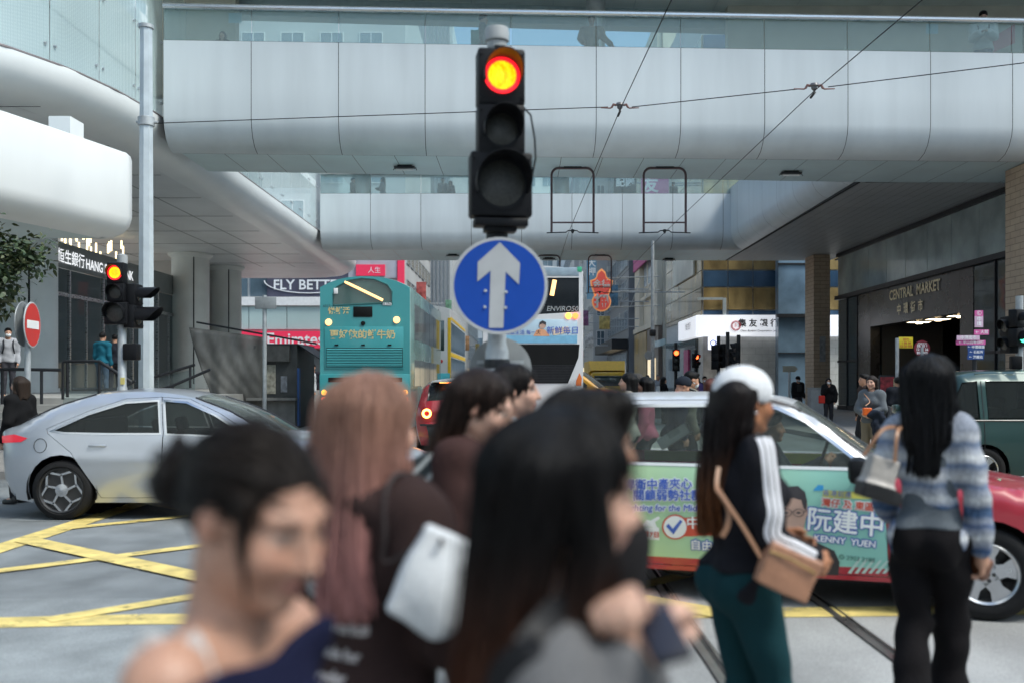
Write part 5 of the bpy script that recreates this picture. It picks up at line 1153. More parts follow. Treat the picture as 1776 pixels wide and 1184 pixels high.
belt_t = lambda x: .965
TX = dict(L=4.69, W=1.69, sill=.22, belt=belt_t, tumble=.30, tuck=.06, shoulder=.025, er=.07, ftaper=.16, rtaper=.14, crown=.03, paint=M_TRED,
    profile=[('body', [(3.58, .26), (3.62, .45), (3.6, .62), (3.52, .74), (3.2, .84), (2.6, .935), (2.16, .99)]), ('screen', [(2.16, .99), (1.86, 1.2), (1.52, 1.42)]), ('body', [(1.52, 1.42), (1.35, 1.46), (.9, 1.485), (.2, 1.475), (-.25, 1.43)]),
             ('rearglass', [(-.25, 1.43), (-.55, 1.2), (-.72, 1.02)]), ('body', [(-.72, 1.02), (-.95, .985), (-1.15, .95), (-1.2, .8), (-1.2, .5), (-1.15, .26)])],
    arches=[(0, .31, .36), (2.785, .31, .37)], wr=.315, ww=.19, wheel=dict(kind='five', n=5, rim=.66, w=(.075, .05), ph=.2),
    windows=[('rear', [(-.02, 1.02), (-.3, 1.2), (-.22, 1.34), (.1, 1.405), (.93, 1.415), (.93, 1.0), (.06, 1.0)]), ('front', [(1.05, 1.0), (1.05, 1.415), (1.42, 1.40), (1.62, 1.31), (1.98, 1.03), (1.98, 1.0)])],
    doors=[((.2, .9), [(.36, .26), (.4, .5), (.3, .72), (.0, .93), (-.06, 1.0), (-.06, 1.02), (.0, 1.1), (.02, 1.45), (.985, 1.46), (.985, .26)], None), ((1.16, .9), [(.995, .26), (.995, 1.46), (1.42, 1.45), (1.68, 1.34), (2.08, 1.02), (2.14, .9), (2.17, .26)], None)], trim=M_CHROME, handle=M_CHROME, win=.12, cuts=(.984, .315, 1.0))
def taxi_body(c, n): return 1 if (c.z > 1.0) else 0
TX['bodymats'] = ([M_TSILV], taxi_body)
DM = [M_TSILV, M_AD]
TX['doormats'] = (DM, lambda c, n: 1 if c.z > .985 else (2 if c.z > .315 else 0))
taxi, ytx = car('taxi', 'red taxi with white roof and pale green election poster on its doors', 'taxi', (RA.x, RA.y, 0), TYAW, TX)
# seat the car so that its near flank lies on the line measured in the photograph
sh_ = Vector((-math.sin(TYAW), math.cos(TYAW), 0)) * .845; taxi.location = RA + sh_
def onflank(d=.004): return lambda x, z: (x, -(ytx(x, z) + d), z)
def adtext(body, px, py, wpx, m, nm='lettering', bold=0, rot=-3.2, dd=.006, parent=None, outline=None, shear=0):
    x0, z0 = tx(px, py); vv, _ = txt(body, .1, 0, 'CENTER', shear); w0 = max(v.x for v in vv) - min(v.x for v in vv); sz = .1 * (wpx / 240 * 1.04) / w0; ca, sa = math.cos(R(rot)), math.sin(R(rot))
    fl = lambda d: (lambda u, v: onflank(d)(x0 + u * ca - v * sa, z0 + u * sa + v * ca))
    def layer(nm_, m_, dl, d0, n):        # thick lettering: the same glyphs side by side, each a hair above the last
        q = MB(); f_ = lambda k, ang: (lambda u, v: fl(d0 + .00035 * k)(u + dl * math.cos(ang), v + dl * math.sin(ang)))
        for k in range(n): q.text(body, sz, None, 0, fn=f_(k, 2 * math.pi * k / n), shear=shear)
        return q.build(nm_, m_, taxi, smooth=0)
    if outline: layer(nm, outline, bold * 1.2 + .0065, dd, 8)
    return layer(nm, m, bold, dd + (.0045 if outline else 0), 4 if bold else 1)
M_AWH = mat('advert_white', (.82, .85, .85), .4, var=0); M_ABL = mat('advert_blue', (.06, .13, .5), .4, var=0); M_ARD = mat('advert_red', (.62, .09, .05), .4, var=0)
def adpoly(pts, m, nm='advert_shape', d=.0035):
    q = MB(); plate(q, [tx(*p) for p in pts], [], onflank(d), .05); return q.build(nm, m, taxi, smooth=0)
adtext('捍衛中產夾心', 1141, 840, 114, M_ABL, bold=.0022, rot=3, outline=M_AWH); adtext('關顧弱勢社群', 1158, 859, 114, M_ABL, bold=.0022, rot=2, outline=M_AWH)
adtext('Fighting for the Middle Class', 1174, 880, 176, M_ABL, bold=.0015, rot=2.0, outline=M_AWH, shear=.15)
adpoly([(1172, 898), (1300, 890), (1300, 926), (1172, 930)], M_ARD)
adpoly([(1171 + 23 * math.cos(a), 913 + 22 * math.sin(a)) for a in [2 * math.pi * k / 28 for k in range(28)]], M_ARD, d=.005); adpoly([(1171 + 20 * math.cos(a), 913 + 19.5 * math.sin(a)) for a in [2 * math.pi * k / 28 for k in range(28)]], M_AWH, d=.0065)
adpoly([(1155, 911), (1160, 907), (1167, 916), (1180, 900), (1184, 903), (1168, 926)], M_ABL, d=.008)
adtext('中產支柱', 1236, 908, 84, M_AWH, bold=.002, rot=1, dd=.008)
adpoly([(1106, 912), (1143, 914), (1143, 936), (1106, 934)], M_AWH, 'ballot_box'); adpoly([(1114, 911), (1122, 900), (1136, 904), (1140, 914)], M_AWH, 'ballot_box'); adpoly([(1128, 902), (1142, 894), (1145, 898), (1134, 906)], M_AWH, 'hand_shape')
adtext('12月7日', 1124.5, 926, 34, M_ARD, bold=.0015, rot=-2, dd=.008)
adtext('自由', 1216, 946, 32, M_AWH, bold=.0015, rot=0, outline=M_ABL)
# printed portrait on the front door
M_PSK = mat('print_skin', (.52, .34, .27), .4, var=.08); M_PHR = mat('print_hair', (.05, .045, .05), .4, var=.2); M_PSU = mat('print_suit', (.035, .03, .035), .4, var=.2)
adpoly([(1334, 997), (1340, 960), (1365, 940), (1392, 930), (1420, 942), (1447, 955), (1456, 975), (1454, 999)], M_PSU, 'portrait', .004)
adpoly([(1366, 942), (1393, 922), (1396, 934), (1380, 960), (1362, 975)], M_AWH, 'portrait', .0055)
adpoly([(1352, 880), (1356, 862), (1372, 852), (1390, 856), (1400, 872), (1400, 888), (1396, 906), (1392, 926), (1378, 941), (1362, 944), (1350, 930)], M_PSK, 'portrait', .007)
adpoly([(1396, 884), (1401, 882), (1402, 890), (1397, 898)], M_PSK, 'portrait', .0072)
adpoly([(1350, 872), (1354, 852), (1364, 843), (1384, 842), (1396, 852), (1400, 868), (1398, 884), (1394, 880), (1390, 866), (1376, 862), (1362, 866)], M_PHR, 'portrait', .0085)
q = MB()
for cxp in (1364, 1385):
    q.tube([onflank(.0105)(*tx(cxp + 9 * math.cos(a), 888 + 6.5 * math.sin(a))) for a in [2 * math.pi * k / 18 for k in range(18)]], .0022, 5, closed=True)
q.tube([onflank(.0105)(*tx(1373, 886)), onflank(.0105)(*tx(1376, 886))], .0022, 5); q.tube([onflank(.0105)(*tx(1394, 886)), onflank(.0105)(*tx(1400, 884))], .0022, 5); q.build('portrait_glasses', M_PHR, taxi)
adpoly([(1360, 921), (1370, 923), (1382, 919), (1372, 926)], mat('print_lip', (.4, .16, .14), .4, var=0), 'portrait', .0085)
for e in (1364, 1385): adpoly([(e - 5, 888), (e, 886), (e + 5, 888), (e, 890)], M_PHR, 'portrait', .0085)
adpoly([(1410, 850), (1419, 840), (1428, 841), (1428, 850)], mat('advert_sky', (.03, .3, .62), .4, var=0)); adpoly([(1427, 849), (1540, 855), (1540, 866), (1427, 862)], mat('advert_yellow', (.62, .6, .12), .4, var=0))
adtext('香港前進', 1452, 856, 44, M_ABL, rot=-3, dd=.008); adtext('灣仔 及 東區', 1470, 875, 78, M_ARD, bold=.0015, rot=-4, outline=M_AWH)
adtext('阮建中', 1466, 907, 112, M_AWH, bold=.004, rot=-3.5, outline=M_ABL); adtext('KENNY  YUEN', 1465, 938, 92, M_AWH, bold=.002, rot=-4, outline=M_ABL)
adtext('◎ 2903 2188', 1486, 969, 54, mat('advert_dark', (.04, .14, .12), .4, var=0), rot=-3)
for k in range(6): adpoly([(1470 + 12 * k, 995), (1490 + 12 * k, 968 + k), (1494 + 12 * k, 969 + k), (1476 + 12 * k, 996)], mat('advert_pale', (.5, .68, .64), .4, var=0), d=.003)
mirror(taxi, 1.97, -.86, 1.0, M_BLACK, 1.15)
for x in (.55, .62): pass
b = MB(); b.box((.1, .0, .5), (.5, 1.3, .18), None, .05); b.box((-.13, 0, .78), (.14, 1.3, .62), TR(0, 0, 0), .05); b.build('rear_seat', M_SEAT, taxi)
seat(taxi, 1.35, -.36, M_SEAT, .56, z0=.44); seat(taxi, 1.35, .36, mat('seat_vinyl', (.10, .11, .1), .4), .62, z0=.44)
b = MB(); b.b2((.2, .68, .9), (1.95, .72, .985)); b.b2((.15, -.73, .62), (1.95, -.70, .97)); b.build('door_card', mat('door_card_lime', (.36, .42, .04), .6, var=.15), taxi)
b = MB(); b.box((2.0, 0, .92), (.42, 1.3, .16), None, .05); b.build('dashboard', M_DARK, taxi)
b = MB(); b.tube([(1.72 + .055 * math.sin(a), .36 + .19 * math.cos(a), 1.0 + .17 * math.sin(a)) for a in [2 * math.pi * k / 24 for k in range(24)]], .014, 8, closed=True); b.tube([(1.78, .36, .98), (2.0, .36, .92)], .025, 8); b.build('steering_wheel', M_BLACK, taxi)
b = MB(); b.box((3.56, -.5, .66), (.1, .42, .14), None, .03); b.build('headlight', M_HEAD, taxi); b = MB(); b.box((3.56, .5, .66), (.1, .42, .14), None, .03); b.build('headlight', M_HEAD, taxi)
b = MB(); b.box((3.58, 0, .62), (.08, .5, .12), None, .02); b.build('grille', M_CHROME, taxi)
b = MB(); b.box((1.25, 0, 1.52), (.16, .55, .1), None, .03); b.build('roof_sign', M_WHITE, taxi)
b = MB(); b.box((3.62, 0, .42), (.1, 1.5, .16), None, .04); b.box((-1.2, 0, .42), (.1, 1.5, .16), None, .04); b.build('bumper', M_BLACK, taxi)
for y in (-.6, .6): b = MB(); b.box((-1.2, y, .75), (.06, .36, .18), None, .02); b.build('tail_light', M_TAIL, taxi)

# --- silver sedan at left
M_SIL = mat('silver_paint', (.50, .53, .58), .28, metal=.55, var=.04, scale=2, coat=.8, rvar=0)
SV = dict(L=4.93, W=1.86, sill=.2, belt=lambda x: .985 - .028 * x + (.012 * (x + .3) if x < -.3 else 0), tumble=.42, tumble2=.1, tuck=.08, shoulder=.03, er=.1, ftaper=.3, rtaper=.24, crown=.04, crease=.012, paint=M_SIL, fl=1.0, rl=.8,
    profile=[('body', [(3.72, .22), (3.78, .42), (3.72, .62), (3.5, .72), (2.9, .84), (2.2, .93), (1.95, .955)]), ('screen', [(1.95, .955), (1.5, 1.22), (1.02, 1.40)]), ('roof', [(1.02, 1.40), (.7, 1.455), (.3, 1.475), (-.15, 1.44)]), ('rearglass', [(-.15, 1.44), (-.55, 1.31), (-.9, 1.14)]), ('body', [(-.9, 1.14), (-1.05, 1.07), (-1.2, 1.035), (-1.27, .98), (-1.24, .85), (-1.2, .6), (-1.18, .4), (-1.08, .24)])],
    arches=[(-.42 + .0, .36, .395), (2.48, .36, .395)], wr=.345, ww=.23, wheel=dict(kind='twist', n=5, rim=.76, ph=.05), glass=G_TINT,
    windows=[('rear', [(-.52, 1.03), (-.15, 1.21), (.25, 1.34), (.62, 1.365), (.70, 1.0), (.1, 1.0), (-.4, 1.01)]), ('front', [(.78, .995), (.70, 1.365), (.95, 1.345), (1.3, 1.2), (1.68, .98), (1.66, .965)])],
    doors=[((.0, .86), [(.02, .26), (-.05, .4), (-.3, .78), (-.45, .9), (-.58, 1.0), (-.6, 1.05), (-.15, 1.255), (.25, 1.39), (.65, 1.41), (.735, 1.0), (.735, .26)], None), ((.95, .84), [(.745, .26), (.745, 1.0), (.66, 1.41), (.98, 1.385), (1.36, 1.22), (1.8, .965), (1.86, .9), (1.9, .26)], None)], trim=M_CHROME, win=.12)
SVY = 11.4; rx = (105 - CX) / FPX * SVY
sed, ysv = car('car', 'silver sedan with dark twisted spoke wheels crossing at left', 'car', (rx + .42, SVY + .93, 0), R(0), SV)
b = MB(); plate(b, [(-1.19, .88), (-1.2, .96), (-1.0, .985), (-.82, .945), (-.9, .9)], [], lambda x, z: (x, -(ysv(x, z) + .006), z), .05); b.build('tail_light', mat('tail_red_glow', (.6, .03, .05), .15, var=.1, emit=.2, ecol=(.8, .03, .05)), sed)
b = MB(); b.box((-1.25, 0, .93), (.04, 1.2, .06), None, .015); b.build('light_bar', M_TAIL, sed)
b = MB(); b.tube([(x, -(ysv(x, z) + .002), z) for x, z in [(-.66 + .075 * math.cos(a), .86 + .08 * math.sin(a)) for a in [2 * math.pi * k / 20 for k in range(20)]]], .004, 5, closed=True); b.build('fuel_flap', M_TRIM, sed)
mirror(sed, 1.72, -.95, 1.0, M_SIL)
seat(sed, .95, -.4); seat(sed, .95, .4); b = MB(); b.box((-.05, 0, .62), (.5, 1.3, .2), None, .05); b.box((-.32, 0, .9), (.14, 1.3, .5), None, .05); b.build('rear_seat', M_SEAT, sed)
b = MB(); b.box((1.9, 0, .85), (.4, 1.4, .14), None, .04); b.build('dashboard', M_DARK, sed)
for y in (-.7, .7): b = MB(); b.box((3.58, y, .62), (.2, .3, .1), None, .03); b.build('headlight', M_HEAD, sed)

# --- dark green people carrier at right
M_GRN = mat('green_paint', (.018, .055, .05), .3, metal=.2, var=.05, scale=2, coat=.8, rvar=0)
GV = dict(L=4.45, W=1.72, sill=.24, belt=lambda x: 1.03, tumble=.2, tuck=.07, shoulder=.02, er=.09, ftaper=.12, rtaper=.08, crown=.03, crease=.01, paint=M_GRN, fl=.5, rl=.4,
    profile=[('body', [(2.5, .26), (2.56, .45), (2.55, .8), (2.49, 1.02), (2.44, 1.1)]), ('screen', [(2.44, 1.1), (2.33, 1.36), (2.19, 1.62)]), ('body', [(2.19, 1.62), (2.05, 1.69), (1.4, 1.735), (-1.2, 1.735), (-1.62, 1.66)]), ('rearglass', [(-1.62, 1.66), (-1.75, 1.35), (-1.78, 1.12)]), ('body', [(-1.78, 1.12), (-1.83, .8), (-1.82, .5), (-1.76, .27)])],
    arches=[(-.75, .33, .37), (1.86, .33, .37)], wr=.325, ww=.2, wheel=dict(kind='five', n=5, rim=.66), glass=G_TINT, glassf=G_CAR,
    windows=[('front', [(1.93, 1.07), (1.93, 1.58), (2.12, 1.56), (2.3, 1.2), (2.32, 1.07)]), ('mid', [(.6, 1.07), (.6, 1.58), (1.78, 1.58), (1.78, 1.07)]), ('rear', [(-1.5, 1.1), (-1.45, 1.57), (.45, 1.58), (.45, 1.1)])],
    doors=[((1.62, .95), [(.53, .27), (.53, 1.65), (1.45, 1.655), (1.45, .27)], None)], win=.12)
GV['doors'] = []
VY = 14.2; gx = (1600 - CX) / FPX * VY
van, ygv = car('people_carrier', 'dark green people carrier behind the taxi at the right edge', 'van', (gx + 2.75, VY + .86, 0), R(180), {**GV})
seat(van, 1.5, .4, z0=.55); seat(van, 1.5, -.4, z0=.55)
for y in (-.66, .66): b = MB(); b.box((2.5, y, .8), (.12, .3, .16), None, .04); b.build('headlight', M_HEAD, van)
mirror(van, 2.42, -.9, 1.15, M_GRN); mirror(van, 2.42, .92, 1.15, M_GRN)
# mirrored copy of side details: the seen flank is y>0 after the half turn
for x0, x1 in ((.52, 1.86),):
    b = MB()
    for x in (x0, x1): b.tube([(x, ygv(x, z) + .001, z) for z in [lerp(.3, 1.6, k / 14) for k in range(15)]], .006, 4)
    b.build('door_seam', M_TRIM, van); b = MB(); b.box((x0 + .18, ygv(x0 + .18, .95) + .014, .95), (.2, .03, .03), None, .011); b.build('handle', M_GRN, van)
b = MB(); b.tube([(x, ygv(x, 1.035) + .002, 1.035) for x in [lerp(-1.6, 2.3, k / 20) for k in range(21)]], .012, 5); b.build('belt_trim', M_TRIM, van)
b = MB(); b.tube([(x, .62, 1.70) for x in (-1.2, -.4, .4, 1.2, 1.9)], .018, 6); b.build('roof_rail', M_GRN, van)

# --- red sport utility seen from behind
M_RED = mat('red_paint', (.36, .02, .03), .25, var=.05, scale=2, coat=.8, rvar=0)
UV = dict(L=4.4, W=1.98, sill=.3, belt=lambda x: 1.12, tumble=.34, tuck=.1, shoulder=.04, er=.12, ftaper=.25, rtaper=.16, crown=.05, crease=.02, paint=M_RED, fl=.8, rl=.6, roofmat=mat('silver_roof', (.5, .52, .54), .3, metal=.4),
    profile=[('body', [(3.5, .3), (3.55, .6), (3.5, .85), (3.3, 1.0), (2.5, 1.08), (2.2, 1.12)]), ('screen', [(2.2, 1.12), (1.85, 1.4), (1.6, 1.56)]), ('roof', [(1.6, 1.56), (1.2, 1.62), (.3, 1.61), (-.55, 1.56)]), ('rearglass', [(-.55, 1.56), (-.75, 1.34), (-.82, 1.2)]), ('body', [(-.82, 1.2), (-.88, 1.0), (-.86, .78), (-.9, .7)]), ('dark', [(-.9, .7), (-.92, .5), (-.8, .3)])],
    arches=[(0, .38, .42), (2.66, .38, .42)], wr=.38, ww=.26, wheel=dict(kind='five', n=5, rim=.7), glass=G_TINT, glassr=G_TINT,
    windows=[('rear', [(-.5, 1.2), (-.42, 1.46), (.75, 1.5), (.75, 1.18)]), ('front', [(.85, 1.18), (.85, 1.5), (1.4, 1.48), (1.85, 1.2)])],
    doors=[((.3, 1.05), [(.42, .4), (.35, .8), (.2, 1.0), (.2, 1.1), (.22, 1.13), (.8, 1.13), (.8, .4)], None)], win=.14)
suv, yuv = car('car', 'red sport utility car with silver roof and lit round tail lamps', 'car', (at(802, 800, 19.9).x, 19.9 + .95, 0), R(90), UV)
for y in (-.72, .72):
    t_ = MB(); t_.lathe([(.11, 0), (.105, .03), (.001, .035)], 24, TR(-.84, y, .95) @ Matrix.Rotation(R(-90), 4, 'Y')); o = t_.build('tail_light', M_TAIL, suv)
    q = MB(); q.tube([(-.885, y + .075 * math.cos(a), .95 + .075 * math.sin(a)) for a in [2 * math.pi * k / 24 for k in range(24)]], .022, 8, closed=True); q.build('light_ring', mat('ring_lit', (1, .45, .1), .3, var=0, emit=5, ecol=(1, .42, .08)), o)
b = MB(); b.box((-.72, 0, 1.575), (.04, .95, .035), None, .01); b.build('brake_light', mat('brake_lit', (1, .15, .03), .3, var=0, emit=6, ecol=(1, .2, .04)), suv)
b = MB(); b.box((-.66, 0, 1.59), (.35, 1.25, .035), None, .012); b.build('spoiler', mat('silver_roof'), suv)
b = MB(); b.box((-.93, 0, .93), (.02, .5, .11)); b.build('number_plate', mat('plate_yellow', (.75, .55, .05), .4), suv)
b = MB(); b.box((-.94, -.42, .9), (.02, .34, .05)); b.box((-.9, 0, .72), (.06, 1.7, .04)); b.build('badge', M_DARK, suv)

# --- buses
def bus(label, loc, L, W, H, side_m, rear, group='double decker buses'):
    t = thing('bus', label, 'bus', loc, 0, group); h = W / 2
    return t, h
def arcpts(h, H, rise, n=16): return [(h * math.sin(a) / math.sin(.9) if False else lerp(-h, h, i / n), H - rise * (abs(lerp(-1, 1, i / n)) ** 2.4)) for i, a in enumerate([0] * (n + 1))]
def bus_shell(t, L, W, H, z0, m, rise, roofm=None, rb=.12):
    h = W / 2; ring = []
    top = arcpts(h, H, rise, 20)
    def sec(k): return [(-h * k, z0), (-h * k, H - rise - .35)] + [(x * k, z - (1 - k) * .6) for x, z in top] + [(h * k, H - rise - .35), (h * k, z0)]
    b = MB(); rows = []
    for y, k in ((0, .985), (rb * .5, .996), (rb, 1), (L - .3, 1), (L - .08, .98), (L, .95)): rows.append([(x, y, z) for x, z in sec(k)])
    b.grid(rows); n = len(rows[0]); b.add(rows[-1], [tuple(range(n - 1, -1, -1))]); b.add([(-h, 0.1, z0), (h, .1, z0), (h, L, z0), (-h, L, z0)], [(0, 1, 2, 3)])
    b.build('body', m, t, smooth=40); return [(x, z) for x, z in sec(.985)]
def rplate(t, nm, poly, m, y=-.004, holes=(), th=.02, parent=None):
    b = MB(); lp = poly
    plate(b, poly, list(holes), lambda x, z: (x, y, z), .25)
    return b.build(nm, m, parent or t, smooth=0)
def rbox(t, nm, x0, z0, x1, z1, m, y0=-.03, y1=0.02, bev=.008): b = MB(); b.b2((x0, y0, z0), (x1, y1, z1), bev); return b.build(nm, m, t)
M_BTEAL = mat('bus_teal', (.045, .30, .315), .38, var=.1, scale=.8, coat=.4, rvar=0); M_BWHITE = mat('bus_white', (.66, .68, .7), .35, var=.07, scale=1, coat=.4, rvar=0)
M_LOUV = mat('louvre_black', (.006, .0065, .007), .5, var=.2, spec=.2)
G_BUS = mat('bus_glass', (.03, .05, .05), .06, var=.4, scale=.6, spec=.9, rvar=0)
def teal_bus():
    TY, W, H, L = 26.9, 2.46, 4.42, 10.4; cx = (552 + 714) / 2
    t = thing('bus', 'teal double decker bus seen from behind with milk advert and lit lamps', 'bus', ((cx - CX) / FPX * TY, TY, 0), 0, 'double decker buses'); h = W / 2
    sec = bus_shell(t, L, W, H, .32, mat('bus_side_advert', (.30, .52, .50), .25, var=.6, scale=.55, coat=.5, stretch=(1, .5, .8)), .3)
    K = FPX / TY; bx = lambda px: (px - cx) / K; bz = lambda py: CAMZ + (CY - py) / K
    win = [(bx(578), bz(530)), (bx(680), bz(525)), (bx(680), bz(506)), (bx(672), bz(494)), (bx(650), bz(485)), (bx(627), bz(483)), (bx(603), bz(487)), (bx(584), bz(498)), (bx(578), bz(510))]
    rplate(t, 'rear_panel', sec, M_BTEAL, -.012, [win])
    rplate(t, 'window', win, mat('bus_rear_glass', (.06, .12, .11), .08, var=.3, scale=1, spec=.8), .004)
    q = MB(); a, c = (bx(598), bz(489)), (bx(664), bz(521)); q.tube([(a[0], -.006, a[1]), (c[0], -.006, c[1])], .035, 6); q.build('lamp_glint', mat('lamp_reflection', (.9, .5, .2), .3, var=.2, emit=1.2, ecol=(1, .55, .22)), t)  # a lamp's reflection put on the pane as a glowing bar
    q = MB(); q.tube([(x, -.012, z) for x, z in win], .02, 6, closed=True); q.build('window_seal', mat('teal_seal', (.02, .12, .12), .5), t)
    rbox(t, 'display', bx(613), bz(550), bx(646), bz(532), M_LOUV); rbox(t, 'notice', bx(579), bz(510), bx(586), bz(500), M_WHITE)
    rbox(t, 'number_plate', bx(664), bz(530), bx(679), bz(525), M_WHITE)
    for px in (570, 688): q = MB(); q.lathe([(.09, 0), (.085, .03), (.001, .04)], 20, TR(bx(px), -.012, bz(559 if px < 600 else 555)) @ Matrix.Rotation(R(90), 4, 'X')); q.build('brake_light', mat('bus_lamp', (1, .42, .18), .3, var=0, emit=2.2, ecol=(1, .34, .12)), t)
    # engine cover with louvres
    q = MB(); q.b2((bx(563), -.03, bz(640)), (bx(700), -.012, bz(567)), .01); ec = q.build('engine_cover', M_BTEAL, t)
    q = MB(); n = 11
    for i in range(n):
        z = lerp(bz(635), bz(604), (i + .5) / n); q.box((0, 0, 0), (bx(698) - bx(567), .012, (bz(604) - bz(635)) / n * .62), TR((bx(567) + bx(698)) / 2, -.042, z) @ Matrix.Rotation(R(-35), 4, 'X'))
    q.build('louvres', M_BTEAL, ec, smooth=0); rbox(ec, 'louvre_void', bx(566), bz(636), bx(699), bz(603), mat('void_teal', (.008, .04, .04), .7), -.033, -.028, 0)
    q = MB()
    for px in (584, 630, 676): q.b2((bx(px) - .05, -.05, bz(599.5)), (bx(px) + .05, -.03, bz(597)))
    q.build('latch', M_LOUV, ec)
    q = MB(); q.text('悦鮮活', .2, TR(bx(588), -.02, bz(540)) @ FS, .005); q.text('更好飲的鮮牛奶', .255, TR(bx(629), -.036, bz(581)) @ FS, .006); q.build('lettering', mat('bus_gold', (.72, .58, .28), .4, metal=.2), t)
    q = MB(); q.text('6512', .1, TR(bx(567), -.02, bz(531)) @ FS); q.text('PX 5962', .09, TR(bx(671.5), -.034, bz(527.5)) @ FS); q.build('fleet_number', M_INK, t)
    rbox(t, 'bumper', -h + .01, .35, h - .01, bz(648), M_BTEAL, -.06, 0, .03)
    rbox(t, 'lower_grille', bx(570), bz(662), bx(698), bz(654), M_LOUV, -.07)
    q = MB(); q.lathe([(.06, 0), (.06, .02), (.001, .03)], 14, TR(bx(630), -.03, bz(561)) @ Matrix.Rotation(R(90), 4, 'X')); q.build('camera', M_LOUV, t)
    for s_ in (-1, 1):
        for z, m in ((bz(680), M_AMBER), (bz(692), M_TAILON)):
            q = MB(); q.lathe([(.075, 0), (.07, .03), (.001, .04)], 18, TR(s_ * (h - .14), -.06, z) @ Matrix.Rotation(R(90), 4, 'X')); q.build('tail_light', m, t)
    # side: windows, wheels
    for z0, z1, nm in ((2.75, 3.75, 'window'), (1.45, 2.2, 'window')):
        for i in range(6):
            y0 = 1.0 + i * 1.5; q = MB(); q.b2((h - .01, y0, z0), (h + .006, y0 + 1.42, z1)); q.build(nm, mat('side_glass', (.16, .19, .18), .06, var=.6, scale=.9, spec=.9, rvar=0), t, smooth=0)
    for y in (2.2, 8.2):
        for s_ in (-1, 1): wheel(t, s_ * (h - .17), y, .48, .48, .28, dict(kind='five', n=8, rim=.6), 1 if s_ < 0 else -1).rotation_euler = (0, 0, R(90))
    rbox(t, 'number_panel', bx(600), bz(700), bx(660), bz(685), mat('plate_yellow'), -.075, -.055)
    return t
teal_bus()
def white_bus():
    TY, W, H, L = 24.4, 2.48, 4.42, 10.6; cx = 1012 - 2.48 / 2 * FPX / TY
    t = thing('bus', 'white double decker bus seen from behind with light blue advert strip and black engine grille', 'bus', ((cx - CX) / FPX * TY, TY, 0), 0, 'double decker buses'); h = W / 2
    sec = bus_shell(t, L, W, H, .3, M_BWHITE, .14); K = FPX / TY; bx = lambda px: (px - cx) / K; bz = lambda py: CAMZ + (CY - py) / K
    win = [(bx(1004), bz(541)), (bx(1004), bz(482)), (bx(845), bz(482)), (bx(845), bz(541)), (bx(925), bz(546))]
    rplate(t, 'rear_panel', sec, M_BWHITE, -.012, [win])
    rplate(t, 'window', win, mat('bus_dark_glass', (.012, .014, .016), .07, var=.3, spec=.8), .004)
    rbox(t, 'roof_panel', bx(845), bz(479), bx(1004), bz(464), mat('bus_roof_grey', (.25, .33, .4), .4), -.02)
    rbox(t, 'green_corner', bx(1001), bz(472), bx(1009), bz(463), mat('corner_green', (.05, .4, .22), .4), -.022)
    q = MB(); q.tube([(bx(957), -.008, bz(513)), (bx(962), -.008, bz(486))], .06, 6); q.build('lamp_glint', mat('lamp_reflection'), t)  # glowing bar laid on the glass to stand for a reflected lamp
    q = MB(); q.text('ENVIRO500', .17, TR(bx(978), -.008, bz(536)) @ FS, .002, shear=.2); q.build('lettering', mat('letter_grey', (.3, .32, .33), .4, var=0), t)
    for px, m in ((986, M_AMBER), (998, M_LRED), (870, M_AMBER), (858, M_LRED)): q = MB(); q.lathe([(.075, 0), (.07, .03), (.001, .04)], 18, TR(bx(px), -.012, bz(548)) @ Matrix.Rotation(R(90), 4, 'X')); q.build('tail_light', m, t)
    ad = rbox(t, 'advert', bx(848), bz(595), bx(1001), bz(554), mat('advert_bluewhite', (.42, .56, .66), .35, var=.2, scale=.8), -.02, 0, .003)
    rbox(ad, 'advert_band', bx(848), bz(595), bx(1001), bz(582), mat('advert_lightblue', (.2, .46, .66), .35), -.024, -.018, 0)
    q = MB(); q.prism([(bx(x) , bz(y)) for x, y in ((925, 583), (930, 573), (937, 570), (945, 572), (952, 580), (953, 583))], .004, TR(0, -.022, 0) @ FS); q.build('advert_figure', mat('advert_orange', (.7, .35, .2), .4), ad, smooth=0)
    q = MB(); q.prism(circ(.085, 20, bx(941), bz(564)), .004, TR(0, -.027, 0) @ FS); q.build('advert_face', M_PSK, ad, smooth=0); q = MB(); q.prism([(bx(x), bz(y)) for x, y in ((935, 564), (936, 559), (941, 556), (947, 559), (947, 564), (941, 561))], .004, TR(0, -.032, 0) @ FS); q.build('advert_hair', M_PHR, ad, smooth=0)
    q = MB(); q.prism([(bx(x), bz(y)) for x, y in ((956, 571), (985, 566), (990, 576), (960, 582))], .004, TR(0, -.022, 0) @ FS); q.build('advert_label', mat('advert_cream', (.75, .62, .45), .4), ad, smooth=0)
    q = MB(); q.text('新鮮每日', .2, TR(bx(976), -.03, bz(574)) @ FS); q.text('輕盈生活 每一天', .12, TR(bx(907), -.026, bz(577)) @ FS); q.build('lettering', M_BLUEI, ad, smooth=0)
    rplate(t, 'engine_grille', [(bx(1005), bz(597)), (bx(1003), bz(620)), (bx(985), bz(664)), (bx(870), bz(664)), (bx(850), bz(620)), (bx(848), bz(597))], M_LOUV, -.02)
    q = MB()
    for i in range(11): z = lerp(bz(662), bz(634), i / 10); q.b2((bx(872 - (i * 1.4)), -.035, z), (bx(984 + i * 1.4), -.02, z + .025))
    q.build('louvres', M_DARK, t, smooth=0)
    q = MB(); q.prism([(bx(1008), bz(668)), (bx(1009), bz(655)), (bx(1005), bz(646)), (bx(999), bz(660)), (bx(999), bz(668))], .006, TR(0, -.016, 0) @ FS); q.build('orange_flash', mat('flash_orange', (.65, .16, .03), .4), t, smooth=0)
    q = MB(); q.box((bx(930), -.05, .55), (W - .1, .1, .4), None, .04); q.build('bumper', M_BWHITE, t)
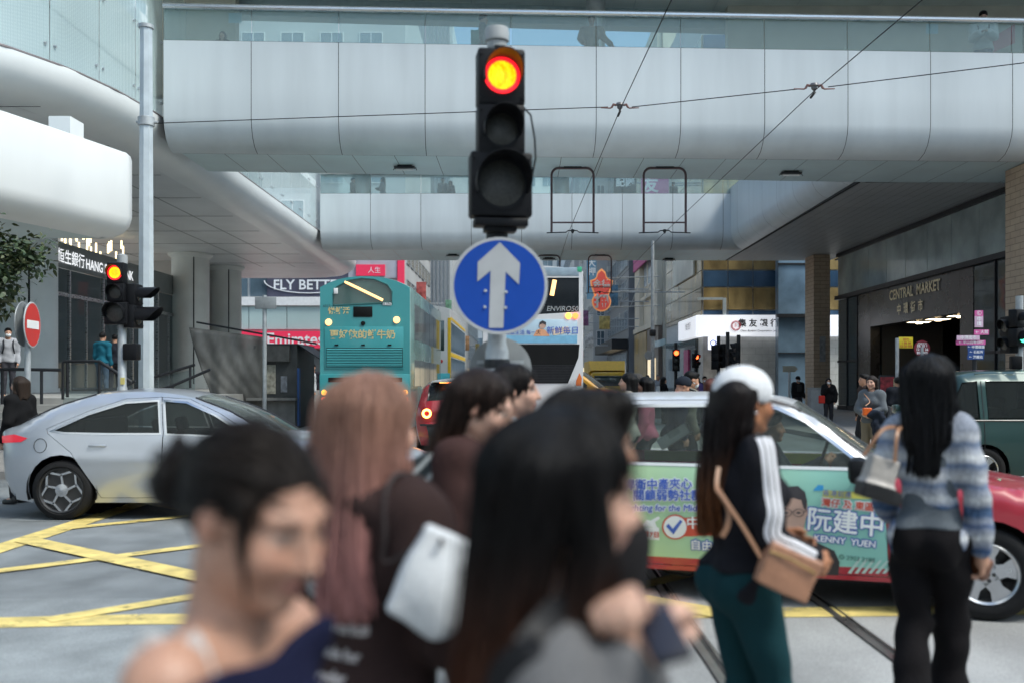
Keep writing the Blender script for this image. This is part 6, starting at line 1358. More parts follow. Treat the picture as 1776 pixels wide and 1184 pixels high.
    for i in range(6):
        for z0, z1 in ((2.75, 3.7), (1.4, 2.2)): q = MB(); q.b2((h - .01, 1 + i * 1.5, z0), (h + .006, 2.42 + i * 1.5, z1)); q.build('window', G_BUS, t, smooth=0)
    for y in (2.2, 8.2):
        for s_ in (-1, 1): wheel(t, s_ * (h - .17), y, .48, .48, .28, dict(kind='five', n=8, rim=.6), 1 if s_ < 0 else -1).rotation_euler = (0, 0, R(90))
    return t
white_bus()
def third_bus():
    TY, W, H, L = 38.2, 2.46, 4.5, 10.5; x1 = (781 - CX) / FPX * TY
    t = thing('bus', 'white and yellow double decker bus ahead of the teal bus', 'bus', (x1 - W / 2, TY, 0), 0, 'double decker buses'); h = W / 2
    sec = bus_shell(t, L, W, H, .3, M_BWHITE, .15); rplate(t, 'rear_panel', sec, M_BWHITE, -.012)
    rbox(t, 'window', -1.0, 2.75, 1.0, 3.9, G_BUS, -.016, .02); rbox(t, 'teal_skirt', -h + .01, .4, h - .01, 1.9, mat('bus_cyan', (.06, .4, .5), .4), -.02)
    q = MB(); q.b2((h - .1, -.016, 1.0), (h + .012, .16, 4.0)); q.b2((h, .16, .5), (h + .012, 10, .9)); q.b2((h, .16, 2.55), (h + .012, 10, 2.7)); q.b2((h, .16, 3.95), (h + .012, 10, 4.05)); q.build('yellow_trim', mat('bus_yellow', (.75, .5, .03), .4), t, smooth=0)
    for i in range(6):
        for z0, z1 in ((2.75, 3.85), (1.2, 2.5)): q = MB(); q.b2((h - .01, .4 + i * 1.55, z0), (h + .01, 1.9 + i * 1.55, z1)); q.build('window', G_BUS, t, smooth=0)
    q = MB(); q.lathe([(.07, 0), (.001, .03)], 14, TR(h - .35, -.02, 2.35) @ Matrix.Rotation(R(90), 4, 'X')); q.build('tail_light', M_TAIL, t)
    q = MB(); q.tube([(h - .45, -.1, 4.3), (h - .4, -.25, 3.9), (h - .42, -.22, 3.1)], .025, 6); q.build('mirror_arm', M_BLACK, t)
    for y in (2.2, 8.2):
        for s_ in (-1, 1): wheel(t, s_ * (h - .17), y, .48, .48, .28, dict(kind='five', n=8, rim=.6), 1 if s_ < 0 else -1).rotation_euler = (0, 0, R(90))
third_bus()
# --- red and yellow van, and a yellow truck behind it
M_VR, M_VY = mat('van_red', (.58, .07, .03), .3, var=.05, coat=.6, rvar=0), mat('van_yellow', (.72, .36, .02), .3, var=.05, coat=.6, rvar=0)
PV = dict(L=4.4, W=1.78, sill=.22, belt=lambda x: 1.05, tumble=.2, tuck=.06, shoulder=.02, er=.1, ftaper=.24, rtaper=.1, crown=.03, paint=M_VR, fl=.8, rl=.5,
    cuts=(1.02,), profile=[('body', [(3.45, .24), (3.52, .5), (3.46, .82), (3.2, .98), (2.75, 1.1)]), ('screen', [(2.75, 1.1), (2.3, 1.45), (2.0, 1.66)]), ('body', [(2.0, 1.66), (1.7, 1.74), (.4, 1.76), (-.7, 1.72)]), ('rearglass', [(-.7, 1.72), (-.82, 1.4), (-.86, 1.15)]), ('body', [(-.86, 1.15), (-.9, .8), (-.85, .25)])],
    arches=[(0, .33, .37), (2.72, .33, .37)], wr=.325, ww=.2, wheel=dict(kind='five', n=5, rim=.66), glass=G_TINT,
    windows=[('front', [(1.15, 1.12), (1.15, 1.6), (1.85, 1.58), (2.3, 1.2), (2.3, 1.12)]), ('mid', [(.0, 1.12), (.0, 1.6), (1.02, 1.61), (1.02, 1.12)])],
    doors=[((1.25, .98), [(1.08, .27), (1.08, 1.68), (1.9, 1.66), (2.42, 1.2), (2.42, .8), (2.3, .27)], None)], win=.12)
bf = lambda c, n: 1 if c.z > 1.02 else 0
PV['bodymats'] = ([M_VY], bf); PV['doormats'] = ([M_VY], bf)
pv_, ypv = car('van', 'small red and yellow delivery van beyond the white bus', 'van', (at(1050, 688, 42).x - 3.2, 43.4, 0), R(-14), PV); pv_.scale = (1.18, 1.18, 1.18)
b = MB(); b.text('pse', .62, None, .01, fn=lambda u, v: (.95 + u, -(ypv(.95 + u, .72) + .012), .74 + v)); b.build('lettering', M_WHITE, pv_, smooth=0)
for y in (-.7, .7): b = MB(); b.box((3.36, y, .85), (.2, .28, .14), None, .04); b.build('headlight', M_HEAD, pv_)
yt = thing('truck', 'yellow box truck behind the red and yellow van', 'truck', (at(1056, 680, 56).x, 56, 0))
M_TRY = mat('truck_yellow', (.72, .44, .02), .4, var=.1)
b = MB(); b.b2((-.95, 0, .6), (.95, 1.4, 1.55), .1); b.b2((-.95, .15, 1.5), (.95, 1.4, 2.1), .16); b.build('cab', M_TRY, yt)
b = MB(); b.b2((-1.05, 1.5, .7), (1.05, 5.5, 2.75), .04); b.add([(-1.05, 1.49, 2.1), (1.05, 1.49, 2.1), (.95, .7, 2.2), (-.95, .7, 2.2), (-1.05, 1.49, 2.75), (1.05, 1.49, 2.75)], [(0, 1, 2, 3), (3, 2, 5, 4), (1, 5, 2), (0, 3, 4)]); b.build('cargo_box', M_TRY, yt, smooth=20)
b = MB(); b.b2((-.82, -.005, 1.3), (.82, .16, 1.9), .03); b.build('windscreen', G_BUS, yt); b = MB(); b.b2((-.9, -.06, .45), (.9, .1, .72), .03); b.build('bumper', M_DARK, yt)
for y in (-.7, .7): b = MB(); b.box((y, 0, .85), (.25, .06, .14), None, .02); b.build('headlight', M_HEAD, yt)
for y in (.8, 4.4):
    for s_ in (-1, 1): wheel(yt, s_ * .85, y, .4, .4, .22, dict(kind='five', n=6, rim=.6), 1 if s_ < 0 else -1).rotation_euler = (0, 0, R(90))
# ---------------------------------------------------------------- people
M_SKIN = attr_mat('skin', .5, .12, 24, bump=.05, sss=.12)
M_HAIR = attr_mat('hair', .42, .3, 14, (9, 9, .5), bump=.5, spec=.16); M_CLOTH = attr_mat('cloth', .92, .1, 90, bump=.25, spec=.1)
M_LEATH = attr_mat('leather', .42, .12, 30, bump=.15); M_KNIT = attr_mat('knit_cloth', .92, .25, 160, bump=.6, spec=.15)
SK1 = np.array(hexc('b98d75')); SK2 = np.array(hexc('a97d65')); SK3 = np.array(hexc('c79e8a'))
def smooth(a, b, x): t = np.clip((x - a) / (b - a), 0, 1); return t * t * (3 - 2 * t)
def person(label, loc, rz, H=1.65, fem=True, skin=SK1, look=(0, 0), lean=0, hair=None, top=None, bottom=None, shoes=(.03, .03, .03), arms=None, legs=None,
           h=.009, group=None, grip=(.5, .5), mask=None, seated=False, build=1.0, strands=0, seed=1, hands=None, drop=0):
    t = thing('person', label, 'person', loc, R(rz), group); S = H / 1.65; rng = np.random.default_rng(seed)
    V3 = lambda p: tuple(S * np.array(p, float))
    lz = math.tan(R(lean))
    def B(p): return (p[0] * S, (p[1] + max(0, p[2] - .9) * lz) * S, p[2] * S)       # body point, torso leaning forward
    piv = Vector(B((0, -.005, 1.46))); Rh = Euler((R(look[1]), 0, R(look[0]))); Rm = Rh.to_matrix()
    hc = piv + Rm @ Vector((0, .015, .082)) * S
    HP = lambda p: tuple(hc + Rm @ Vector(p) * S)
    def C(p, q, a, b, f=B): return ('c', f(p), f(q), a * S, b * S)
    def E(p, r, f=B, rot=None): return ('e', f(p), tuple(S * np.array(r)), rot if rot is not None else (Rh if f is HP else None))
    sh, hp_ = (.15 if fem else .175) * build, (.085)
    sz = 1.335 - drop; SHL = lambda s: (s * sh, -.005, sz)
    arms = arms or [((-.2, -.02, 1.06), (-.2, .08, .84)), ((.2, -.02, 1.06), (.2, .06, .84))]
    legs = legs or [((-.08, .06, .48), (-.08, -.08, .09)), ((.08, .09, .48), (.08, .12, .08))]
    bw = build
    def torso(g=0, ops=None):
        o = [(1, E((0, .0, 1.215), (.142 * bw + g, .098 * bw + g, .175 + g)), .03), (1, E((0, .005, 1.03), (.118 * bw + g, .088 * bw + g, .15 + g)), .05), (1, E((0, -.01, .89), (.152 * bw + g, .108 * bw + g, .125 + g)), .05),
             (1, C((-sh + .02, -.01, sz), (sh - .02, -.01, sz), .052 + g, .052 + g), .04), (1, C((0, -.015, 1.385), (-.12, -.01, sz + .01), .045 + g * .6, .045 + g), .03), (1, C((0, -.015, 1.385), (.12, -.01, sz + .01), .045 + g * .6, .045 + g), .03)]
        for s in (-1, 1):
            o.append((1, E((s * .068, -.065, .865), (.085 * bw + g, .075 + g, .09 + g)), .04))
            if fem: o.append((1, E((s * .068, .075, 1.205), (.056 + g, .05 + g, .06 + g)), .035))
        return o
    def arm(i, g=0, cut=1.0):
        s = (-1, 1)[i]; e, w = arms[i]; w2 = tuple(lerp(np.array(e), np.array(w), cut)); k = bw if not fem else 1
        return [(1, C(SHL(s), e, .05 * k + g, .038 * k + g), .045), (1, C(e, w2, .038 * k + g, (.026 if cut == 1 else .03) + g * 1.1), .015)]
    def leg(i, g=0, cut=1.0, flare=0, thin=1):
        s = (-1, 1)[i]; kn, an = legs[i]; an2 = tuple(lerp(np.array(kn), np.array(an), cut)); mid = tuple(lerp(np.array(kn), np.array(an), .3) + np.array((0, -.012, 0)))
        o = [(1, C((s * hp_, -.005, .86), kn, .088 * thin * bw + g, .054 + g), .03)]
        if flare: o.append((1, C(kn, an2, .056 + g, .05 + flare), .02))
        else: o += [(1, C(kn, mid, .052 + g, .056 + g), .02), (1, C(mid, an2, .056 + g, .037 + g), .02)]
        return o
    def hand(i):
        s = (-1, 1)[i]; e, w = np.array(arms[i][0]), np.array(arms[i][1]); d = (w - e) / np.linalg.norm(w - e)
        if hands and hands[i] is not None: pn = np.array(hands[i], float)
        else: pn = np.array((-s, 0, 0.), float)
        pn -= d * (pn @ d); pn /= np.linalg.norm(pn); sd = np.cross(d, pn); cu = grip[i]
        if sd[1] < 0: sd = -sd                                   # thumb side forward
        o = [(1, C(tuple(w - d * .01), tuple(w + d * .045), .026, .03), .012)]
        for k, (off, ln) in enumerate(((.028, .88), (.009, 1), (-.01, .95), (-.028, .75))):
            o.append((1, C(tuple(w + d * .03 + sd * off * .6), tuple(w + d * .085 + sd * off), .014, .011), .008)); p = w + d * .085 + sd * off; a = 0
            for seg in (.042, .026, .02):
                a += cu * .95 + .08 * k * cu; q = p + (d * math.cos(a) + pn * math.sin(a)) * seg * ln
                o.append((1, C(tuple(p), tuple(q), .0098, .0085), .004)); p = q
        p = w + d * .025 + sd * .026; q = p + d * .04 + sd * .02 + pn * .02 * cu; r_ = q + d * .028 + pn * .025 * cu
        return o + [(1, C(tuple(p), tuple(q), .014, .0115), .008), (1, C(tuple(q), tuple(r_), .011, .009), .005)]
    # ---- body: one skin
    ops = torso(-.012 if top else 0)
    ops += [(1, C((0, -.02, 1.32), (0, -.012, 1.46), .05 if fem else .058, .047 if fem else .056), .03), (1, ('c', B((0, -.012, 1.43)), HP((0, -.03, -.03)), .047 * S, .052 * S), .02)]
    for i in (0, 1): ops += arm(i, -.004) + (hand(i) if h < .016 else [(1, C(arms[i][1], tuple(np.array(arms[i][1]) + (np.array(arms[i][1]) - np.array(arms[i][0])) * .5), .03, .022), .01)])
    for i in (0, 1):
        ops += leg(i, -.01); an = np.array(legs[i][1]); ops.append((1, C(tuple(an), tuple(an + (0, .14, -.045)), .034, .026), .03))
    fw = 1 if fem else 1.05
    ops += [(1, E((0, -.018, .03), (.075 * fw, .094, .086), HP), .02), (1, E((0, .03, -.022), (.061 * fw, .064, .088), HP), .03)]
    if h < .014:
        ops += [(1, C((-.05, .0, -.062), (0, .066, -.094), .018, .016, HP), .02), (1, C((.05, .0, -.062), (0, .066, -.094), .018, .016, HP), .02), (1, E((0, .072, -.092), (.019, .015, .015), HP), .015)]
        for s in (-1, 1): ops += [(1, E((s * .038, .066, -.03), (.026, .022, .026), HP), .02), (-1, E((s * .032, .106, .006), (.021, .02, .012), HP), .014), (1, E((s * .031, .078, .004), (.0135, .0125, .0105), HP), .003), (1, C((s * .014, .086, .027), (s * .05, .07, .026), .008, .007, HP), .01),
                                  (1, E((s * .013, .094, -.036), (.009, .011, .008), HP), .006), (1, E((s * .078, -.008, -.006), (.010, .018, .028), HP), .006), (-1, E((s * .09, -.004, -.003), (.007, .009, .017), HP), .005)]
        ops += [(1, C((0, .088, .016), (0, .112, -.03), .0085, .0115, HP), .012), (1, C((-.019, .084, -.06), (0, .096, -.0565), .005, .0075, HP), .004), (1, C((.019, .084, -.06), (0, .096, -.0565), .005, .0075, HP), .004), (1, C((-.016, .084, -.066), (.016, .084, -.066), .0055, .0055, HP), .006), (1, E((0, .089, -.068), (.014, .008, .006), HP), .005)]
    else: ops += [(1, E((0, .1, -.025), (.013, .018, .02), HP), .02), (1, C((-.03, .04, -.07), (0, .066, -.092), .02, .018, HP), .02), (1, C((.03, .04, -.07), (0, .066, -.092), .02, .018, HP), .02)]
    Vv, F = solid(ops, h); col = np.tile(skin, (len(Vv), 1)).astype(np.float32)
    L = (Vv - np.array(hc)) @ np.array(Rm) / S; x, y, z = np.abs(L[:, 0]), L[:, 1], L[:, 2]; fr = (np.abs(L).max(1) < .16)
    def paint(m, c, a=1): col[:] = col * (1 - (m * a)[:, None]) + np.array(c) * (m * a)[:, None]
    g = lambda *a: np.exp(-sum(((u - c) / s) ** 2 for u, c, s in a))
    front = fr * (y > .05)
    paint(front * g((x, .042, .022), (z, -.028, .02)), skin * np.array((1.05, .82, .8)), .4)
    paint(front * np.clip(1.6 * g((x, 0, .019), (z, -.062, .0085)), 0, 1) * (y > .078), (.42, .13, .12), .75)
    paint(front * np.clip(1.5 * g((x, .033, .016), (z, .0265 + 0 * z, .0042)), 0, 1), (.05, .035, .03), .85)
    paint(front * np.clip(2 * g((x, .031, .0125), (z, .004, .005)), 0, 1), (.42, .4, .38), .75)
    paint(front * np.clip(2.5 * g((x, .030, .0064), (z, .0045, .006)), 0, 1), (.02, .012, .01), .95)
    paint(front * np.clip(1.8 * g((x, .031, .0145), (z, .0105, .0026)), 0, 1), (.03, .02, .02), .9)
    paint(fr * g((L[:, 1], -.01, .02), (z, -.005, .03)) * (x > .072), skin * np.array((1.1, .75, .7)), .35)
    if hair and hair.get('scalp'): paint(fr * smooth(.02, .06, z + .35 * (-y)), hair['col'], .9)
    solid_obj('body', Vv, F, M_SKIN, t, col)
    info = dict(HP=HP, B=B, S=S, t=t, arms=arms)
    def cloth(nm, ops, c, m=None, fold=.003, hh=None):
        Vc, Fc = solid(ops, hh or h * 1.05, fold, seed)
        colr = c(Vc / S) if callable(c) else np.tile(np.array(c), (len(Vc), 1))
        return solid_obj(nm, Vc, Fc, m or M_CLOTH, t, colr)
    # ---- clothes
    if bottom:
        g_ = bottom.get('g', .012); ops = [o for o in torso(g_ * .8)[1:3]] + torso(g_ * .8)[6 if fem else 6:]
        for i in (0, 1): ops += leg(i, g_, bottom.get('cut', .93), bottom.get('flare', 0))
        ops.append((-1, ('b', B((0, 0, 1.0 + .3 + (bottom.get('waist', 1.0) - 1.0))), (.6 * S, .6 * S, .3 * S)), .004))
        cloth(bottom.get('name', 'trousers'), ops, bottom['col'], bottom.get('mat'), bottom.get('fold', .003))
    for tp in (top if isinstance(top, list) else [top] if top else []):
        g_ = tp.get('g', .016); ops = torso(g_)
        if tp.get('hood'): ops += [(1, C((-.07, -.075, 1.37), (.07, -.075, 1.37), .05, .05), .03), (1, C((-.08, -.06, 1.37), (-.06, .05, 1.36), .04, .03), .03), (1, C((.08, -.06, 1.37), (.06, .05, 1.36), .04, .03), .03)]
        if tp.get('collar'): ops += [(1, C((-.05, -.03, 1.40), (.05, -.03, 1.40), .035, .035), .02)]
        cut = tp.get('sleeve', .95)
        if cut > 0:
            for i in (0, 1): ops += arm(i, g_, cut)
        hm = tp.get('hem', .86); ops.append((-1, ('b', B((0, 0, hm - .4)), (.25 * S, .5 * S, .4 * S)), .012)) if tp.get('cutarms', True) is False else ops.append((-1, ('b', B((0, 0, hm - .4)), ((sh + .005) * S if cut > 0 else .6, .5 * S, .4 * S)), .012))
        nk = tp.get('neck', .07); ops.append((-1, E((0, .02 + tp.get('nf', 0), 1.425 + tp.get('nz', 0)), (nk, nk * 1.0, .055)), .01))
        if tp.get('off'): a_ = tp.get('tilt', 0); ops.append((-1, ('b', B((0, -.6 * math.sin(a_), tp['off'] + .6 * math.cos(a_))), (.6 * S, .9 * S, .6 * S), Euler((a_, 0, 0))), .01))
        cloth(tp.get('name', 'jacket'), ops, tp['col'], tp.get('mat'), tp.get('fold', .004))
    if shoes is not None:
        for i in (0, 1):
            an = np.array(legs[i][1]); o = [(1, C(tuple(an + (0, -.02, -.03)), tuple(an + (0, .15, -.05)), .042, .034), .02), (1, C(tuple(an + (0, -.01, .0)), tuple(an + (0, 0, .04)), .042, .044), .02), (-1, ('b', B(tuple(an * (1, 1, 0) + (0, .05, min(0, an[2] - .09) - .1))), (.2 * S, .3 * S, .1 * S)), .004)]
            cloth('shoe', o, shoes, M_LEATH, 0, max(h, .009))
    if mask: cloth('face_mask', [(1, E((0, .068, -.052), (.056, .046, .046), HP), .01), (1, C((-.074, .0, -.03), (-.04, .07, -.04), .006, .012, HP), .02), (1, C((.074, .0, -.03), (.04, .07, -.04), .006, .012, HP), .02)], mask, M_CLOTH, 0, max(h * .8, .006))
    # ---- hair
    if hair:
        st = hair['style']; ops = [(1, E((0, -.02, .034), (.086, .106, .093), HP), .01)]
        fl = hair.get('front', .0)
        carve = (-1, E((fl, .105, hair.get('brow', -.04)), (.067, .07, .1), HP), .012)
        if st == 'short': ops = [(1, E((0, -.022, .04), (.084, .102, .088), HP), .01), (1, E((0, .04, .095), (.06, .05, .03), HP), .03), carve, (-1, E((0, -.0, -.1), (.1, .16, .075), HP), .01), (-1, E((.084, .02, -.03), (.03, .035, .05), HP), .01), (-1, E((-.084, .02, -.03), (.03, .035, .05), HP), .01)]
        elif st == 'bun':
            ops = [(1, E((0, -.02, .032), (.079, .099, .087), HP), .01), carve, (-1, E((0, -.05, -.14), (.1, .1, .07), HP), .012), (-1, E((.088, .0, -.03), (.024, .026, .036), HP), .01), (-1, E((-.088, .0, -.03), (.024, .026, .036), HP), .01)]
            bp = hair.get('bun', (0, -.15, .01)); ops += [(1, C((0, -.1, bp[2]), bp, .035, .034, HP), .02), (1, E(bp, (.043, .04, .045), HP), .015), (1, C(bp, (bp[0], bp[1] - .03, bp[2] + .05), .02, .008, HP), .01), (1, C((-.07, .045, .04), (-.064, .062, -.05), .012, .004, HP), .012), (1, C((.072, .04, .04), (.067, .052, -.02), .015, .008, HP), .012), (1, C((.067, .052, -.02), (.058, .07, -.085), .008, .003, HP), .006)]
        else:
            zb = hair['len']; sp = hair.get('spread', .1); bk = hair.get('back', -.12); sl_ = hair.get('side', .03); fs = hair.get('fs', 0.0)
            ops.append(carve)
            for q in (-1, -.6, -.2, .2, .6, 1): ops.append((1, ('c', HP((q * .055, -.07, .02)), B((q * sp * .8, bk + .02 * abs(q), zb + hair.get('uneven', .035) * rng.uniform(-1, 1.2))), .05 * S, .018 * S), .03))
            for s in (-1, 1):
                ops.append((1, ('c', HP((s * .072, -.015, .04)), HP((s * .08, fs - .01, -.1)), sl_ * S, sl_ * S), .015))
                if hair.get('sides', True): ops.append((1, ('c', HP((s * .08, fs - .01, -.1)), B((s * sp, fs - .03 + hair.get('sf', 0), zb + hair.get('su', .05))), sl_ * S, .016 * S), .02))
            if hair.get('bangs'): ops.append((1, E((0, .075, .055), (.062, .03, .035), HP), .02))
        if hair.get('vol'): ops = [(sg, (pr[0], pr[1], tuple(np.array(pr[2]) + hair['vol']), *pr[3:]) if pr[0] == 'e' and sg > 0 else pr, k) for sg, pr, k in ops]
        Vh, Fh = solid(ops, max(.006, h * .9), 0)
        def hcol(P):
            c0, c1 = np.array(hair['col']), np.array(hair.get('tip', hair['col'])); zt = P[:, 2:3] / S; z0, z1 = hair.get('grad', (1.1, 1.5)); w = smooth(z0, z1, zt); return c1 * (1 - w) + c0 * w
        cH = hcol(Vh); ho = solid_obj('hair', Vh, Fh, M_HAIR, t, cH)
        if strands:
            zmin = Vh[:, 2].min(); p = Vh[rng.integers(0, len(Vh), strands * 2)]; p = p[p[:, 2] > zmin + .04]; p = p[((p - np.array(hc)) @ np.array(Rm))[:, 2] < hair.get('seedmax', 9)][:strands].astype(np.float32); n0 = len(p); tgt = None
            if hair.get('pull'): tgt = np.array(HP(hair['pull']), np.float32)
            K = hair.get('steps', 16); path = []; nrm = []; off = np.where(rng.random(n0) < .1, rng.uniform(.006, hair.get('fly', .02), n0), rng.uniform(.0005, .006, n0))[:, None]; jit = rng.normal(0, .16, (n0, 3)); alive = np.ones(n0)
            for k in range(K):
                e = .004; d0 = field(p, ops); gr_ = np.stack([field(p + np.eye(3, dtype=np.float32)[a] * e, ops) - d0 for a in range(3)], 1); gr_ /= np.maximum(np.linalg.norm(gr_, axis=1, keepdims=True), 1e-6)
                pw_ = smooth(zmin + .005, zmin + .05, p[:, 2])[:, None] if tgt is None else 1; p = p - gr_ * (d0[:, None] - off) * pw_; gr_ = gr_ * pw_ + np.array((0, -1., 0)) * (1 - pw_); gr_ /= np.linalg.norm(gr_, axis=1, keepdims=True); path.append(p.copy()); nrm.append(gr_)
                D = (tgt - p) if tgt is not None else np.tile(np.array((0, -.12, -1.)), (n0, 1)); D = D / np.maximum(np.linalg.norm(D, axis=1, keepdims=True), 1e-6) + jit * (.5 + .5 * math.sin(k * .9))
                D = D - gr_ * (D * gr_).sum(1, keepdims=True); ln = np.linalg.norm(D, axis=1, keepdims=True); D = D / np.maximum(ln, 1e-3)
                low = smooth(zmin - .07, zmin + .0, p[:, 2])[:, None] * np.ones((1, 1)) if tgt is None else 1
                p = (p + D * hair.get('ds', .022) * np.clip(ln * 1.5, 0, 1) * np.maximum(low, .12)).astype(np.float32)
            path, nrm = np.stack(path, 1), np.stack(nrm, 1); tan = np.gradient(path, axis=1); sd = np.cross(tan, nrm); sd /= np.maximum(np.linalg.norm(sd, axis=2, keepdims=True), 1e-6)
            wv = (hair.get('w', .0028) * np.sin(np.linspace(.35, math.pi * .97, K)))[None, :, None] * rng.uniform(.5, 1.4, (n0, 1, 1))
            A = path + sd * wv - nrm * .001; Bq = path - sd * wv - nrm * .001; VV = np.stack([A, path + nrm * wv * .5, Bq], 2).reshape(-1, 3)
            ii = (np.arange(n0)[:, None] * K + np.arange(K - 1)[None]).ravel() * 3
            FF = np.concatenate([np.stack([ii, ii + 1, ii + 4, ii + 3], 1), np.stack([ii + 1, ii + 2, ii + 5, ii + 4], 1)])
            cS = hcol(VV) * np.repeat(rng.uniform(*hair.get('cv', (.65, 1.55)), n0), K * 3)[:, None]
            solid_obj('hair_strands', VV, FF, M_HAIR, t, cS).parent = ho; info['hair'] = ho
    return t, info
def freebag(name, label, cat, ops, col, loc, h=.008, m=None, group=None, fold=.002):
    t = thing(name, label, cat, loc, 0, group); V, F = solid(ops, h, fold); c = col(V) if callable(col) else np.tile(np.array(col), (len(V), 1)); solid_obj('bag_body', V, F, m or M_LEATH, t, c); return t
def hug(t, pts, d=.006):             # lay world points on the wearer's clothes or skin
    bvs = [BVHTree.FromPolygons([v.co for v in c.data.vertices], [tuple(q.vertices) for q in c.data.polygons]) for c in t.children if c.name.split('.')[0] in ('body', 'jacket', 'top', 'blazer', 'hoodie')]
    Mi = t.matrix_basis.inverted(); out = []; ax = Vector((0, 0, 1.2))
    for p in crom([tuple(q) for q in pts], 5):
        l = Mi @ Vector(p); best = None
        for bv in bvs:
            h_ = bv.find_nearest(l)
            if h_[0] is not None:
                q = h_[0] + h_[1] * d
                c = Vector((0, 0, q.z)) if q.z < 1.3 else Vector((0, 0, 1.25))
                if best is None or (q - c).length > (best - c).length: best = q
        out.append(t.matrix_basis @ best)
    return out[::3] + [out[-1]]
from mathutils.bvhtree import BVHTree
def strap(t, pts, w, m, nm='strap', th=.004):       # flat strap along points (world), normal away from a centre line
    b = MB(); P_ = crom([tuple(Vector(p) - t.location) for p in pts], 6); rows = []
    for i, p in enumerate(P_):
        d = (P_[min(i + 1, len(P_) - 1)] - P_[max(i - 1, 0)]).normalized(); n = d.cross(Vector((0, -1, .2))).normalized() * w / 2; o = d.cross(n).normalized() * th
        rows.append([p + n + o, p - n + o, p - n - o, p + n - o])
    b.grid(rows, True); return b.build(nm, m, t)
BLK = (.005, .0045, .0048); DKB = (.022, .014, .011)
def gp(px, Y, z=0): return ((px - CX) / FPX * Y, Y, z)

# ---- the near crossing crowd
pA, iA = person('woman in navy off shoulder top with dark hair in a bun, nearest at left', gp(372, 1.28), -106, 1.54, skin=np.array(hexc('b48a75')), look=(-15, -18), lean=4,
    hair=dict(style='bun', col=(.010, .0065, .005), tip=(.016, .009, .007), grad=(1.4, 1.6), pull=(0, -.125, .0), fly=.011, ds=.016, steps=14, w=.0026, bun=(.0, -.155, -.005), brow=-.046), top=dict(name='top', col=(.010, .012, .035), off=1.335, tilt=R(36), sleeve=.6, g=.012, neck=.02, nz=.2), bottom=dict(col=(.03, .03, .035)), h=.0062, strands=900, seed=3)
pB, iB = person('woman with long pink blonde hair in brown hoodie printed on the back', gp(640, 2.3), -36, 1.605, look=(-6, -6), hair=dict(style='long', col=(.27, .145, .105), tip=(.36, .165, .155), grad=(1.15, 1.62), len=1.24, spread=.1, back=-.13, side=.034, w=.0026, steps=22, cv=(.8, 1.22), fly=.014), top=dict(name='hoodie', col=(.036, .022, .021), hood=True, g=.034, hem=.87, fold=.006),
    bottom=dict(name='skirt', col=(.012, .035, .05), g=.02, flare=.03), h=.008, strands=1800, seed=5, skin=SK3, arms=[((-.24, -.04, 1.07), (-.2, .12, .95)), ((.23, .03, 1.07), (.16, .2, 1.03))])
pC, iC = person('woman with long straight dark hair in grey blazer holding a phone, nearest in the middle', gp(962, 1.37), -90, 1.55, look=(18, -8), hair=dict(style='long', col=(.0042, .0036, .004), tip=(.11, .042, .022), grad=(1.1, 1.5), len=1.0, spread=.12, back=-.165, side=.031, fs=.03, w=.0028, steps=28, ds=.026, sf=-.03), top=dict(name='blazer', col=(.125, .125, .13), g=.014, hem=.8, fold=.006),
    bottom=dict(col=(.02, .02, .022)), h=.0066, strands=1400, seed=8, skin=SK3, drop=.05, arms=[((-.12, .16, 1.12), (.035, .095, 1.335)), ((.25, -.05, 1.1), (.12, .095, 1.32))], grip=(.8, .75), hands=[(.7, .2, -.4), (-.6, .5, .2)])
pD, iD = person('man with short dark hair in black jacket behind the long haired woman', gp(1012, 2.2), -72, 1.562, fem=False, look=(0, -4), hair=dict(style='short', col=(.008, .0065, .006), w=.0026, steps=7, ds=.012, vol=.004), top=dict(name='jacket', col=(.014, .013, .014), g=.03, hem=.84, collar=True), bottom=dict(col=(.015, .015, .017)), h=.009, strands=1200, seed=11, skin=SK2)
pE, iE = person('woman in brown jacket with dark hair looking down to the right', gp(806, 3.35), -100, 1.63, look=(-4, -20), lean=3, hair=dict(style='long', col=(.017, .010, .008), tip=(.10, .045, .026), grad=(1.2, 1.5), brow=-.018, len=1.2, spread=.09, back=-.17, side=.018, sides=False, fs=-.06, w=.0034, steps=22), top=dict(name='jacket', col=(.05, .026, .024), g=.03, hem=.82, fold=.006), bottom=dict(col=(.02, .02, .025)), h=.0085, strands=700, seed=13, skin=SK3,
    arms=[((-.2, .02, 1.06), (-.12, .2, .95)), ((.21, .0, 1.05), (.13, .2, .93))])
pF, iF = person('woman with black hair and pale top in profile beside the pole', gp(890, 4.75), -94, 1.665, look=(0, -2), hair=dict(style='long', col=(.009, .007, .007), brow=-.02, len=1.3, spread=.085, back=-.11, side=.018, sides=False, fs=-.055, w=.004, steps=18), top=dict(name='blouse', col=(.42, .42, .45), g=.024, hem=.85), bottom=dict(col=(.05, .05, .06)), h=.0095, strands=450, seed=17, skin=SK3)
def stripes(P):
    c = np.tile(np.array((.016, .016, .02)), (len(P), 1)); return c
gl = [((-.075, .04, .48), (-.075, -.1, .1)), ((.075, .1, .49), (.075, .16, .08))]
pG, iG = person('woman in white cap, black track jacket with white sleeve stripes and teal leggings', gp(1288, 3.68), -76, 1.63, look=(4, -3), hair=dict(style='long', col=(.009, .006, .006), tip=(.12, .045, .018), grad=(1.1, 1.4), len=1.19, spread=.05, back=-.15, side=.022, fs=-.035, seedmax=.0, w=.0036, steps=24), top=dict(name='jacket', col=stripes, g=.016, hem=.93, fold=.0065, collar=False), bottom=dict(name='leggings', col=(.010, .042, .05), g=.008, cut=.95), h=.0075, strands=700, seed=19, skin=np.array(hexc('a8714f')), build=1.09,
    arms=[((-.2, .04, 1.08), (-.1, .2, 1.02)), ((.225, -.0, 1.07), (.15, .2, .97))], legs=gl)
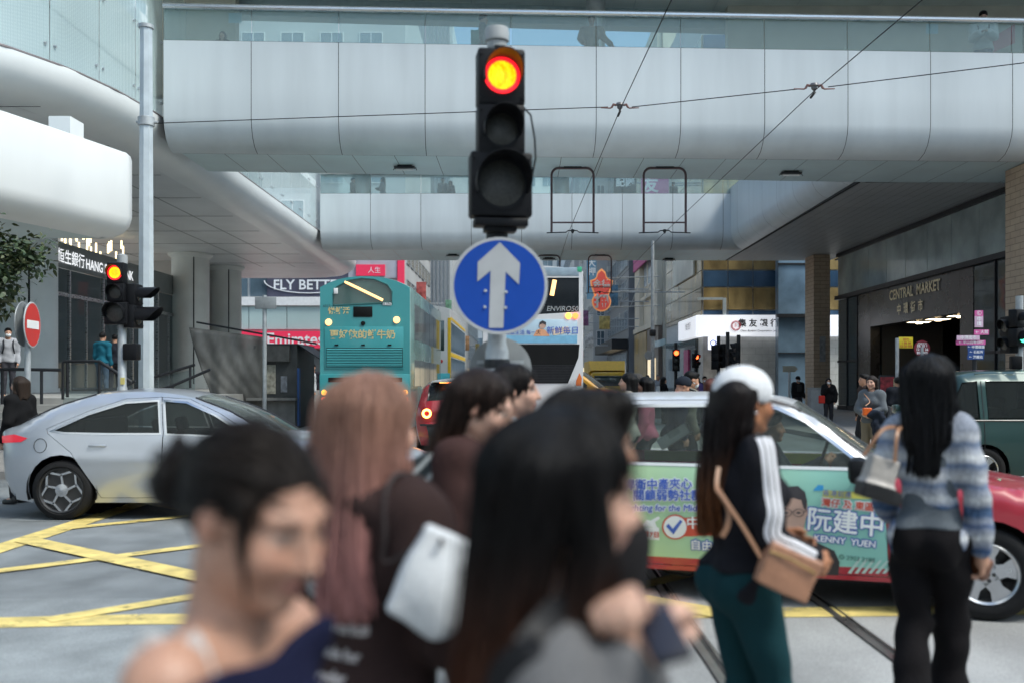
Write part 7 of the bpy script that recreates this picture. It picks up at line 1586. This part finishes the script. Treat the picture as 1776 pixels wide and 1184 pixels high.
def plaid(P):
    z = P[:, 2]; y = P[:, 0] + P[:, 1]
    base = np.array((.33, .36, .43)); c = np.tile(base, (len(P), 1)); rng = np.random.default_rng(4); n = rng.uniform(.8, 1.2, (len(P), 1))
    for fz, a, cc in ((1.02, .012, (.05, .10, .2)), (1.06, .016, (.62, .64, .66)), (1.115, .012, (.14, .2, .32)), (1.15, .02, (.6, .62, .65)), (1.2, .01, (.12, .18, .3)), (1.235, .018, (.6, .62, .64)), (1.29, .012, (.16, .22, .34)), (1.32, .016, (.58, .6, .64)), (.9, .014, (.62, .64, .66)), (.95, .012, (.1, .15, .28)), (.84, .02, (.05, .1, .22)), (1.0, .018, (.06, .12, .24))):
        w = np.exp(-((z - fz + .003 * np.sin(y * 60)) / a) ** 2)[:, None]; c = c * (1 - w) + np.array(cc) * w
    return c * n * (1 + .12 * np.sin(y * 260)[:, None])
pH, iH = person('woman in blue and white tweed jacket and black flared trousers seen from behind', gp(1612, 4.4), -30, 1.70, look=(-14, -2), hair=dict(style='long', col=(.004, .004, .005), len=1.28, spread=.085, back=-.125, side=.034, w=.0034, steps=24), top=[dict(name='sweater', col=(.13, .15, .17), g=.016, hem=.93, sleeve=0, mat=M_KNIT), dict(name='jacket', col=plaid, g=.018, hem=1.02, mat=M_KNIT, fold=.006, sleeve=.93)],
    bottom=dict(col=(.010, .009, .010), g=.014, flare=.03, cut=.98, waist=.98, fold=.006), h=.0078, strands=800, seed=23, skin=SK1, arms=[((-.2, -.03, 1.1), (-.17, .1, .95)), ((.19, -.02, 1.07), (.2, .03, .83))], legs=[((-.06, .0, .5), (-.05, -.24, .15)), ((.075, .12, .5), (.06, .14, .08))], grip=(.4, .8), build=.84)

# things they carry
def W(t, p): return t.matrix_basis @ Vector(p)
def WS(inf, p): return inf['t'].matrix_basis @ (Vector(p) * inf['S'])
# phone in the middle woman's hands
ph = thing('phone', 'black phone held up in the hands of the woman in the grey blazer', 'phone', at(1146, 1094, 1.25)); b = MB(); b.box((0, 0, 0), (.052, .11, .010), Euler((R(28), R(-12), R(8))).to_matrix().to_4x4(), .006); b.build('case', M_BLACK, ph)
b = MB(); b.box((0, 0, .001), (.046, .10, .0105), Euler((R(28), R(-12), R(8))).to_matrix().to_4x4(), .001); b.build('screen', mat('phone_screen', (.02, .02, .03), .1, var=0), ph)
# black shoulder strap bag of the middle woman
sb_ = W(pC, (.0, 0, 0)); bgC = freebag('shoulder_bag', 'black shoulder bag hanging at the grey blazer woman, strap over her shoulder', 'bag', [(1, ('b', (0, 0, 0), (.13, .05, .1)), .02)], (.012, .012, .013), W(pC, (.23, -.13, .74)), .012)
strap(bgC, hug(pC, [WS(iC, q) for q in ((.15, -.17, .95), (.13, -.15, 1.15))] + [at(888, 1150, 1.2), at(905, 1105, 1.21), at(935, 1075, 1.23), at(975, 1060, 1.28), at(1010, 1075, 1.3)], .008) + [WS(iC, (.17, .12, 1.0)), WS(iC, (.23, -.05, .88))], .036, M_BLACK)
# white tote of the pink haired woman
bgB = freebag('tote_bag', 'white canvas tote bag under the arm of the pink haired woman', 'bag', [(1, ('b', (0, 0, 0), (.055, .03, .10), Euler((0, R(26), R(10)))), .04), (1, ('e', (.02, 0, -.03), (.07, .05, .1)), .04)], (.62, .64, .66), at(745, 1000, 2.1), .008, M_CLOTH)
strap(bgB, [at(750, 925, 2.1)] + hug(pB, [WS(iB, q) for q in ((.15, -.06, 1.25), (.14, -.06, 1.35), (.13, .0, 1.39), (.14, .06, 1.3))]) + [at(765, 940, 2.05)], .008, mat('brown_strap', (.03, .02, .02), .8)); mat('canvas_white', (.6, .6, .6), .8)
# hoodie print
prints = []
def backmap(x0, z0):
    return lambda u, v: (x0 + u, -(.098 + .034 + .012) * (1 - .0 * abs(x0 + u)) + .55 * (x0 + u) ** 2 * 1.2 - .008, z0 + v)
Sb = iB['S']
for body, z, sz in (('FIT', 1.235, .085), ('SEOUL', 1.14, .07), ('studio works', 1.06, .04), ('est. made for', 1.0, .035), ('everyday', .95, .035)):
    vv, ff = txt(body, sz, .002); prints.append(([(-.01 + v.x, -.168 + 1.1 * (v.x) ** 2, z + v.y) for v in vv], ff))
# the print stays on the cloth: project on the hoodie surface
ho_ = [c for c in pB.children if c.name.startswith('hoodie')][0]
from mathutils.bvhtree import BVHTree
def project(mb, target, direction, d=.003):
    me = target.data; bv = BVHTree.FromPolygons([v.co for v in me.vertices], [tuple(p.vertices) for p in me.polygons]); D = Vector(direction).normalized(); out = []
    for v in mb.v:
        v = Vector(v); h_ = bv.ray_cast(v - D * 1.0, D); out.append(tuple(h_[0] - D * d) if h_[0] is not None else tuple(v))
    mb.v = out

for vv, ff in prints: tb = MB(); tb.add(vv, ff); project(tb, ho_, (.0, 1, 0)); tb.build('print', mat('print_grey', (.36, .33, .33), .7, var=.2), ho_, smooth=0)
# sleeve stripes on the track jacket
jk = [c for c in pG.children if c.name.startswith('jacket')][0]
bvj = BVHTree.FromPolygons([v.co for v in jk.data.vertices], [tuple(p.vertices) for p in jk.data.polygons])
SG = iG['S']; e_, w_ = [Vector(q) * SG for q in iG['arms'][1]]; s_ = Vector((.15 * 1.09, -.005, 1.375)) * SG
path = crom([s_ + Vector((-.035, 0, .0)), s_.lerp(e_, .25) + Vector((.01, 0, 0)), s_.lerp(e_, .7), e_ + Vector((0, -.008, 0)), e_.lerp(w_, .5), e_.lerp(w_, .93)], 10)
for k in (-1, 0, 1):
    b = MB(); rows = []
    for i, p in enumerate(path):
        d = (path[min(i + 1, len(path) - 1)] - path[max(0, i - 1)]).normalized(); out = Vector((1, -.12, .1 if i > 6 else .8)).normalized(); sd = d.cross(out).normalized(); row = []
        for u in (-.0075, 0, .0075):
            q = p + sd * (k * .021 + u); h_ = bvj.ray_cast(q + out * .3, -out); c = h_[0] if h_[0] is not None else q; row.append(tuple(c + out * .0035))
        rows.append(row)
    b.grid(rows); b.build('sleeve_stripe', mat('stripe_white', (.72, .72, .76), .7, var=.05), jk, smooth=80)
# white cap
HPg = iG['HP']; S = iG['S']
def cap(t, inf, col, brim=1, nm='cap', h=.006):
    HP_ = inf['HP']; S_ = inf['S']; q = lambda p: HP_(p)
    Rq = Euler((R(6), 0, 0)); ops = [(1, ('e', q((0, -.018, .042)), tuple(np.array((.094, .116, .095)) * S_)), .01), (-1, ('b', q((0, -.0, -.085)), (.2, .3, .085 * S_), Euler((R(-10), 0, 0))), .012), (1, ('e', q((0, .125, .008)), tuple(np.array((.08, .09, .008)) * S_), Euler((R(-16), 0, 0))), .008)]
    V, F = solid(ops, h); o = solid_obj(nm, V, F, M_CLOTH, t, np.tile(np.array(col), (len(V), 1)))
    return o
cap(pG, iG, (.68, .69, .71))
b = MB(); b.lathe([(.001, .006), (.005, .003), (.006, 0), (.005, -.003), (.001, -.006)], 10, TR(*HPg((.09, -.01, -.04)))); b.build('earring', M_CHROME, pG)
bgG = freebag('handbag', 'tan leather crossbody bag at the hip of the woman in the white cap', 'bag', [(1, ('b', (0, 0, 0), (.095, .032, .075), Euler((0, R(24), 0))), .02)], (.40, .20, .12), at(1366, 990, 3.42), .006)
b = MB(); b.tube([(-.07, -.036, .075), (0, -.04, .05), (.085, -.036, .0)], .004, 6); b.build('zip', mat('zip_gold', (.5, .35, .15), .3, metal=.7), bgG)
M_TAN = mat('tan_leather', (.36, .19, .11), .45, var=.15)
strap(bgG, [at(1325, 975, 3.42), at(1290, 915, 3.44), at(1255, 862, 3.47), at(1243, 840, 3.52), at(1255, 790, 3.62), at(1300, 768, 3.68)], .014, M_TAN); strap(bgG, [at(1243, 845, 3.5), at(1263, 880, 3.47), at(1262, 910, 3.46), at(1252, 930, 3.46)], .018, M_TAN)
bgH = freebag('handbag', 'grey handbag with black base on the shoulder of the woman in tweed', 'bag', [(1, ('b', (0, 0, 0), (.06, .045, .085), Euler((0, R(16), 0))), .03), (1, ('b', (0, 0, -.07), (.085, .055, .03), Euler((0, R(16), 0))), .03)],
    lambda V: np.where(((V[:, 2] + .28 * V[:, 0]) < -.035)[:, None], np.array((.012, .012, .013)), np.array((.40, .37, .34))), at(1524, 826, 4.25), .007)
strap(bgH, [at(1497, 790, 4.2), at(1530, 745, 4.2), W(pH, (-.12, -.1, 1.40)), W(pH, (-.13, 0, 1.42))], .014, M_TAN); strap(bgH, [at(1552, 800, 4.2), at(1556, 750, 4.2), W(pH, (-.10, -.1, 1.40)), W(pH, (-.11, 0, 1.42))], .014, M_TAN)
wl_ = thing('wallet', 'small brown wallet held in the hand of the woman in tweed', 'wallet', W(pH, (.195, .085, .785))); b = MB(); b.box((0, 0, 0), (.05, .09, .1), Euler((R(20), 0, R(30))).to_matrix().to_4x4(), .01); b.build('cover', mat('brown_leather', (.16, .06, .03), .4), wl_)
bgE = freebag('backpack', 'black backpack with white stripes on the back of the woman in brown', 'backpack', [(1, ('b', (0, 0, 0), (.05, .1, .1), Euler((0, R(-25), 0))), .03)], lambda V: np.where((np.abs((V[:, 0] - V[:, 2]) % .06 - .03) < .008)[:, None], np.array((.55, .58, .58)), np.array((.02, .028, .032))), at(748, 838, 3.3), .007)
strap(bgE, [at(760, 830, 3.25), at(790, 815, 3.3), at(815, 830, 3.28)], .03, M_BLACK)
pts = [WS(iA, q) for q in ((.13, -.12, 1.2), (.125, -.085, 1.31), (.12, -.03, 1.385), (.118, .01, 1.39), (.118, .05, 1.34), (.13, .1, 1.22), (.17, .1, 1.05))]
bgA = freebag('shoulder_bag', 'pale bag with thin white strap on the shoulder of the woman in navy', 'bag', [(1, ('b', (0, 0, 0), (.1, .045, .09)), .03)], (.6, .62, .62), W(pA, (.24, .02, .92)), .01, M_CLOTH); strap(bgA, hug(pA, pts) + [W(pA, (.23, .05, 1.0))], .014, mat('canvas_white'), th=.005)
# ---------------------------------------------------------------- passers-by farther off
def bgp(label, px, py, Y, z0, rz, col, fem=True, hair='long', hcol=BLK, hlen=1.28, bcol=(.03, .03, .035), look=(0, 0), h=.02, skin=SK1, arms=None, legs=None, g=.03, hem=.85, mask=None, group=None, tip=None, hood=False, seed=1, build=1.0, hat=None, lean=0, backpack=None, grad=(1.1, 1.5), skirt=False):
    Hh = CAMZ + (CY - py) / FPX * Y - z0 - .01
    hd = None if hair is None else dict(style=hair, col=hcol, len=hlen, tip=tip or hcol, spread=.09, back=-.11, side=.03, fs=-.012, grad=grad)
    t, inf = person(label, gp(px, Y, z0), rz, Hh, fem, skin, look=look, lean=lean, hair=hd, top=dict(name='jacket', col=col, g=g, hem=hem, hood=hood), bottom=dict(name='skirt' if skirt else 'trousers', col=bcol), h=h, arms=arms, legs=legs, mask=mask, seed=seed, build=build, group=group)
    if hat is not None: cap(t, inf, hat, nm='cap', h=min(h, .014))
    return t, inf
FWD = [((-.2, .1, 1.08), (-.08, .28, 1.12)), ((.2, .1, 1.08), (.08, .28, 1.12))]
HIPS = [((-.26, -.06, 1.12), (-.2, .06, .92)), ((.26, -.06, 1.12), (.2, .06, .92))]
STAND = [((-.09, .02, .48), (-.095, 0, .08)), ((.09, .02, .48), (.095, .02, .08))]
def bpack(label, t, inf, col, y=-.2, w_=.13, straps=True, sh=(.34)):
    S_ = inf['S']; b = freebag('backpack', label, 'backpack', [(1, ('b', (0, 0, 0), (w_ * S_ - .04, .04, .14 * S_)), .02), (1, ('b', (0, -.05, -.05), (w_ * S_ * .6, .03, .06)), .02)], col, W(t, (0, y * S_, 1.2 * S_)), .015, M_CLOTH); b.rotation_euler = t.rotation_euler
    if straps:
        m = mat('strap_dark', (.02, .022, .03), .8)
        for s in (-1, 1): strap(b, [W(t, Vector(q) * S_) for q in ((s * .09, -.16, 1.34), (s * .1, -.05, 1.415), (s * .105, .07, 1.37), (s * .1, .155, 1.22), (s * .13, .1, 1.06))], .035, m).rotation_euler = (0, 0, -t.rotation_euler.z)
    return b
# left plaza
t, i = bgp('man in pale grey hooded top and white face mask at the far left edge', 14, 569, 23, 1.2, -150, (.36, .37, .40), False, 'short', mask=(.75, .78, .8), h=.014, hood=True, legs=STAND, seed=31, bcol=(.05, .05, .06)); bpack('dark backpack with chest straps worn by the masked man at far left', t, i, (.03, .035, .05), -.19)
bgp('woman in black coat with brown hair looking left, behind the silver car', 34, 652, 13.0, .0, 70, (.012, .012, .013), True, 'long', (.03, .02, .015), 1.38, h=.012, seed=32, legs=STAND, skin=SK3, hem=.6)
bgp('man in teal blue hooded jacket at the bank door, seen from behind', 178, 577, 27, 1.2, -10, (.015, .11, .16), False, 'short', hood=True, h=.016, seed=33, legs=STAND, bcol=(.06, .09, .13))
bgp('man in dark jacket beside the teal jacket at the bank door', 199, 580, 27.6, 1.2, 20, (.018, .02, .028), False, 'short', h=.018, seed=34, legs=STAND)
bgp('man in pale shirt walking beyond the kiosk', 534, 633, 40, .13, -160, (.5, .53, .56), False, 'short', h=.02, seed=35, bcol=(.2, .22, .26))
bgp('man in dark shirt close behind the pale shirted man by the kiosk', 543, 631, 43, .13, -170, (.03, .03, .04), False, 'short', h=.022, seed=36)
# behind the taxi roof
t, i = bgp('woman with long black hair and beige coat walking left behind the taxi roof', 1090, 646, 13.2, 0, 80, (.36, .33, .30), True, 'long', BLK, 1.2, h=.011, seed=41, skin=SK3)
bgp('man with thinning hair half hidden between two black haired women', 1103, 648, 13.9, 0, 76, (.25, .2, .19), False, 'short', (.05, .045, .042), h=.014, seed=42, skin=SK3)
bgp('woman with black hair and pink collar walking left, second behind the taxi roof', 1119, 653, 13.3, 0, 72, (.4, .12, .18), True, 'long', BLK, 1.25, h=.011, seed=43, skin=SK3)
bgp('man in dark bucket hat and navy jacket looking down', 1170, 652, 13.6, 0, -78, (.015, .018, .035), False, 'short', h=.011, seed=44, look=(0, -28), hat=(.02, .025, .035), lean=8)
t, i = bgp('man with black hair, face mask and olive jacket behind the bucket hat man', 1190, 643, 14.4, 0, -80, (.16, .15, .12), False, 'short', h=.011, seed=45, look=(0, -16), mask=(.62, .68, .72), lean=5); bpack('dark strapped backpack on the olive jacket man', t, i, (.05, .05, .05))
bgp('woman with reddish brown bob and purple top behind the taxi roof', 1235, 656, 14.6, 0, -84, (.07, .03, .09), True, 'long', (.10, .035, .028), 1.36, h=.011, seed=46)
bgp('man with swept black hair half hidden by the white cap', 1282, 648, 15, 0, 60, (.05, .05, .06), False, 'short', h=.012, seed=47)
# waiting crowd at the far kerb
t, i = bgp('woman in black coat with white backpack at the far kerb', 1151, 653, 37, 0, -80, (.008, .008, .009), True, 'long', BLK, 1.38, h=.018, seed=51, legs=STAND); bpack('white backpack on the woman in black at the far kerb', t, i, (.55, .56, .57), straps=False)
bgp('person in mauve padded jacket and white mask in the waiting crowd', 1199, 655, 35, 0, 170, (.22, .12, .17), True, 'long', BLK, 1.36, h=.018, seed=52, legs=STAND, g=.05, mask=(.75, .75, .78))
bgp('person in violet coat beside the mauve jacket', 1208, 652, 36.5, 0, 160, (.11, .08, .22), True, 'long', BLK, 1.3, h=.02, seed=53, legs=STAND, arms=FWD)
bgp('person in black with bright white mask in the waiting crowd', 1222, 652, 38, 0, 185, (.02, .02, .025), False, 'short', h=.02, seed=54, legs=STAND, mask=(.8, .82, .84))
bgp('person in burgundy coat seen from behind in the waiting crowd', 1240, 654, 36, 0, -20, (.09, .03, .04), True, 'long', BLK, 1.36, h=.02, seed=55, legs=STAND, bcol=(.08, .11, .17))
bgp('person in beige coat at the right end of the waiting crowd', 1250, 656, 35, 0, 100, (.30, .25, .19), True, 'long', BLK, 1.36, h=.02, seed=56, legs=STAND, hem=.5, g=.045)
bgp('person in blue jacket and grey cap behind the beige coat', 1257, 655, 37, 0, 60, (.03, .1, .26), False, 'short', h=.022, seed=57, legs=STAND, hat=(.4, .42, .42))
bgp('man in grey checked shirt standing beyond the planter', 1141, 649, 52, 0, 180, (.3, .32, .36), False, 'short', (.2, .2, .2), h=.024, seed=58, legs=STAND)
bgp('man in white and orange vest standing beyond the planter', 1123, 650, 53, 0, 150, (.62, .55, .5), False, 'short', h=.024, seed=59, legs=STAND)
bgp('person in pale blue shirt between the two men beyond the planter', 1132, 651, 54, 0, 170, (.2, .4, .55), False, 'short', h=.026, seed=60, legs=STAND)
bgp('person in dark coat below the pedestrian signal', 1205, 648, 41, 0, 180, (.03, .03, .035), True, 'long', BLK, 1.3, h=.024, seed=61, legs=STAND)
# before the market
t, i = bgp('man in black cap and black jacket by the blue glass corner', 1384, 652, 39, .13, 185, (.012, .012, .013), False, 'short', h=.018, seed=62, legs=STAND, hat=(.012, .012, .013), mask=(.5, .55, .58), g=.04); bpack('black chest bag on the man in the black cap', t, i, (.03, .03, .03), .17, straps=False)
bgp('woman in long black coat and white mask by the brown pillar', 1437, 655, 33, .13, 170, (.011, .011, .012), True, 'long', BLK, 1.3, h=.016, seed=63, legs=STAND, mask=(.75, .76, .78), hem=.45, g=.05, arms=[((-.24, .0, 1.08), (-.2, .1, .86)), ((.2, .1, 1.12), (.06, .2, 1.3))])
rb = at(1425, 692, 32.8); freebag('shopping_bag', 'red shopping bag held by the woman in the long black coat', 'bag', [(1, ('b', (0, 0, 0), (.1, .04, .13)), .01)], (.5, .04, .03), rb, .02, M_CLOTH, fold=0)
tS, iS = bgp('woman in grey sweater with orange bag and jacket over her arm', 1512, 651, 17.4, .0, 140, (.12, .135, .15), True, 'long', (.02, .014, .012), 1.38, h=.011, seed=64, bcol=(.20, .17, .12), arms=[((-.22, .06, 1.08), (-.06, .2, 1.02)), ((.22, .06, 1.08), (.05, .2, 1.0))], skin=SK3, g=.03)
q = at(1504, 713, 17.15); freebag('handbag', 'bright orange handbag of the woman in the grey sweater', 'bag', [(1, ('b', (0, 0, 0), (.075, .035, .065)), .01)], (.72, .13, .02), q, .009, fold=0)
strap(thing('bag_strap', 'thin brown strap across the woman in the grey sweater', 'strap', q), [q + Vector((-.03, 0, .1)), W(tS, (-.02, .15, 1.25)), W(tS, (.1, .09, 1.38)), W(tS, (.12, -.02, 1.42))], .016, M_TAN)
freebag('folded_jacket', 'dark quilted jacket hanging over the arm of the woman in the grey sweater', 'jacket', [(1, ('b', (0, 0, 0), (.1, .05, .27)), .05), (1, ('e', (-.06, 0, .22), (.16, .07, .08)), .04)], (.022, .028, .042), at(1524, 741, 17.1), .011, M_CLOTH, fold=.012)
bgp('man in brown jacket half hidden behind the woman in the grey sweater', 1499, 648, 21, .0, 90, (.05, .035, .03), False, 'short', h=.018, seed=65)
bgp('person in black padded jacket walking away by the poster board', 1557, 654, 21.5, .13, 0, (.016, .018, .024), False, 'short', h=.016, seed=66, g=.05)
# on the footbridges
bgp('dark haired person at the left end of the near footbridge', 386, 55, 30.0, 10.35, 180, (.03, .03, .035), True, 'long', h=.02, seed=71, legs=STAND)
t, i = bgp('person with teal bag crossing the near footbridge behind the big signal', 838, 26, 29.6, 10.35, -90, (.06, .07, .08), False, 'short', h=.018, seed=72); freebag('shopping_bag', 'teal bag carried across the near footbridge left of the big signal', 'bag', [(1, ('b', (0, 0, 0), (.26, .1, .3)), .05)], (.03, .30, .27), at(832, 72, 29.5), .02, M_CLOTH)
bgp('person in tan coat leaning on the parapet of the near footbridge', 1026, 28, 29.9, 10.35, 180, (.2, .17, .13), False, 'short', h=.018, seed=73, arms=[((-.28, .05, 1.12), (-.42, .12, .98)), ((.26, .05, 1.12), (.2, .2, .98))], legs=STAND, build=1.1)
t, i = bgp('person in white padded jacket looking at a phone on the near footbridge', 1705, 20, 30.2, 10.35, 160, (.62, .62, .6), False, 'short', h=.016, seed=74, arms=FWD, legs=STAND, g=.05, look=(0, -22), bcol=(.03, .06, .13)); bpack('dark backpack worn by the person in white on the near footbridge', t, i, (.03, .035, .05))
q = at(1730, 72, 31.4); rp_ = thing('banner', 'slanted red panel behind the person in white on the near footbridge', 'banner', q); b = MB(); b.add([(-.35, 0, -.45), (.55, 0, -.05), (.55, 0, .55), (-.35, 0, .0)], [(0, 1, 2, 3)]); b.add([(-.35, .04, -.45), (.55, .04, -.05), (.55, .04, .55), (-.35, .04, .0)], [(3, 2, 1, 0)]); b.build('panel', mat('panel_crimson', (.5, .03, .06), .4, var=.05), rp_, smooth=0)
for k, (px, py, rz, c, lb) in enumerate(((612, 309, -95, (.03, .03, .035), 'leftmost of the walkers on the far footbridge, dark coat'), (664, 308, 80, (.12, .15, .18), 'walker in grey jacket holding a phone on the far footbridge'), (768, 309, 200, (.05, .06, .07), 'walker in dark top on the far footbridge just left of the big signal'), (781, 314, 170, (.08, .07, .07), 'shorter walker on the far footbridge touching the big signal'), (1168, 316, 30, (.02, .02, .022), 'walker in black seen inside the right hoop on the far footbridge'))):
    bgp(lb, px, py, 50.6, 10.1, rz, c, k % 2 == 1, 'short' if k % 2 == 0 else 'long', h=.024, seed=80 + k, legs=STAND, arms=FWD if k == 1 else None)
# inside the taxi
def rider(label, lx, ly, z, col, hair_, sk, arms, hl=1.25, bc=(.03, .03, .03)):
    p = taxi.matrix_basis @ Vector((lx, ly, z)); legs = [((-.1, .42, .86), (-.1, .5, .5)), ((.1, .42, .86), (.1, .5, .5))]
    return person(label, p, -90 + math.degrees(TYAW), 1.62, hair_ == 'long', sk, hair=dict(style=hair_, col=BLK, len=hl, spread=.09, back=-.1, side=.034), top=dict(name='jacket', col=col, g=.028, hem=.84), bottom=dict(col=bc), legs=legs, arms=arms, h=.011, seed=91)
rider('passenger with long dark hair on the back seat of the taxi', .12, -.32, -.30, (.05, .045, .045), 'long', SK3, FWD)
drv, idr = rider('taxi driver in dark quilted jacket with hands on the wheel', 1.3, .36, -.30, (.03, .04, .05), 'short', SK2, [((-.2, .18, 1.1), (-.12, .42, 1.26)), ((.2, .2, 1.1), (.12, .42, 1.26))])
nb2 = thing('white_box', 'white paper box held by the back seat passenger of the taxi', 'box', taxi.matrix_basis @ Vector((.62, -.3, 1.17))); b = MB(); b.box((0, 0, 0), (.26, .12, .09), Euler((0, R(-32), TYAW)).to_matrix().to_4x4(), .01); b.build('carton', M_WHITE, nb2)
b = MB(); b.box((.02, -.062, .02), (.1, .004, .05), Euler((0, R(-32), TYAW)).to_matrix().to_4x4()); b.build('carton_label', mat('label_grey', (.5, .52, .5), .5), nb2)
